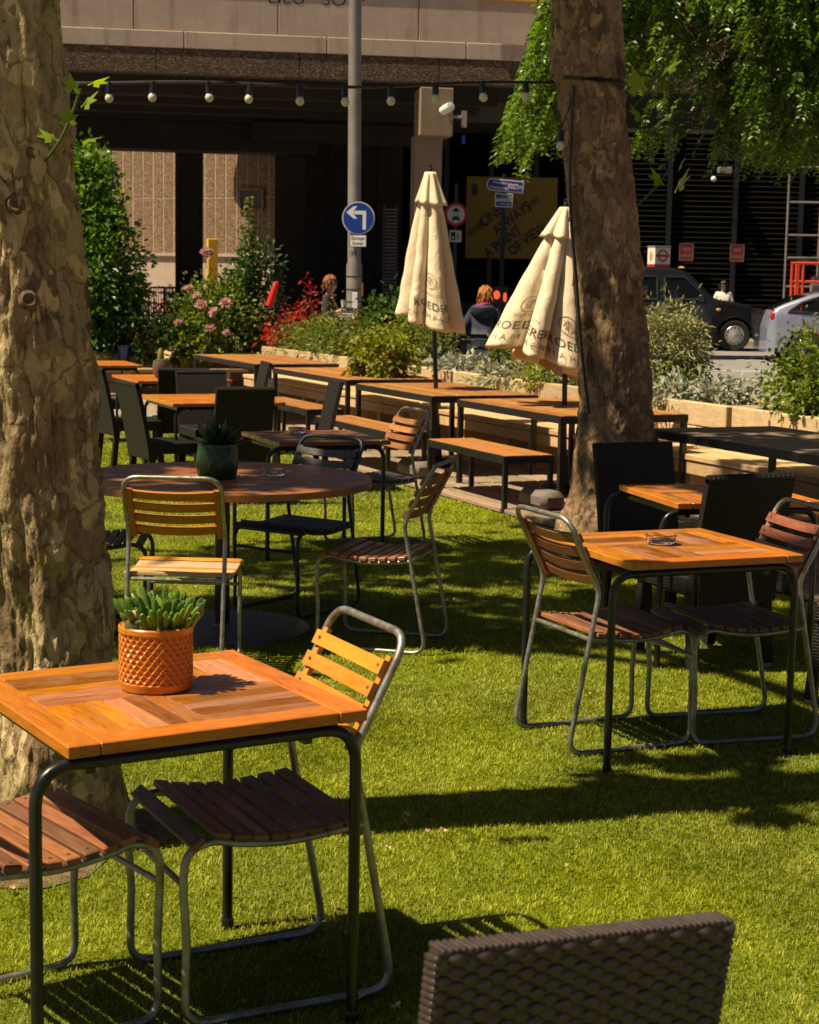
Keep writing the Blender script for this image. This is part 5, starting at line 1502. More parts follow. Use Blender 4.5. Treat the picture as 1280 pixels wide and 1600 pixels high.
# cactus pot
t = empty('cactus_pot', (-2.40, 16.75, 0.721), 0, 'brown round pot with a small cactus on the middle slatted table', 'pot')
MB().lathe([(0.055, 0), (0.075, 0.03), (0.092, 0.10), (0.085, 0.15), (0.078, 0.17), (0.07, 0.165), (0.07, 0.13), (0, 0.13)], 24).build('pot', plain('brown_stoneware', (0.10, 0.065, 0.04), 0.35, 0, 0.25, 9), t, smooth=True)
MB().lathe([(0.0, 0), (0.026, 0.0), (0.032, 0.06), (0.028, 0.11), (0.012, 0.135), (0, 0.137)], 12).build('cactus', leafmat('yellow_cactus', (0.22, 0.2, 0.04), (0.3, 0.27, 0.06), 0.05, 0.8, 0.1), t, (-0.01, 0, 0.15), smooth=True)
link('succulent', fingers(50, 8, 0.075, 0.03, 0.06, 0.008, L_SUCC), t, (0.01, 0, 0.145))
# ivy pot
p = row(-2.75, 0.82, 0.727)
t = empty('ivy_pot', p, 0, 'terracotta pot with trailing ivy on the second long table', 'pot')
MB().lathe([(0.085, 0), (0.12, 0.2), (0.135, 0.2), (0.138, 0.245), (0.122, 0.245), (0.115, 0.2), (0, 0.19)], 24).build('pot', plain('terracotta', (0.34, 0.13, 0.06), 0.7, 0, 0.2, 9), t, smooth=True)
P, D, g = cloud((-0.14, -0.05, 0.20), (0.30, 0.24, 0.26), 1900, 40, 0.24, 61); P[:, 2] = np.maximum(P[:, 2], 0.01)
link('ivy', leaf_mesh('ivy', P, D, 0.06 * g.uniform(.6, 1.2, 1900), 0.022, L_YEL, g.random(1900), 0.3), t)
# ashtrays
def ashtray(x, y, z, label):
    t = empty('glass_ashtray', (x, y, z + 0.001), 0, label, 'ashtray', 'clear glass ashtrays')
    MB().lathe([(0.0, 0), (0.046, 0), (0.053, 0.006), (0.057, 0.034), (0.053, 0.036), (0.047, 0.012), (0.0, 0.009)], 28).build('bowl', GLASS, t, smooth=True)
ashtray(-0.66, 8.40, 0.74, 'clear glass ashtray on the round table')
ashtray(0.935, 6.40, 0.74, 'clear glass ashtray on the sunny right-hand table')
ashtray(-1.40, 13.95, 0.72, 'clear glass ashtray on the nearest slatted table')
ashtray(-0.72, 11.0, 0.72, 'clear glass ashtray on the dark reddish table')
# ------------------------------------------------------------------ plane trees
def _m_bark(name, light, mid, dark, moss):
    m = Nt(name)
    v = m.coords((1, 1, 0.62))
    nz = m.n('TexNoise'); nz.inputs['Scale'].default_value = 7.0; nz.inputs['Detail'].default_value = 6.0; m.l(v, nz.inputs['Vector'])
    sc = m.n('VectorMath', operation='SCALE'); sc.inputs['Scale'].default_value = 0.16; m.l(nz.outputs['Color'], sc.inputs[0])
    va = m.n('VectorMath', operation='ADD'); m.l(v, va.inputs[0]); m.l(sc.outputs[0], va.inputs[1])
    def vor(scale):
        x = m.n('TexVoronoi'); x.inputs['Scale'].default_value = scale; m.l(va.outputs[0], x.inputs['Vector'])
        sp = m.n('SeparateColor'); m.l(x.outputs['Color'], sp.inputs[0]); return sp.outputs[0], sp.outputs[1]
    a, a2 = vor(8.0); b, b2 = vor(21.0); c, c2 = vor(48.0)
    ed = m.n('TexVoronoi', feature='DISTANCE_TO_EDGE'); ed.inputs['Scale'].default_value = 8.0; m.l(va.outputs[0], ed.inputs['Vector'])
    n3 = m.noise(v, 1.7, 5, 0.6, 0.4); n2 = m.noise(v, 70, 4, 0.6)
    st = [(0.0, dark), (0.12, mid), (0.30, light), (0.48, moss), (0.62, tuple(x * 0.8 for x in light)), (0.78, mid), (0.9, dark), (1.0, light)]
    def step(x, lo, hi): return m.mrange(x, 0, 1, lo, hi)
    col = m.ramp(a, st)
    col = m.mix(step(b, 0.66, 0.68), col, mid)
    col = m.mix(step(b2, 0.80, 0.82), col, tuple(min(1, x * 1.15) for x in light))
    col = m.mix(m.mrange(c, 0, 0.6, 0.78, 0.86), col, dark)
    col = m.mix(m.mrange(n3, 0, 0.75, 0.54, 0.64), col, tuple(0.85 * x for x in light))
    col = m.mix(m.mrange(n3, 0.8, 0, 0.34, 0.44), col, tuple(0.5 * (x + y) for x, y in zip(dark, mid)))
    col = m.mix(m.mrange(ed.outputs['Distance'], 0.75, 0, 0.0, 0.035), col, dark)
    m.base(m.mix(0.18, col, m.ramp(n2, [(0.3, dark), (0.7, light)]))); m.rough(0.85); m.b.inputs['Specular IOR Level'].default_value = 0.2
    h = m.mix(0.35, m.mix(0.45, a2, b2), m.mix(0.5, n2, c2))
    m.bump(h, 1.0, 0.045); return m.m
BARK_L = _m_bark('pale_plane_bark', (0.54, 0.41, 0.22), (0.30, 0.20, 0.11), (0.065, 0.040, 0.025), (0.32, 0.26, 0.09))
BARK_R = _m_bark('brown_plane_bark', (0.42, 0.27, 0.15), (0.25, 0.15, 0.085), (0.075, 0.045, 0.03), (0.25, 0.19, 0.085))
def trunk_mesh(name, path, mat, n=168, rings=300, seed=0, plates=1.0):
    P = spline([p[:3] for p in path], 16); rr = spline([(p[3], 0, 0) for p in path], 16); rr = [q.x for q in rr]
    cum = [0.0]
    for a, c in zip(P, P[1:]): cum.append(cum[-1] + (c - a).length)
    s = np.linspace(0, cum[-1], rings)
    X = np.interp(s, cum, [p.x for p in P]); Y = np.interp(s, cum, [p.y for p in P]); Z = np.interp(s, cum, [p.z for p in P]); RR = np.interp(s, cum, rr)
    th = np.linspace(0, 2 * np.pi, n, endpoint=False)
    T, SS = np.meshgrid(th, s); r0 = RR[:, None]
    cx, cy = np.cos(T), np.sin(T); o = seed * 7.3
    big = (vnoise(cx * 1.6 + o, cy * 1.6 + 3, SS * 1.1) - 0.5) * 0.045
    lobes = 0.05 * np.cos(5 * T + seed) * np.exp(-SS / 0.28) + 0.03 * np.cos(3 * T + 1.3 + seed) * np.exp(-SS / 0.5)
    q = vnoise(cx * 4 + o, cy * 4, SS * 6.5) * 0.6 + vnoise(cx * 9, cy * 9 + o, SS * 15) * 0.3 + vnoise(cx * 20, cy * 20 + o, SS * 34) * 0.1
    st = np.floor(q * 7) ; fr = q * 7 - st
    plate = (st + np.clip(fr * 4, 0, 1)) / 7
    fine = (vnoise(cx * 26 + o, cy * 26, SS * 46) - 0.5) * 0.011
    crack = vnoise(cx * 7 + 5, cy * 7 + o, SS * 1.6); crack = -0.010 * np.clip(1 - np.abs(crack - 0.5) * 26, 0, 1)
    r = r0 + big * np.minimum(1, r0 / 0.2) + lobes + (plate - 0.5) * 0.06 * plates + fine + crack * plates
    V = np.stack([X[:, None] + r * cx, Y[:, None] + r * cy, Z[:, None] + 0 * r], -1).reshape(-1, 3)
    i = np.arange(rings - 1)[:, None]; j = np.arange(n)[None, :]; j2 = (j + 1) % n
    F = np.stack([i * n + j, i * n + j2, (i + 1) * n + j2, (i + 1) * n + j], -1).reshape(-1, 4)
    pl = (vnoise(cx * 3 + o, cy * 3, SS * 4.2) * 0.6 + vnoise(cx * 8 + o, cy * 8, SS * 11) * 0.4)
    pl = np.floor(pl * 9) / 9; pl = (pl - 0.2) / 0.6
    me = np_mesh(name, V, F, mat, smooth=True)
    a = me.attributes.new('plate', 'FLOAT', 'POINT'); a.data.foreach_set('value', np.ascontiguousarray(np.clip(pl, 0, 1).ravel(), dtype=np.float32))
    return me
def crown(parent, blobs, L, W, mat, seed):
    PP = []; DD = []
    for k, (c, rad, n, cl) in enumerate(blobs):
        P, D, g = cloud(c, rad, n, cl, 0.15, seed + k, 0, 0.3); PP.append(P); DD.append(D)
    P = np.concatenate(PP); D = np.concatenate(DD); n = len(P); g = np.random.default_rng(seed)
    link('crown', leaf_mesh('crown', P, D, L * g.uniform(.7, 1.3, n), W * g.uniform(.8, 1.2, n), mat, g.random(n), 0.25), parent)
def limb(parent, pts, r0, r1, mat):
    P = spline(pts, 6); k = len(P)
    MB().tube(P, [r0 + (r1 - r0) * i / (k - 1) for i in range(k)], 10).build('limb', mat, parent, smooth=True)
tl = empty('plane_tree', (-1.08, 5.12, 0), 0, 'mottled plane tree trunk at the left edge of the photo', 'tree', 'plane trees on the lawn')
link('trunk', trunk_mesh('trunk', [(0.0, 0, -0.03, 0.275), (0.0, 0, 0.10, 0.225), (0.0, 0, 0.35, 0.195), (0.0, 0, 0.7, 0.18), (-0.02, -0.04, 1.2, 0.18), (-0.045, -0.08, 1.7, 0.176), (-0.085, -0.12, 2.2, 0.172), (-0.13, -0.16, 2.8, 0.175), (-0.17, -0.20, 3.6, 0.17), (-0.22, -0.24, 4.6, 0.16), (-0.30, -0.25, 5.6, 0.15), (-0.42, -0.22, 6.4, 0.12)], BARK_L, 190, 420, 1), tl)
limb(tl, [(-0.42, -0.22, 6.2), (-1.6, 1.2, 6.9), (-2.8, 2.2, 7.2), (-3.7, 2.3, 7.4)], 0.09, 0.03, BARK_L)
limb(tl, [(-0.45, -0.2, 6.4), (-1.2, 2.0, 7.0), (-1.7, 3.6, 7.3), (-2.1, 4.3, 7.5)], 0.09, 0.03, BARK_L)
limb(tl, [(-1.1, 1.8, 6.95), (-0.8, 3.2, 7.1), (-0.6, 4.6, 7.2)], 0.05, 0.02, BARK_L)
limb(tl, [(-1.5, 1.1, 6.85), (-3.4, 1.6, 7.6), (-5.4, 1.8, 8.0)], 0.06, 0.03, BARK_L)
_bl = [((-3.2, 2.3, 6.3), (1.0, 0.7, 0.5), 950, 22), ((-1.7, 2.5, 6.1), (1.05, 0.75, 0.5), 1600, 34), ((-0.4, 2.9, 6.0), (1.0, 0.75, 0.5), 1500, 32), ((-3.0, 3.9, 6.6), (1.1, 0.8, 0.55), 1500, 32), ((-1.5, 4.2, 6.5), (1.05, 0.8, 0.55), 1500, 32), ((0.0, 4.6, 6.2), (1.0, 0.85, 0.5), 1500, 32), ((-0.5, 5.9, 6.4), (1.2, 0.6, 0.5), 1500, 28), ((-5.0, 1.9, 7.0), (1.3, 0.9, 0.8), 1300, 24)]
crown(tl, [((c[0] - 0.58, c[1] - 0.2, c[2] + 1.0), r, n, k) for c, r, n, k in _bl] + [((0.05, -0.02, 3.05), (0.16, 0.14, 0.16), 46, 6), ((-0.05, 0.05, 3.7), (0.26, 0.2, 0.2), 80, 8), ((-0.3, -0.35, 4.5), (0.22, 0.2, 0.2), 60, 8)], 0.17, 0.055, L_PLANE, 100)
KNOT = plain('cut_branch_wood', (0.15, 0.095, 0.055), 0.85, 0, 0.6, 60, bump=0.8)
for (a, z, r) in ((-72, 1.88, 0.014), (-68, 1.62, 0.013), (-12, 2.04, 0.016), (-55, 2.02, 0.010)):
    x = -0.05 - 0.02 * (z > 1.8); q = R(a)
    o = MB().lathe([(r * 2.6, -0.03), (r * 2.1, 0.004), (r * 1.4, 0.014), (r * 0.9, 0.012), (r * 0.5, 0.009), (0, 0.010)], 11).build('knot', KNOT, tl, (x + 0.17 * math.cos(q), 0.17 * math.sin(q) - 0.10, z - 0.0), smooth=True)
    o.rotation_euler = Vector((math.cos(q), math.sin(q), 0.1)).to_track_quat('Z', 'Y').to_euler()
b = MB(); _n = 40; _rr = random.Random(3)
_vs = [(0, 0, 0.03)] + [(0.02 + (0.34 + 0.10 * math.sin(3 * (2 * math.pi * k / _n)) + 0.02 * _rr.random()) * math.cos(2 * math.pi * k / _n), -0.03 + (0.34 + 0.10 * math.sin(3 * (2 * math.pi * k / _n)) + 0.02 * _rr.random()) * math.sin(2 * math.pi * k / _n), 0.004) for k in range(_n)]
b.add(_vs, [(0, k + 1, (k + 1) % _n + 1) for k in range(_n)])
tag(b.build('earth_patch', plain('dry_earth', (0.16, 0.10, 0.055), 0.95, 0, 0.5, 30, bump=0.8), None, (-1.08, 5.12, 0.0)), kind='structure')
tr = empty('plane_tree', (1.36, 11.6, 0), 0, 'leaning brown plane tree trunk standing behind the right-hand tables', 'tree', 'plane trees on the lawn')
link('trunk', trunk_mesh('trunk', [(0.0, 0, -0.03, 0.37), (0, 0, 0.12, 0.31), (0.0, 0, 0.4, 0.27), (-0.005, 0, 0.8, 0.25), (-0.04, 0, 1.3, 0.232), (-0.09, 0, 1.87, 0.222), (-0.16, 0, 2.5, 0.212), (-0.22, 0, 2.93, 0.205), (-0.235, 0, 2.98, 0.20), (-0.24, 0, 3.03, 0.232), (-0.26, 0, 3.2, 0.222), (-0.29, 0, 3.57, 0.22), (-0.34, 0.05, 4.2, 0.20), (-0.35, 0.2, 5.2, 0.15), (-0.2, 0.4, 6.2, 0.10)], BARK_R, 190, 420, 2, 0.9), tr)
limb(tr, [(-0.3, 0.2, 5.0), (0.6, 0.8, 6.0), (1.6, 1.2, 6.8)], 0.09, 0.03, BARK_R)
limb(tr, [(-0.3, 0.3, 5.4), (-0.7, 1.2, 6.2), (-0.8, 2.0, 7.0)], 0.07, 0.03, BARK_R)
crown(tr, [((1.2, 1.0, 6.9), (1.8, 1.5, 1.1), 2200, 40), ((-0.2, 1.6, 7.2), (1.1, 1.2, 0.9), 1000, 24)], 0.17, 0.055, L_PLANE, 130)
b = MB(); n = 40
b.tube([(-0.228 + 0.222 * math.cos(2 * math.pi * k / n), 0.222 * math.sin(2 * math.pi * k / n), 2.985 - 0.02 * math.cos(2 * math.pi * k / n)) for k in range(n)], 0.014, 6, closed=True)
b.build('cable_tie', BLACKPAINT, tr, smooth=True)
b = MB(); b.tube(spline([(-0.36, -0.18, 2.95), (-0.36, -0.13, 2.3), (-0.30, -0.15, 1.7), (-0.25, -0.20, 1.2), (-0.20, -0.24, 0.85)], 8), 0.010, 6); b.build('trunk_cable', BLACKPAINT, tr, smooth=True)
# sprouting leaves
def palmate(r):
    pts = []
    for a, q in ((-90, 0.12), (-55, 0.5), (-20, 0.78), (0, 0.45), (28, 0.92), (52, 0.5), (90, 1.1), (128, 0.5), (152, 0.92), (180, 0.45), (200, 0.78), (235, 0.5)):
        pts.append((q * r * math.cos(R(a)), q * r * math.sin(R(a))))
    return pts
def sprout(parent, stem, leaves, mat):
    MB().tube(spline(stem, 6), 0.0045 if parent is tl else 0.007, 5).build('twig', STEM, parent, smooth=True)
    for k, (p, r, rx, rz) in enumerate(leaves):
        pts = palmate(r); bm = MB(); n = len(pts)
        vs = [(0, 0, 0.0)] + [(x, y, -0.25 * abs(x) * (1 if k % 2 else 0.6) - 0.15 * y * y / r) for x, y in pts]
        bm.add(vs, [(0, i + 1, (i + 1) % n + 1) for i in range(n)])
        o = bm.build('leaf', mat, parent, p); o.rotation_euler = (R(rx), R(10 * (k % 3 - 1)), R(rz))
        at = o.data.attributes.new('rnd', 'FLOAT', 'FACE'); at.data.foreach_set('value', [0.25 + 0.2 * (k % 4)] * n)
sprout(tl, [(0.06, -0.24, 2.00), (0.12, -0.33, 2.05), (0.16, -0.36, 2.12), (0.185, -0.38, 2.18)], [((0.165, -0.38, 2.185), 0.040, 70, 150), ((0.225, -0.38, 2.20), 0.042, 25, 250), ((0.20, -0.38, 2.145), 0.046, 55, 300), ((0.105, -0.38, 2.055), 0.042, 40, 60), ((0.15, -0.37, 2.10), 0.036, 95, 20), ((0.205, -0.38, 2.05), 0.044, 20, 280)], L_SPROUT)
sprout(tr, [(0.0, -0.1, 2.8), (0.1, -0.16, 2.9), (0.2, -0.2, 3.06)], [((0.24, -0.2, 3.06), 0.12, 55, 300), ((0.12, -0.3, 2.83), 0.12, 30, 290), ((0.18, -0.32, 2.72), 0.12, 40, 260), ((0.05, -0.28, 2.95), 0.13, 75, 40), ((0.05, -0.3, 2.75), 0.10, 60, 60)], L_SPROUT)
sprout(tr, [(0.08, -0.15, 2.2), (0.2, -0.2, 2.33), (0.28, -0.22, 2.45)], [((0.33, -0.24, 2.45), 0.095, 70, 270), ((0.20, -0.25, 2.36), 0.10, 60, 110), ((0.33, -0.25, 2.33), 0.125, 65, 240)], L_SPROUT)

# ------------------------------------------------------------------ hanging robinia branches
def robinia():
    t = empty('robinia_tree', (6.2, 17.6, 0.0), 0, 'robinia tree with hanging feathery leaves in the upper right corner', 'tree')
    limbs = [[(0.3, 0, 3.6), (-1.2, -0.2, 4.7), (-3.0, -0.6, 5.0), (-4.6, -0.9, 4.6)], [(0.2, 0, 3.2), (-1.2, -0.7, 4.0), (-2.4, -1.1, 4.2), (-3.6, -1.5, 3.8)], [(0.2, 0, 3.9), (-0.6, 0.3, 5.6), (-1.8, 0.2, 6.6)]]
    link('trunk', trunk_mesh('trunk', [(0, 0, -0.05, 0.28), (0, 0, 0.4, 0.2), (0.1, 0, 2.0, 0.17), (0.2, 0, 3.6, 0.15), (0.1, 0.1, 5.0, 0.09)], BARK_R, 60, 80, 4), t)
    for l in limbs: limb(t, l, 0.07, 0.02, BARK_R)
    g = np.random.default_rng(21)
    # twig tips in the tree's own frame
    N = 7000
    x = g.uniform(0.66, 5.6, N * 3); z = 2.55 + g.random(N * 3) ** 0.9 * 3.4; y = g.uniform(15.2, 18.6, N * 3)
    xa = x * 16.0 / y
    low = np.interp(xa, [0.6, 0.8, 1.15, 1.3, 1.9, 2.1, 2.6, 3.0, 3.4, 3.9, 5], [3.02, 2.93, 2.96, 3.1, 3.1, 2.98, 3.08, 3.02, 2.95, 2.85, 2.8])
    clump = vnoise(x * 2.2, y * 1.2, z * 1.4 + 2)
    ok = (z > low + (clump - 0.5) * 0.5) & (xa > 0.70 + np.maximum(0, z - 2.75) * 0.27 + (clump - 0.5) * 0.25) & (clump > 0.45)
    ok &= (z < 4.7) | (g.random(N * 3) < 0.45)
    idx = np.nonzero(ok)[0][:N]; x, y, z = x[idx], y[idx], z[idx]; n = len(x)
    az = g.normal(math.pi, 1.1, n); L = g.uniform(0.16, 0.30, n)
    k = 9; PP = []; DD = []; RR = []; LL = []
    rn = np.clip(g.random(n) * 0.8 + 0.25 * (clump[idx] - 0.5), 0, 1)
    hd = np.stack([np.cos(az), np.sin(az), np.zeros(n)], 1)
    side = np.stack([-np.sin(az), np.cos(az), np.zeros(n)], 1)
    B = np.stack([x - 6.2, y - 17.6, z], 1)
    for i in range(k):
        f = (i + 1) / k
        p = B + hd * (L * f * 0.55)[:, None] + np.array([0, 0, -1.0]) * (L * (0.25 * f + 0.75 * f * f))[:, None]
        for sgn in (-1, 1):
            d = unit(side * sgn + hd * 0.35 + np.array([0, 0, -0.45]) + g.normal(0, 0.2, (n, 3)))
            PP.append(p); DD.append(d); RR.append(np.clip(rn + g.normal(0, 0.15, n), 0, 1)); LL.append(np.full(n, 0.060) * g.uniform(.8, 1.2, n))
    P = np.concatenate(PP); D = np.concatenate(DD); Ls = np.concatenate(LL)
    link('crown', leaf_mesh('crown', P, D, Ls, Ls * 0.28, L_ROB, np.concatenate(RR), 0.15), t)
    b = MB(); rr = random.Random(4)
    for q in range(90):
        j = rr.randrange(n); e = Vector(B[j]); l = limbs[rr.randrange(2)]; s0 = min((Vector(v) for v in spline(l, 5)), key=lambda v: (v - e).length)
        b.tube(spline([s0, (s0 + e) * 0.5 + Vector((0, 0, 0.18)), e], 5), [0.010] * 4 + [0.006] * 4 + [0.004] * 3, 5)
    b.build('twigs', TWIG, t)
robinia()

# ------------------------------------------------------------------ festoon lights
OPAL = plain('opal_bulb', (0.66, 0.60, 0.49), 0.3, 0, 0.08, 6)
def festoon():
    t = empty('festoon_cable', (-4.3, 11.65, 2.98), 0, 'black festoon cable strung between the trees across the bridge shade', 'cable')
    pts = [(x + 4.3, -0.03 * math.sin((x + 4.3) * 0.6), 0.012 * math.sin(x * 3.3) - 0.05 * (1 - ((x + 1.7) / 2.6) ** 2)) for x in [(-4.3 + 0.13 * i) for i in range(41)] if x < 0.93]
    MB().tube(pts, 0.0075, 6).build('cable', BLACKPAINT, t, smooth=True)
    MB().tube([(p[0], p[1] + 0.012, p[2] + 0.012) for p in pts], 0.004, 5).build('support_wire', BLACKSTEEL, t, smooth=True)
    names = ['nearest the left trunk', 'second from the left trunk, behind the sprouting leaves', 'dark fitting third from the left trunk', 'fourth from the left trunk', 'fifth from the left trunk', 'sixth from the left trunk', 'just left of the lamp post', 'just right of the lamp post', 'before the sunlit corbel', 'right of the security camera', 'in the hanging leaves beside the right trunk']
    for i, px in enumerate((100, 180, 248, 332, 397, 472, 540, 611, 680, 751, 818)):
        x = (px - 652) / 235.0
        zc = 2.98 + 0.012 * math.sin(x * 3.3) - 0.05 * (1 - ((x + 1.7) / 2.6) ** 2)
        o = empty('festoon_bulb', (x, 11.62, zc), 0, 'white festoon bulb ' + names[i], 'bulb', 'festoon bulbs on the cable')
        MB().lathe([(0.0, 0.012), (0.016, 0.010), (0.020, -0.02), (0.022, -0.065), (0.0, -0.066)], 12).build('socket', BLACKPAINT, o, smooth=True)
        MB().lathe([(0.012, -0.06), (0.018, -0.068), (0.027, -0.084), (0.028, -0.096), (0.022, -0.112), (0.010, -0.121), (0, -0.122)], 16).build('globe', OPAL, o, smooth=True)
        o.rotation_euler = (0, R(random.uniform(-7, 7)), 0)
    o = empty('festoon_bulb', (0.93, 11.45, 2.66), 0, 'single white festoon bulb hanging low against the right trunk', 'bulb', 'festoon bulbs on the cable')
    MB().lathe([(0.0, 0.012), (0.016, 0.010), (0.022, -0.065), (0.0, -0.066)], 12).build('socket', BLACKPAINT, o, smooth=True)
    MB().lathe([(0.012, -0.06), (0.018, -0.068), (0.027, -0.084), (0.028, -0.096), (0.022, -0.112), (0.010, -0.121), (0, -0.122)], 16).build('globe', OPAL, o, smooth=True)
    MB().tube([(0, 0, 0.01), (0.06, 0.03, 0.18), (0.02, 0.08, 0.32)], 0.005, 5).build('lead', BLACKPAINT, o)
    t = empty('festoon_pole', (-4.35, 11.65, 0), 0, 'timber pole holding the cable end out of view at the left', 'pole')
    MB().lathe([(0.05, -0.02), (0.045, 3.2), (0, 3.21)], 10).build('pole', TWIG, t)
festoon()

# ------------------------------------------------------------------ fallen leaves on the grass
def fallen():
    g = random.Random(12); meshes = []
    for k in range(4):
        r = 0.007 + 0.003 * k; b = MB(); pts = palmate(r) if k % 2 else [(-r, 0), (-r * .3, r * .45), (r, 0.1 * r), (-r * .2, -r * .4)]
        n = len(pts); b.add([(0, 0, 0.004)] + [(x, y, 0.01 * g.random()) for x, y in pts], [(0, i + 1, (i + 1) % n + 1) for i in range(n)])
        me = b.mesh(L_DEAD, name='fallen_leaf'); at = me.attributes.new('rnd', 'FLOAT', 'FACE'); at.data.foreach_set('value', [0.3 + 0.2 * k] * n); meshes.append(me)
    for i in range(110):
        y = 3.2 + 9.0 * g.random() ** 1.3; x = g.uniform(-0.25 * y, 0.25 * y)
        if (x - RO.x) * RN.x + (y - RO.y) * RN.y > -0.45 or (x + 1.08) ** 2 + (y - 5.12) ** 2 < 0.12: continue
        o = link('fallen_leaf', meshes[g.randrange(4)], None, (x, y, 0.018 + 0.004 * g.random()), (g.uniform(-.5, .5), g.uniform(-.5, .5), g.uniform(0, 6.28)))
        tag(o, 'tiny dry fallen leaf lying on the artificial grass', 'leaf', 'fallen leaves on the grass')
fallen()
# ------------------------------------------------------------------ vehicles
def _m_paint(name, c, rough=0.25, metal=0.0, coat=1.0):
    m = Nt(name); f = m.noise(m.coords(), 3, 4)
    m.base(m.ramp(f, [(0.3, tuple(x * 0.92 for x in c)), (0.7, c)])); m.rough(m.mrange(f, rough, rough + 0.12)); m.b.inputs['Metallic'].default_value = metal
    m.b.inputs['Coat Weight'].default_value = coat; m.b.inputs['Coat Roughness'].default_value = 0.05; return m.m
TAXIBLACK = _m_paint('taxi_black', (0.006, 0.006, 0.007), 0.3)
SILVER = _m_paint('pale_silver_paint', (0.33, 0.35, 0.48), 0.35, 0.45)
TYRE = plain('tyre_rubber', (0.014, 0.013, 0.013), 0.8, 0, 0.2, 20)
CHROME = plain('hubcap_silver', (0.50, 0.48, 0.45), 0.35, 0.6, 0.1, 6)
_m = Nt('tinted_pane'); _m.base((0.01, 0.012, 0.014)); _m.rough(0.04); _m.b.inputs['Alpha'].default_value = 0.55; PANE = _m.m
TRIM = plain('black_trim', (0.008, 0.008, 0.008), 0.5, 0, 0.2, 10)
AMBER = plain('amber_lens', (0.60, 0.32, 0.06), 0.25, 0, 0.1, 5)
REDLENS = plain('red_lens', (0.45, 0.01, 0.01), 0.2, 0, 0.1, 5)
def inpoly(x, z, poly):
    c = False; n = len(poly)
    for i in range(n):
        x0, z0 = poly[i]; x1, z1 = poly[(i + 1) % n]
        if (z0 > z) != (z1 > z) and x < (x1 - x0) * (z - z0) / (z1 - z0) + x0: c = not c
    return c
def vehicle(name, label, cat, loc, paint, roof, hw, belt, tumble, sill, wheels, wr, wins, L, screen, rear_screen, hub):
    t = empty(name, loc, 0, label, cat)
    rx = [p[0] for p in roof]; rzz = [p[1] for p in roof]
    from_roof = lambda x: float(np.interp(x, rx, rzz))
    sm = lambda x: (from_roof(x - 0.05) + from_roof(x) * 2 + from_roof(x + 0.05)) / 4
    hwf = lambda x: float(np.interp(x, [p[0] for p in hw], [p[1] for p in hw]))
    def yat(x, z):
        w = hwf(x)
        if z <= belt: return w * (1 - 0.05 * ((belt - z) / belt) ** 2)
        return w - (z - belt) * tumble
    arch = wr + 0.055
    def zlow(x):
        z = sill
        for wx in wheels:
            d = abs(x - wx)
            if d < arch: z = max(z, wr + math.sqrt(arch * arch - d * d))
        return z
    xs = np.linspace(0.0, L, int(L / 0.045) + 1); K = 26
    b = MB(); rings = []
    for x in xs:
        zt = max(sm(x), sill + 0.2); zl = min(zlow(x), zt - 0.12); zs = zt - 0.07
        ring = []
        for k in range(K + 1):
            z = zl + (zs - zl) * k / K; ring.append((x, yat(x, z), z))
        ys = yat(x, zs)
        ring += [(x, ys - 0.02, zs + 0.035), (x, ys - 0.07, zt - 0.012), (x, ys * 0.5, zt - 0.003), (x, 0.0, zt)]
        rings.append(ring)
    M_ = len(rings[0])
    for sgn in (-1, 1):
        vs = [(p[0], sgn * p[1], p[2]) for r in rings for p in r]; fs = []
        for i in range(len(rings) - 1):
            for k in range(M_ - 1):
                cx = (rings[i][k][0] + rings[i + 1][k + 1][0]) / 2; cz = (rings[i][k][2] + rings[i + 1][k][2] + rings[i][k + 1][2] + rings[i + 1][k + 1][2]) / 4
                if k < K and any(inpoly(cx, cz, p) for p in wins): continue
                q = (i * M_ + k, (i + 1) * M_ + k, (i + 1) * M_ + k + 1, i * M_ + k + 1)
                fs.append(q if sgn < 0 else q[::-1])
        for e in (0, len(rings) - 1):
            for k in range(M_ - 1):
                pass
        b.add(vs, fs)
        for e, flip in ((0, sgn > 0), (len(rings) - 1, sgn < 0)):
            r = rings[e]; vv = [(p[0], sgn * p[1], p[2]) for p in r] + [(r[0][0], 0.0, r[0][2])]
            idx = list(range(len(vv))); b.add(vv, [tuple(idx[::-1]) if flip else tuple(idx)])
    o = b.build('body', paint, t, smooth=True)
    for p in wins:
        for sgn in (-1, 1):
            pts = []
            n = len(p)
            for i in range(n):
                a, c = p[i], p[(i + 1) % n]
                for k in range(5): pts.append((a[0] + (c[0] - a[0]) * k / 5, a[1] + (c[1] - a[1]) * k / 5))
            P3 = [(x, sgn * (yat(x, z) + 0.004), z) for x, z in pts]
            cen = (sum(x for x, z in pts) / len(pts), sum(z for x, z in pts) / len(pts))
            bb = MB(); bb.add([(cen[0], sgn * (yat(*cen) + 0.004), cen[1])] + P3, [(0, i + 1, (i + 1) % len(P3) + 1) if sgn < 0 else (0, (i + 1) % len(P3) + 1, i + 1) for i in range(len(P3))])
            w = bb.build('window', PANE, t)
            bb = MB(); bb.tube(P3, 0.028, 6, closed=True); bb.build('frame', TRIM, w)
    for nm, rng, fr in (('windscreen', screen, 0.86), ('rear_screen', rear_screen, 0.84)):
        if not rng: continue
        bb = MB(); vs = []; fs = []; m = 10
        for i in range(m + 1):
            x = rng[0] + (rng[1] - rng[0]) * i / m; zt = sm(x); ys = yat(x, zt - 0.07) * fr
            for j in range(7):
                y = -ys + 2 * ys * j / 6; vs.append((x, y, zt + 0.006 - 0.014 * (abs(y) / ys) ** 3))
        for i in range(m):
            for j in range(6): fs.append((i * 7 + j, (i + 1) * 7 + j, (i + 1) * 7 + j + 1, i * 7 + j + 1))
        bb.add(vs, fs); bb.build(nm, plain(nm + '_glass', (0.006, 0.007, 0.008), 0.06, 0, 0.1, 3), t)
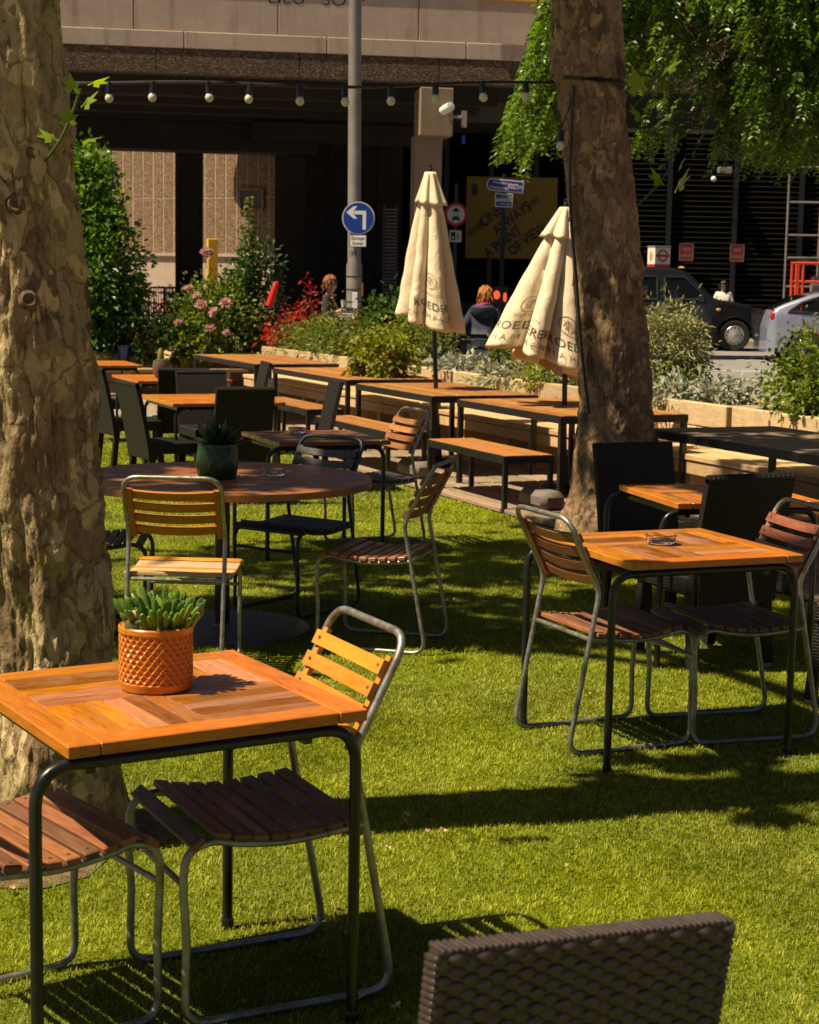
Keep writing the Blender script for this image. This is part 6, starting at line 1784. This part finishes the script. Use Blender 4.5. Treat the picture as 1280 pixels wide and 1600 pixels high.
    for wx in wheels:
        for sgn in (-1, 1):
            yy = sgn * (hwf(wx) - 0.10)
            w = link('wheel', None, t, (wx, yy, wr)); w.empty_display_size = 0.05
            prof = [(wr - 0.12, -0.09), (wr - 0.03, -0.1), (wr, -0.075), (wr, 0.075), (wr - 0.03, 0.1), (wr - 0.12, 0.09)]
            o = MB().lathe(prof, 32, closed=True).build('tyre', TYRE, w, rot=(R(90), 0, 0), smooth=True)
            rim = MB(); rim.lathe([(wr - 0.115, 0.075), (wr - 0.135, 0.095), (wr - 0.16, 0.085), (wr - 0.19, 0.10), (0.06, 0.105), (0.04, 0.12), (0.0, 0.12)], 28)
            if hub == 'vents':
                pass
            o = rim.build('rim', CHROME, w, rot=(R(90) * (1 if sgn < 0 else -1), 0, 0), smooth=True)
            hb = MB()
            for k in range(12):
                a = 2 * math.pi * k / 12; hb.box(((wr - 0.172) * math.cos(a), (wr - 0.172) * math.sin(a), 0.094), (0.018, 0.03, 0.02), rz=a)
            hb.build('rim_slots', TRIM, w, rot=(R(90) * (1 if sgn < 0 else -1), 0, 0))
        MB().lathe([(wr + 0.03, -0.66), (wr + 0.03, 0.66), (0, 0.66)], 20).build('wheel_well', TRIM, t, (wx, 0, wr + 0.0), (R(90), 0, 0))
    MB().box((L / 2, 0, sill + 0.04), (L - 0.5, hwf(L / 2) * 1.85, 0.1)).build('underbody', TRIM, t)
    return t, yat, sm
roof = [(0, 0.72), (0.05, 0.98), (0.25, 1.12), (0.55, 1.28), (0.8, 1.52), (1.05, 1.69), (1.5, 1.77), (2.2, 1.79), (2.7, 1.76), (3.0, 1.66), (3.5, 1.15), (3.62, 1.10), (4.0, 1.06), (4.3, 0.98), (4.48, 0.88), (4.56, 0.72), (4.60, 0.52)]
hw = [(0, 0.72), (0.2, 0.84), (0.8, 0.89), (3.6, 0.89), (4.3, 0.85), (4.5, 0.76), (4.6, 0.66)]
TX0 = 7.52 - 4.58; TY = 38.6; TZ = 0.305
twins = [[(2.46, 1.08), (2.46, 1.56), (2.88, 1.56), (3.30, 1.16), (3.30, 1.08)], [(1.55, 1.08), (1.55, 1.56), (2.30, 1.56), (2.30, 1.08)], [(0.85, 1.08), (0.98, 1.45), (1.40, 1.55), (1.40, 1.08)]]
taxi, ty, tsm = vehicle('black_taxi', 'black London taxi standing on the road behind the variegated shrub', 'taxi', (TX0, TY, TZ), TAXIBLACK, roof, hw, 1.02, 0.26, 0.24, (1.10, 3.99), 0.335, twins, 4.58, (3.04, 3.50), (0.62, 0.98), 'vents')
for sgn in (-1,):
    b = MB(); b.box((2.52, sgn * (ty(2.52, 0.9) + 0.012), 0.92), (0.16, 0.03, 0.035)); b.build('door_handle', CHROME, taxi, bevel=0.008)
    MB().ball((3.62, sgn * (ty(3.62, 0.88) + 0.002), 0.88), (0.055, 0.02, 0.03)).build('side_repeater', AMBER, taxi, smooth=True)
    b = MB(); b.box((3.22, sgn * 1.0, 1.12), (0.12, 0.2, 0.15)); b.bar((3.2, sgn * 0.88, 1.08), (3.22, sgn * 1.0, 1.1), 0.04, 0.04); b.build('door_mirror', TAXIBLACK, taxi, bevel=0.03, smooth=True)
    b = MB()
    for x in (2.38, 3.36, 1.48): b.tube([(x, sgn * (ty(x, z) + 0.002), z) for z in (0.36, 0.6, 0.85, 1.02)], 0.006, 5)
    b.build('door_gap', TRIM, taxi)
    b = MB(); b.tube([(x, sgn * (ty(x, 0.66) + 0.004), 0.66) for x in np.linspace(1.6, 3.4, 8)], 0.012, 5); b.build('rub_strip', TRIM, taxi)
for wx in (1.10, 3.99):
    b = MB(); b.tube([(wx + 0.40 * math.cos(a), -(ty(wx, 0.5) + 0.004), 0.335 + 0.40 * math.sin(a)) for a in np.linspace(0.1, math.pi - 0.1, 16)], 0.016, 6)
    b.build('arch_lip', TAXIBLACK, taxi, smooth=True)
MB().ball((4.44, -0.55, 0.78), (0.1, 0.12, 0.1)).build('headlight', CHROME, taxi, smooth=True)
MB().ball((4.44, 0.55, 0.78), (0.1, 0.12, 0.1)).build('headlight', CHROME, taxi, smooth=True)
MB().box((4.56, 0, 0.45), (0.14, 1.5, 0.16)).build('bumper', TRIM, taxi, bevel=0.04)
MB().box((2.92, 0, 1.765), (0.12, 0.30, 0.06)).build('roof_lamp', AMBER, taxi, bevel=0.03)
MB().box((1.95, 0.02, 0.75), (0.5, 1.3, 0.5)).box((1.72, 0.02, 1.05), (0.12, 1.3, 0.55)).box((2.62, 0.4, 1.0), (0.12, 0.5, 0.6)).build('seats', plain('grey_seat', (0.05, 0.05, 0.055), 0.8, 0, 0.2, 9), taxi)
MB().box((1.75, -0.80, 1.40), (0.25, 0.006, 0.25)).build('window_sticker_blue', SIGNBLUE, taxi)
MB().box((2.02, -0.80, 1.34), (0.14, 0.006, 0.06)).build('window_sticker_green', plain('sticker_green', (0.02, 0.25, 0.06), 0.5, 0, 0.1, 5), taxi)
MB().box((2.02, -0.80, 1.23), (0.14, 0.006, 0.12)).build('window_sticker_orange', plain('sticker_orange', (0.7, 0.16, 0.03), 0.5, 0, 0.1, 5), taxi)
roof = [(0, 0.62), (0.03, 0.92), (0.12, 1.06), (0.35, 1.17), (0.8, 1.33), (1.3, 1.43), (1.9, 1.48), (2.4, 1.45), (2.9, 1.30), (3.4, 1.03), (3.9, 0.90), (4.25, 0.76), (4.42, 0.58), (4.46, 0.45)]
hw = [(0, 0.66), (0.12, 0.79), (0.6, 0.86), (3.7, 0.86), (4.2, 0.78), (4.46, 0.6)]
pwins = [[(0.36, 0.99), (0.62, 1.16), (0.98, 1.28), (1.06, 1.28), (1.0, 0.965)], [(1.10, 0.96), (1.15, 1.30), (1.60, 1.36), (1.80, 1.36), (1.78, 0.95)], [(1.88, 0.95), (1.90, 1.37), (2.25, 1.35), (2.9, 1.05), (2.9, 0.95)]]
PX0 = 6.86; PY = 34.6
car, py_, psm = vehicle('silver_car', 'pale silver hatchback at the right edge of the photo', 'car', (PX0, PY, gz(34.0)), SILVER, roof, hw, 0.93, 0.34, 0.22, (0.72, 3.42), 0.31, pwins, 4.46, (2.5, 3.35), (0.1, 0.75), 'x')
MB().ball((0.10, -0.68, 0.90), (0.06, 0.10, 0.12)).build('tail_lamp', REDLENS, car, smooth=True)
MB().ball((0.10, 0.68, 0.90), (0.06, 0.10, 0.12)).build('tail_lamp', REDLENS, car, smooth=True)
b = MB(); b.box((0.98, -(py_(0.98, 0.8) + 0.012), 0.80), (0.18, 0.025, 0.03)); b.build('door_handle', SILVER, car, bevel=0.006)
b = MB(); b.box((2.1, -0.98, 0.99), (0.12, 0.18, 0.13)); b.bar((2.08, -0.86, 0.95), (2.1, -0.98, 0.97), 0.03, 0.03); b.build('door_mirror', WHITEPAINT, car, bevel=0.03, smooth=True)
b = MB()
for x in (1.84,): b.tube([(x, -(py_(x, z) + 0.001), z) for z in (0.32, 0.6, 0.93)], 0.005, 5)
b.tube([(0.92 - 0.1 * math.sin(a * 2), -(py_(0.95, z) + 0.001), z) for a, z in ((0, 0.95), (0.4, 0.75), (0.8, 0.62), (1.2, 0.4))], 0.005, 5)
b.build('door_gap', TRIM, car)
MB().box((1.3, 0, 0.65), (0.5, 1.2, 0.4)).box((1.05, 0, 0.95), (0.12, 1.2, 0.5)).build('seats', plain('red_seat', (0.22, 0.02, 0.02), 0.8, 0, 0.2, 9), car)

# ------------------------------------------------------------------ people
SKIN = plain('skin', (0.50, 0.28, 0.19), 0.5, 0, 0.08, 9)
def skinned(name, joints, edges, mat, root, sub=2):
    names = list(joints); me = bpy.data.meshes.new(name)
    me.from_pydata([joints[n][0] for n in names], [(names.index(a), names.index(b)) for a, b in edges], [])
    o = bpy.data.objects.new('skin_tmp', me); COL.objects.link(o)
    o.modifiers.new('skin', 'SKIN'); sv = me.skin_vertices[0].data if me.skin_vertices else None
    if sv is None:
        bm = bmesh.new(); bm.from_mesh(me); bm.verts.layers.skin.verify(); bm.to_mesh(me); bm.free(); sv = me.skin_vertices[0].data
    for i, n in enumerate(names):
        r = joints[n][1]; sv[i].radius = (r, r) if not isinstance(r, tuple) else r
        sv[i].use_root = (n == root)
    o.modifiers[0].use_smooth_shade = True
    ss = o.modifiers.new('sub', 'SUBSURF'); ss.levels = sub; ss.render_levels = sub
    bpy.context.view_layer.update()
    dg = bpy.context.evaluated_depsgraph_get()
    out = bpy.data.meshes.new_from_object(o.evaluated_get(dg)); bpy.data.objects.remove(o)
    out.materials.clear(); out.materials.append(mat); out.shade_smooth(); return out
def figure(label, loc, rz, H, arms, head_fwd, top_mat, low_mat, hair_mat, hair, extra_top=1.0, lean=0.0, group=None, coat_len=None, seated=False):
    """faces +x in its own frame; arms = {side: (elbow, hand)} in metres for height 1.7"""
    t = empty('person', loc, rz, label, 'person', group); s = H / 1.7
    J = {}
    def j(n, p, r): J[n] = (tuple(q * s for q in p), r * s if not isinstance(r, tuple) else tuple(q * s for q in r))
    lx = lean
    j('pelvis', (0, 0, 0.93), 0.125); j('waist', (0.01 + lx * .3, 0, 1.08), 0.105); j('chest', (0.0 + lx * .7, 0, 1.28), 0.115); j('neck0', (lx - 0.01, 0, 1.43), 0.055); j('neck1', (lx + 0.015, 0, 1.49), 0.048)
    hf = head_fwd
    j('jaw', (lx + 0.045 + hf, 0, 1.535), 0.056); j('skull', (lx + 0.02 + hf, 0, 1.61), 0.082); j('crown', (lx + 0.0 + hf, 0, 1.665), 0.06); j('nose', (lx + 0.105 + hf, 0, 1.585), 0.016)
    E = [('pelvis', 'waist'), ('waist', 'chest'), ('chest', 'neck0'), ('neck0', 'neck1'), ('neck1', 'jaw'), ('jaw', 'skull'), ('skull', 'crown'), ('skull', 'nose')]
    for sd, sg in (('r', -1), ('l', 1)):
        j('sh' + sd, (lx, sg * 0.165, 1.385), 0.058); el, ha = arms[sd]
        j('el' + sd, el, 0.042); j('wr' + sd, ha, 0.027); d = (Vector(ha) - Vector(el)).normalized()
        pm = Vector(ha) + d * 0.05; j('pa' + sd, tuple(pm), 0.034)
        E += [('chest', 'sh' + sd), ('sh' + sd, 'el' + sd), ('el' + sd, 'wr' + sd), ('wr' + sd, 'pa' + sd)]
        sdv = d.cross(Vector((0, 0, 1))); sdv = sdv.normalized() if sdv.length > 0.1 else Vector((0, 1, 0)); bend = d.cross(sdv) * 0.02
        for k in range(4):
            q = pm + d * (0.055 + (0.012, 0.02, 0.016, 0.0)[k]) + sdv * (k - 1.5) * 0.019 + bend
            j('f%d%s' % (k, sd), tuple(q), 0.0095); E.append(('pa' + sd, 'f%d%s' % (k, sd)))
        q = Vector(ha) + d * 0.05 + sdv * 0.045 - bend; j('th' + sd, tuple(q), 0.011); E.append(('pa' + sd, 'th' + sd))
        if not seated:
            j('hip' + sd, (0, sg * 0.085, 0.88), 0.095); j('kn' + sd, (0.02 + 0.04 * sg, sg * 0.095, 0.48), 0.06); j('an' + sd, (-0.02 + 0.03 * sg, sg * 0.1, 0.08), 0.042); j('to' + sd, (0.13 + 0.03 * sg, sg * 0.11, 0.035), 0.032)
            E += [('pelvis', 'hip' + sd), ('hip' + sd, 'kn' + sd), ('kn' + sd, 'an' + sd), ('an' + sd, 'to' + sd)]
    link('body', skinned('body', J, E, SKIN, 'pelvis'), t)
    def grow(names, f, add): return {n: (J[n][0], tuple(q * f + add for q in J[n][1]) if isinstance(J[n][1], tuple) else J[n][1] * f + add) for n in names}
    up = ['pelvis', 'waist', 'chest', 'neck0'] + [a + b for b in 'rl' for a in ('sh', 'el', 'wr')]
    G = grow(up, 1.1, 0.016 * s)
    for b_ in 'rl':
        p, e = Vector(J['wr' + b_][0]), Vector(J['el' + b_][0]); G['wr' + b_] = (tuple(e + (p - e) * 0.88), 0.043 * s)
    G['neck0'] = (tuple(Vector(J['neck0'][0]) - Vector((0, 0, 0.02 * s))), 0.07 * s)
    EG = [e for e in E if e[0] in G and e[1] in G]
    if coat_len:
        G['hem'] = ((0, 0, coat_len * s), 0.20 * s); G['hip'] = ((0, 0, 0.82 * s), 0.185 * s); EG += [('pelvis', 'hip'), ('hip', 'hem')]
    link('top', skinned('top', G, EG, top_mat, 'pelvis'), t)
    if not seated:
        lo = ['pelvis'] + [a + b for b in 'rl' for a in ('hip', 'kn', 'an')]
        GL_ = grow(lo, 1.12, 0.01 * s); GL_['pelvis'] = (J['pelvis'][0], J['pelvis'][1] * 1.06)
        link('trousers', skinned('trousers', GL_, [e for e in E if e[0] in GL_ and e[1] in GL_], low_mat, 'pelvis'), t)
        for b_ in 'rl':
            a, c = J['an' + b_][0], J['to' + b_][0]
            mb = MB(); mb.ball(((a[0] + c[0]) / 2, (a[1] + c[1]) / 2, 0.045 * s), (0.14 * s, 0.05 * s, 0.046 * s), 12, 8); mb.build('shoe', TRIM, t, smooth=True)
    # hair: a shaggy cap
    c = Vector(J['skull'][0]); n, k = 28, 18; b = MB(); vs = []; fs = []
    for i in range(k + 1):
        ph = math.pi * i / k
        for q in range(n):
            th = 2 * math.pi * q / n
            dx, dy, dz = math.sin(ph) * math.cos(th), math.sin(ph) * math.sin(th), math.cos(ph)
            r = 0.104 * s * (1 + 0.08 * math.sin(7 * th + 3 * ph) * math.sin(5 * ph) + 0.06 * math.sin(13 * th + 9 * ph))
            face = dx > 0.30 and dz < 0.45
            if face: r = 0.045 * s
            zz = dz * (1.12 if dz > 0 else (hair if dx < 0.35 else 0.6))
            vs.append((c.x + dx * r * 1.05 - 0.012 * s, c.y + dy * r * 0.95, c.z + zz * r + 0.012 * s))
    for i in range(k):
        for q in range(n): fs.append((i * n + q, (i + 1) * n + q, (i + 1) * n + (q + 1) % n, i * n + (q + 1) % n))
    b.add(vs, fs); cap = b.build('hair', hair_mat, t, smooth=True)
    g = np.random.default_rng(int(H * 1000)); N = 700
    dv = unit(g.normal(0, 1, (N, 3))); keep = ~((dv[:, 0] > 0.25) & (dv[:, 2] < 0.5)) & (dv[:, 2] > -0.45); dv = dv[keep]; N = len(dv)
    P = np.array(c) + dv * np.array([0.100, 0.092, 0.104]) * s + np.array([-0.01, 0, 0.012]) * s
    D = unit(dv * 0.22 + np.array([-0.1, 0, -1.0]) + g.normal(0, 0.16, (N, 3)))
    link('strands', leaf_mesh('strands', P, D, 0.075 * s * (0.7 + hair * 0.5) * g.uniform(0.6, 1.3, N), 0.0075 * s, hair_mat, g.random(N), 0.1), cap)
    for sg in (-1, 1):
        mb = MB(); mb.ball((c.x + 0.072 * s, c.y + sg * 0.031 * s, c.z - 0.018 * s), 0.011 * s, 8, 6); mb.build('eye', TRIM, t, smooth=True)
    mb = MB(); mb.ball((J['jaw'][0][0] + 0.05 * s, 0, J['jaw'][0][2] - 0.004 * s), (0.01 * s, 0.022 * s, 0.007 * s), 8, 6); mb.build('mouth', plain('lips', (0.4, 0.12, 0.1), 0.5, 0, 0.1, 9), t, smooth=True)
    return t, J, s
HAIR_A = plain('auburn_hair', (0.30, 0.10, 0.03), 0.45, 0, 0.5, 60, bump=0.8)
HAIR_B = plain('copper_hair', (0.45, 0.16, 0.03), 0.42, 0, 0.5, 60, bump=0.8)
HAIR_C = plain('black_hair', (0.02, 0.012, 0.010), 0.4, 0, 0.4, 60)
CARDI = plain('charcoal_cardigan', (0.022, 0.020, 0.022), 0.85, 0, 0.3, 40)
NAVY = plain('navy_coat', (0.014, 0.018, 0.045), 0.7, 0, 0.25, 12, bump=0.2)
TAN = plain('tan_canvas', (0.48, 0.26, 0.06), 0.7, 0, 0.2, 10)
WHITECLOTH = plain('white_shirt', (0.72, 0.68, 0.62), 0.8, 0, 0.08, 12)
DARKCLOTH = plain('dark_trousers', (0.02, 0.02, 0.025), 0.8, 0, 0.2, 20)
p1, J, s = figure('woman in dark cardigan with glasses and tan bag behind the far planter', (-1.22, 25.3, gz(25.3)), R(-12), 1.64, {'r': ((0.02, -0.25, 1.12), (0.20, -0.17, 1.20)), 'l': ((-0.02, 0.23, 1.1), (0.1, 0.2, 0.9))}, 0.01, CARDI, DARKCLOTH, HAIR_A, 0.75)
b = MB(); b.tube([(0.07, -0.10 * s, 1.40 * s), (0.125, -0.02, 1.25 * s), (0.11, 0.12, 1.05 * s)], 0.02, 6); b.tube([(-0.03, -0.16, 1.43 * s), (0.10, -0.20, 1.2 * s), (0.06, -0.23, 1.05 * s)], 0.017, 6); b.build('bag_strap', TAN, p1, smooth=True)
b = MB(); b.box((0.03, -0.24, 0.92), (0.34, 0.13, 0.30)); b.build('shoulder_bag', TAN, p1, bevel=0.05, smooth=True)
c = Vector(J['skull'][0]); b = MB()
for sg in (-1, 1): b.tube([(c.x + 0.092, sg * 0.033 + 0.024 * math.cos(a), c.z - 0.016 + 0.02 * math.sin(a)) for a in np.linspace(0, 6.28, 14)[:-1]], 0.0035, 5, closed=True); b.bar((c.x + 0.09, sg * 0.058, c.z - 0.012), (c.x - 0.02, sg * 0.085, c.z - 0.005), 0.005, 0.006)
b.build('glasses', TRIM, p1)
p2, J, s = figure('red-haired woman in a long navy hooded coat, seen from behind', (0.86, 21.6, gz(21.6)), R(72), 1.60, {'r': ((0.02, -0.27, 1.10), (0.06, -0.28, 0.85)), 'l': ((-0.03, 0.29, 1.08), (0.06, 0.36, 0.82))}, 0.03, NAVY, DARKCLOTH, HAIR_B, 1.05, lean=0.06, coat_len=0.50)
b = MB(); b.lathe([(0.0, -0.10), (0.10, -0.09), (0.155, -0.02), (0.15, 0.04), (0.10, 0.075), (0.06, 0.06)], 18, (-0.01, 0, 1.33), 0.8, 1.05); b.build('hood', NAVY, p2, smooth=True)
b = MB(); b.tube([(0.05 + 0.075 * math.cos(a), 0.085 * math.sin(a), 1.405 + 0.012 * math.sin(2 * a)) for a in np.linspace(0, 6.28, 18)[:-1]], 0.018, 7, closed=True); b.build('scarf', plain('magenta_scarf', (0.45, 0.02, 0.12), 0.8, 0, 0.2, 20), p2, smooth=True)
b = MB(); b.tube([(-0.16, y, 0.98 + 0.006 * math.cos(y * 20)) for y in np.linspace(-0.15, 0.15, 9)], 0.008, 5); b.build('waist_seam', NAVY, p2, smooth=True)
b = MB(); b.box((0.10, 0.42, 0.62), (0.30, 0.14, 0.34)); b.tube([(0.0, 0.40, 0.78), (0.06, 0.38, 0.86), (0.16, 0.41, 0.78)], 0.012, 6); b.build('handbag', TRIM, p2, bevel=0.02)
p3, J, s = figure('woman in white top and sunglasses standing beyond the taxi', (7.12, 40.4, gz(40)), R(-100), 1.48, {'r': ((0.04, -0.24, 1.1), (0.14, -0.14, 1.2)), 'l': ((0.0, 0.25, 1.1), (0.08, 0.24, 0.9))}, 0.01, WHITECLOTH, DARKCLOTH, HAIR_C, 0.9)
c = Vector(J['skull'][0]); b = MB()
for sg in (-1, 1): b.ball((c.x + 0.085, sg * 0.035, c.z - 0.012), (0.012, 0.03, 0.022), 10, 6)
b.bar((c.x + 0.09, -0.06, c.z - 0.005), (c.x + 0.09, 0.06, c.z - 0.005), 0.006, 0.008); b.build('sunglasses', TRIM, p3)
p4, J, s = figure('driver in a pale shirt sitting inside the black taxi', (TX0 + 2.72, TY - 0.38, TZ + 0.0), 0, 1.52, {'r': ((0.12, -0.24, 1.05), (0.36, -0.16, 1.1)), 'l': ((0.12, 0.24, 1.05), (0.36, 0.16, 1.1))}, 0.0, WHITECLOTH, DARKCLOTH, HAIR_C, 0.6, seated=True)

# ------------------------------------------------------------------ hire bicycles
def bicycle():
    t = empty('hire_bicycle', (0, 0, 0))
    for x in (-0.52, 0.52):
        w = link('wheel', None, t, (x, 0, 0.33)); w.empty_display_size = 0.03
        MB().tube([(0.315 * math.cos(a), 0, 0.315 * math.sin(a)) for a in np.linspace(0, 2 * math.pi, 33)[:-1]], 0.02, 6, closed=True).build('tyre', TYRE, w, smooth=True)
        b = MB()
        for k in range(10): a = math.pi * k / 10; b.tube([(0.3 * math.cos(a), 0, 0.3 * math.sin(a)), (-0.3 * math.cos(a), 0, -0.3 * math.sin(a))], 0.003, 4)
        b.tube([(0, -0.04, 0), (0, 0.04, 0)], 0.03, 8); b.build('spokes', GALV, w)
        b = MB(); vs = []; fs = []
        for k in range(13):
            a = R(20 + 130 * k / 12)
            for y in (-0.035, 0.035): vs.append((0.355 * math.cos(a), y, 0.355 * math.sin(a)))
        for k in range(12): fs.append((2 * k, 2 * k + 1, 2 * k + 3, 2 * k + 2))
        b.add(vs, fs); b.build('mudguard', SIGNRED, w)
    b = MB()
    b.tube([(-0.52, 0, 0.33), (-0.12, 0, 0.30)], 0.018, 7); b.tube([(-0.12, 0, 0.30), (-0.26, 0, 0.88)], 0.022, 7); b.tube(spline([(-0.12, 0, 0.30), (0.15, 0, 0.42), (0.36, 0, 0.78)], 5), 0.03, 7); b.tube([(0.52, 0, 0.33), (0.36, 0, 0.78), (0.33, 0, 1.02)], 0.02, 7)
    b.build('frame', SIGNRED, t, smooth=True)
    b = MB(); b.tube(fillet([(0.22, -0.27, 1.06), (0.32, -0.12, 1.05), (0.33, 0, 1.03), (0.32, 0.12, 1.05), (0.22, 0.27, 1.06)], 0.05), 0.013, 7); b.build('handlebar', TRIM, t, smooth=True)
    MB().ball((-0.27, 0, 0.91), (0.13, 0.07, 0.04)).build('saddle', TRIM, t, smooth=True)
    MB().box((0.52, 0, 0.85), (0.25, 0.28, 0.16)).build('front_rack', TRIM, t, bevel=0.02)
    return t
bk = bicycle(); first = True
GBK = 'red hire bicycles parked behind the planters'
for i, (x, y, a, lab) in enumerate(((-6.75, 45.3, 20, 'red hire bicycle leftmost in the row seen past the laurel bush'), (-6.45, 45.2, 20, 'red hire bicycle second in the row past the laurel bush'), (-6.15, 45.1, 20, 'red hire bicycle third in the row past the laurel bush'), (-5.85, 45.0, 20, 'red hire bicycle nearest the dark pier past the laurel bush'),
        (0.85, 39.4, 75, 'red hire bicycle parked left of the woman in navy, nearest her'), (0.45, 39.6, 70, 'red hire bicycle glimpsed right of the left parasol skirt'), (-0.15, 39.7, 70, 'red hire bicycle behind the ladder-like screen'), (2.6, 39.6, 80, 'red hire bicycle hidden by the right parasol'))):
    o = bk if i == 0 else copy_tree(bk)
    put(o, x, y, R(a), lab, 'bicycle', GBK, gz(y) + 0.006 if y < 41 else 0.36)

# ------------------------------------------------------------------ street clutter
t = empty('menu_stand', (-1.02, 25.9, gz(25.9)), R(-8), 'white menu sheet on a dark stand beside the woman in the cardigan', 'menu stand')
MB().box((0, 0.02, 0.95), (0.30, 0.03, 0.42), m=Matrix.Rotation(R(-12), 3, 'X')).build('sheet', SIGNWHITE, t)
b = MB(); b.box((0, 0.06, 0.95), (0.34, 0.03, 0.46), m=Matrix.Rotation(R(-12), 3, 'X')); b.bar((0, 0.08, 0.0), (0, 0.08, 0.9), 0.05, 0.05); b.box((0, 0.08, 0.015), (0.4, 0.3, 0.03)); b.build('stand', BLACKPAINT, t)
b = MB()
for k in range(9):
    z = 0.80 + 0.036 * k; b.box((0.01 * (k % 3 - 1), 0.0 + (z - 0.95) * 0.21, z), (0.20 + 0.03 * (k % 2), 0.004, 0.014))
b.build('print_lines', INK, t, (0, -0.002, 0))
MB().box((0, 0.10, 1.18), (0.26, 0.16, 0.02)).build('shelf', BLACKPAINT, t)
t = empty('paper_cup', (-1.03, 25.98, gz(25.9) + 1.191), 0, 'white paper cup on top of the menu stand', 'cup')
MB().lathe([(0.028, 0), (0.04, 0.105), (0.042, 0.11), (0.038, 0.108), (0.026, 0.004), (0, 0.004)], 16).build('cup', SIGNWHITE, t, smooth=True)
t = empty('totem_sign', (5.68, 40.9, gz(40)), R(28), 'white box sign with a red roundel above the taxi roof', 'sign')
MB().box((0, 0, 2.04), (0.44, 0.30, 0.42)).build('box', SIGNWHITE, t, bevel=0.01)
MB().box((0, 0, 2.265), (0.46, 0.32, 0.035)).build('cap', STEELPOST, t, bevel=0.008)
MB().box((0, 0, 1.84), (0.444, 0.304, 0.05)).build('red_band', SIGNRED, t)
b = MB(); disc(b, 0.145, -0.156, 0.001, 32, (0, 2.06), rin=0.10); flat(b, [(-0.19, 2.032), (0.19, 2.032), (0.19, 2.088), (-0.19, 2.088)], -0.158); b.build('roundel', SIGNRED, t)
b = MB(); vs = [(-0.226, 0.055 * math.cos(a), 2.05 + 0.11 * math.sin(a)) for a in np.linspace(0, 6.28, 25)[:-1]]; b.add(vs, [tuple(range(24))[::-1]]); b.build('orange_oval', AMBER, t)
MB().lathe([(0.04, 0), (0.04, 1.84)], 10).build('post', BLACKPAINT, t, smooth=True)
REDFRAME = plain('orange_red_frame', (0.60, 0.055, 0.018), 0.45, 0, 0.1, 6)
t = empty('red_frame_trolley', (9.95, 42.2, gz(42) + 0.11), 0, 'orange-red tubular frame holding a grey box at the right edge behind the silver car', 'trolley')
b = MB()
for x in (-0.78, -0.62, 0.78):
    b.tube([(x, 0, 0), (x, 0, 1.86)], 0.035, 8); b.tube([(x, 0.5, 0), (x, 0.5, 1.86)], 0.035, 8)
for z in (1.86, 1.42, 0.5):
    for y in (0, 0.5): b.tube([(-0.82, y, z), (0.82, y, z)], 0.032, 8)
b.build('frame', REDFRAME, t, smooth=True)
MB().box((0.1, 0.25, 1.2), (0.9, 0.4, 0.7)).build('grey_box', STEELPOST, t, bevel=0.02)
MB().lathe([(0.22, 0), (0.22, 0.06), (0.15, 0.09), (0, 0.09)], 16, (-0.45, 0.25, 1.90)).build('black_lid', TRIM, t, smooth=True)
t = empty('scaffold_ladder', (9.6, 43.4, gz(43) + 0.11), 0, 'grey scaffold ladder frame standing against the louvres at the right edge', 'scaffold')
b = MB()
for x in (-0.45, 0.35, 0.8): b.tube([(x, 0, 0), (x, 0, 4.6)], 0.03, 8)
b.build('uprights', STEELPOST, t, smooth=True)
for z in (0.6, 1.3, 2.0, 2.55, 3.35, 4.2):
    MB().tube([(-0.48, 0, z), (0.84, 0, z)], 0.026, 8).build('rung', STEELPOST, t, smooth=True)
MB().box((0.62, -0.12, 2.3), (0.5, 0.12, 1.1)).build('panel', LOUVRE_MID, t, bevel=0.01)
MB().box((0.66, -0.19, 2.62), (0.3, 0.01, 0.14)).build('label', SIGNWHITE, t)
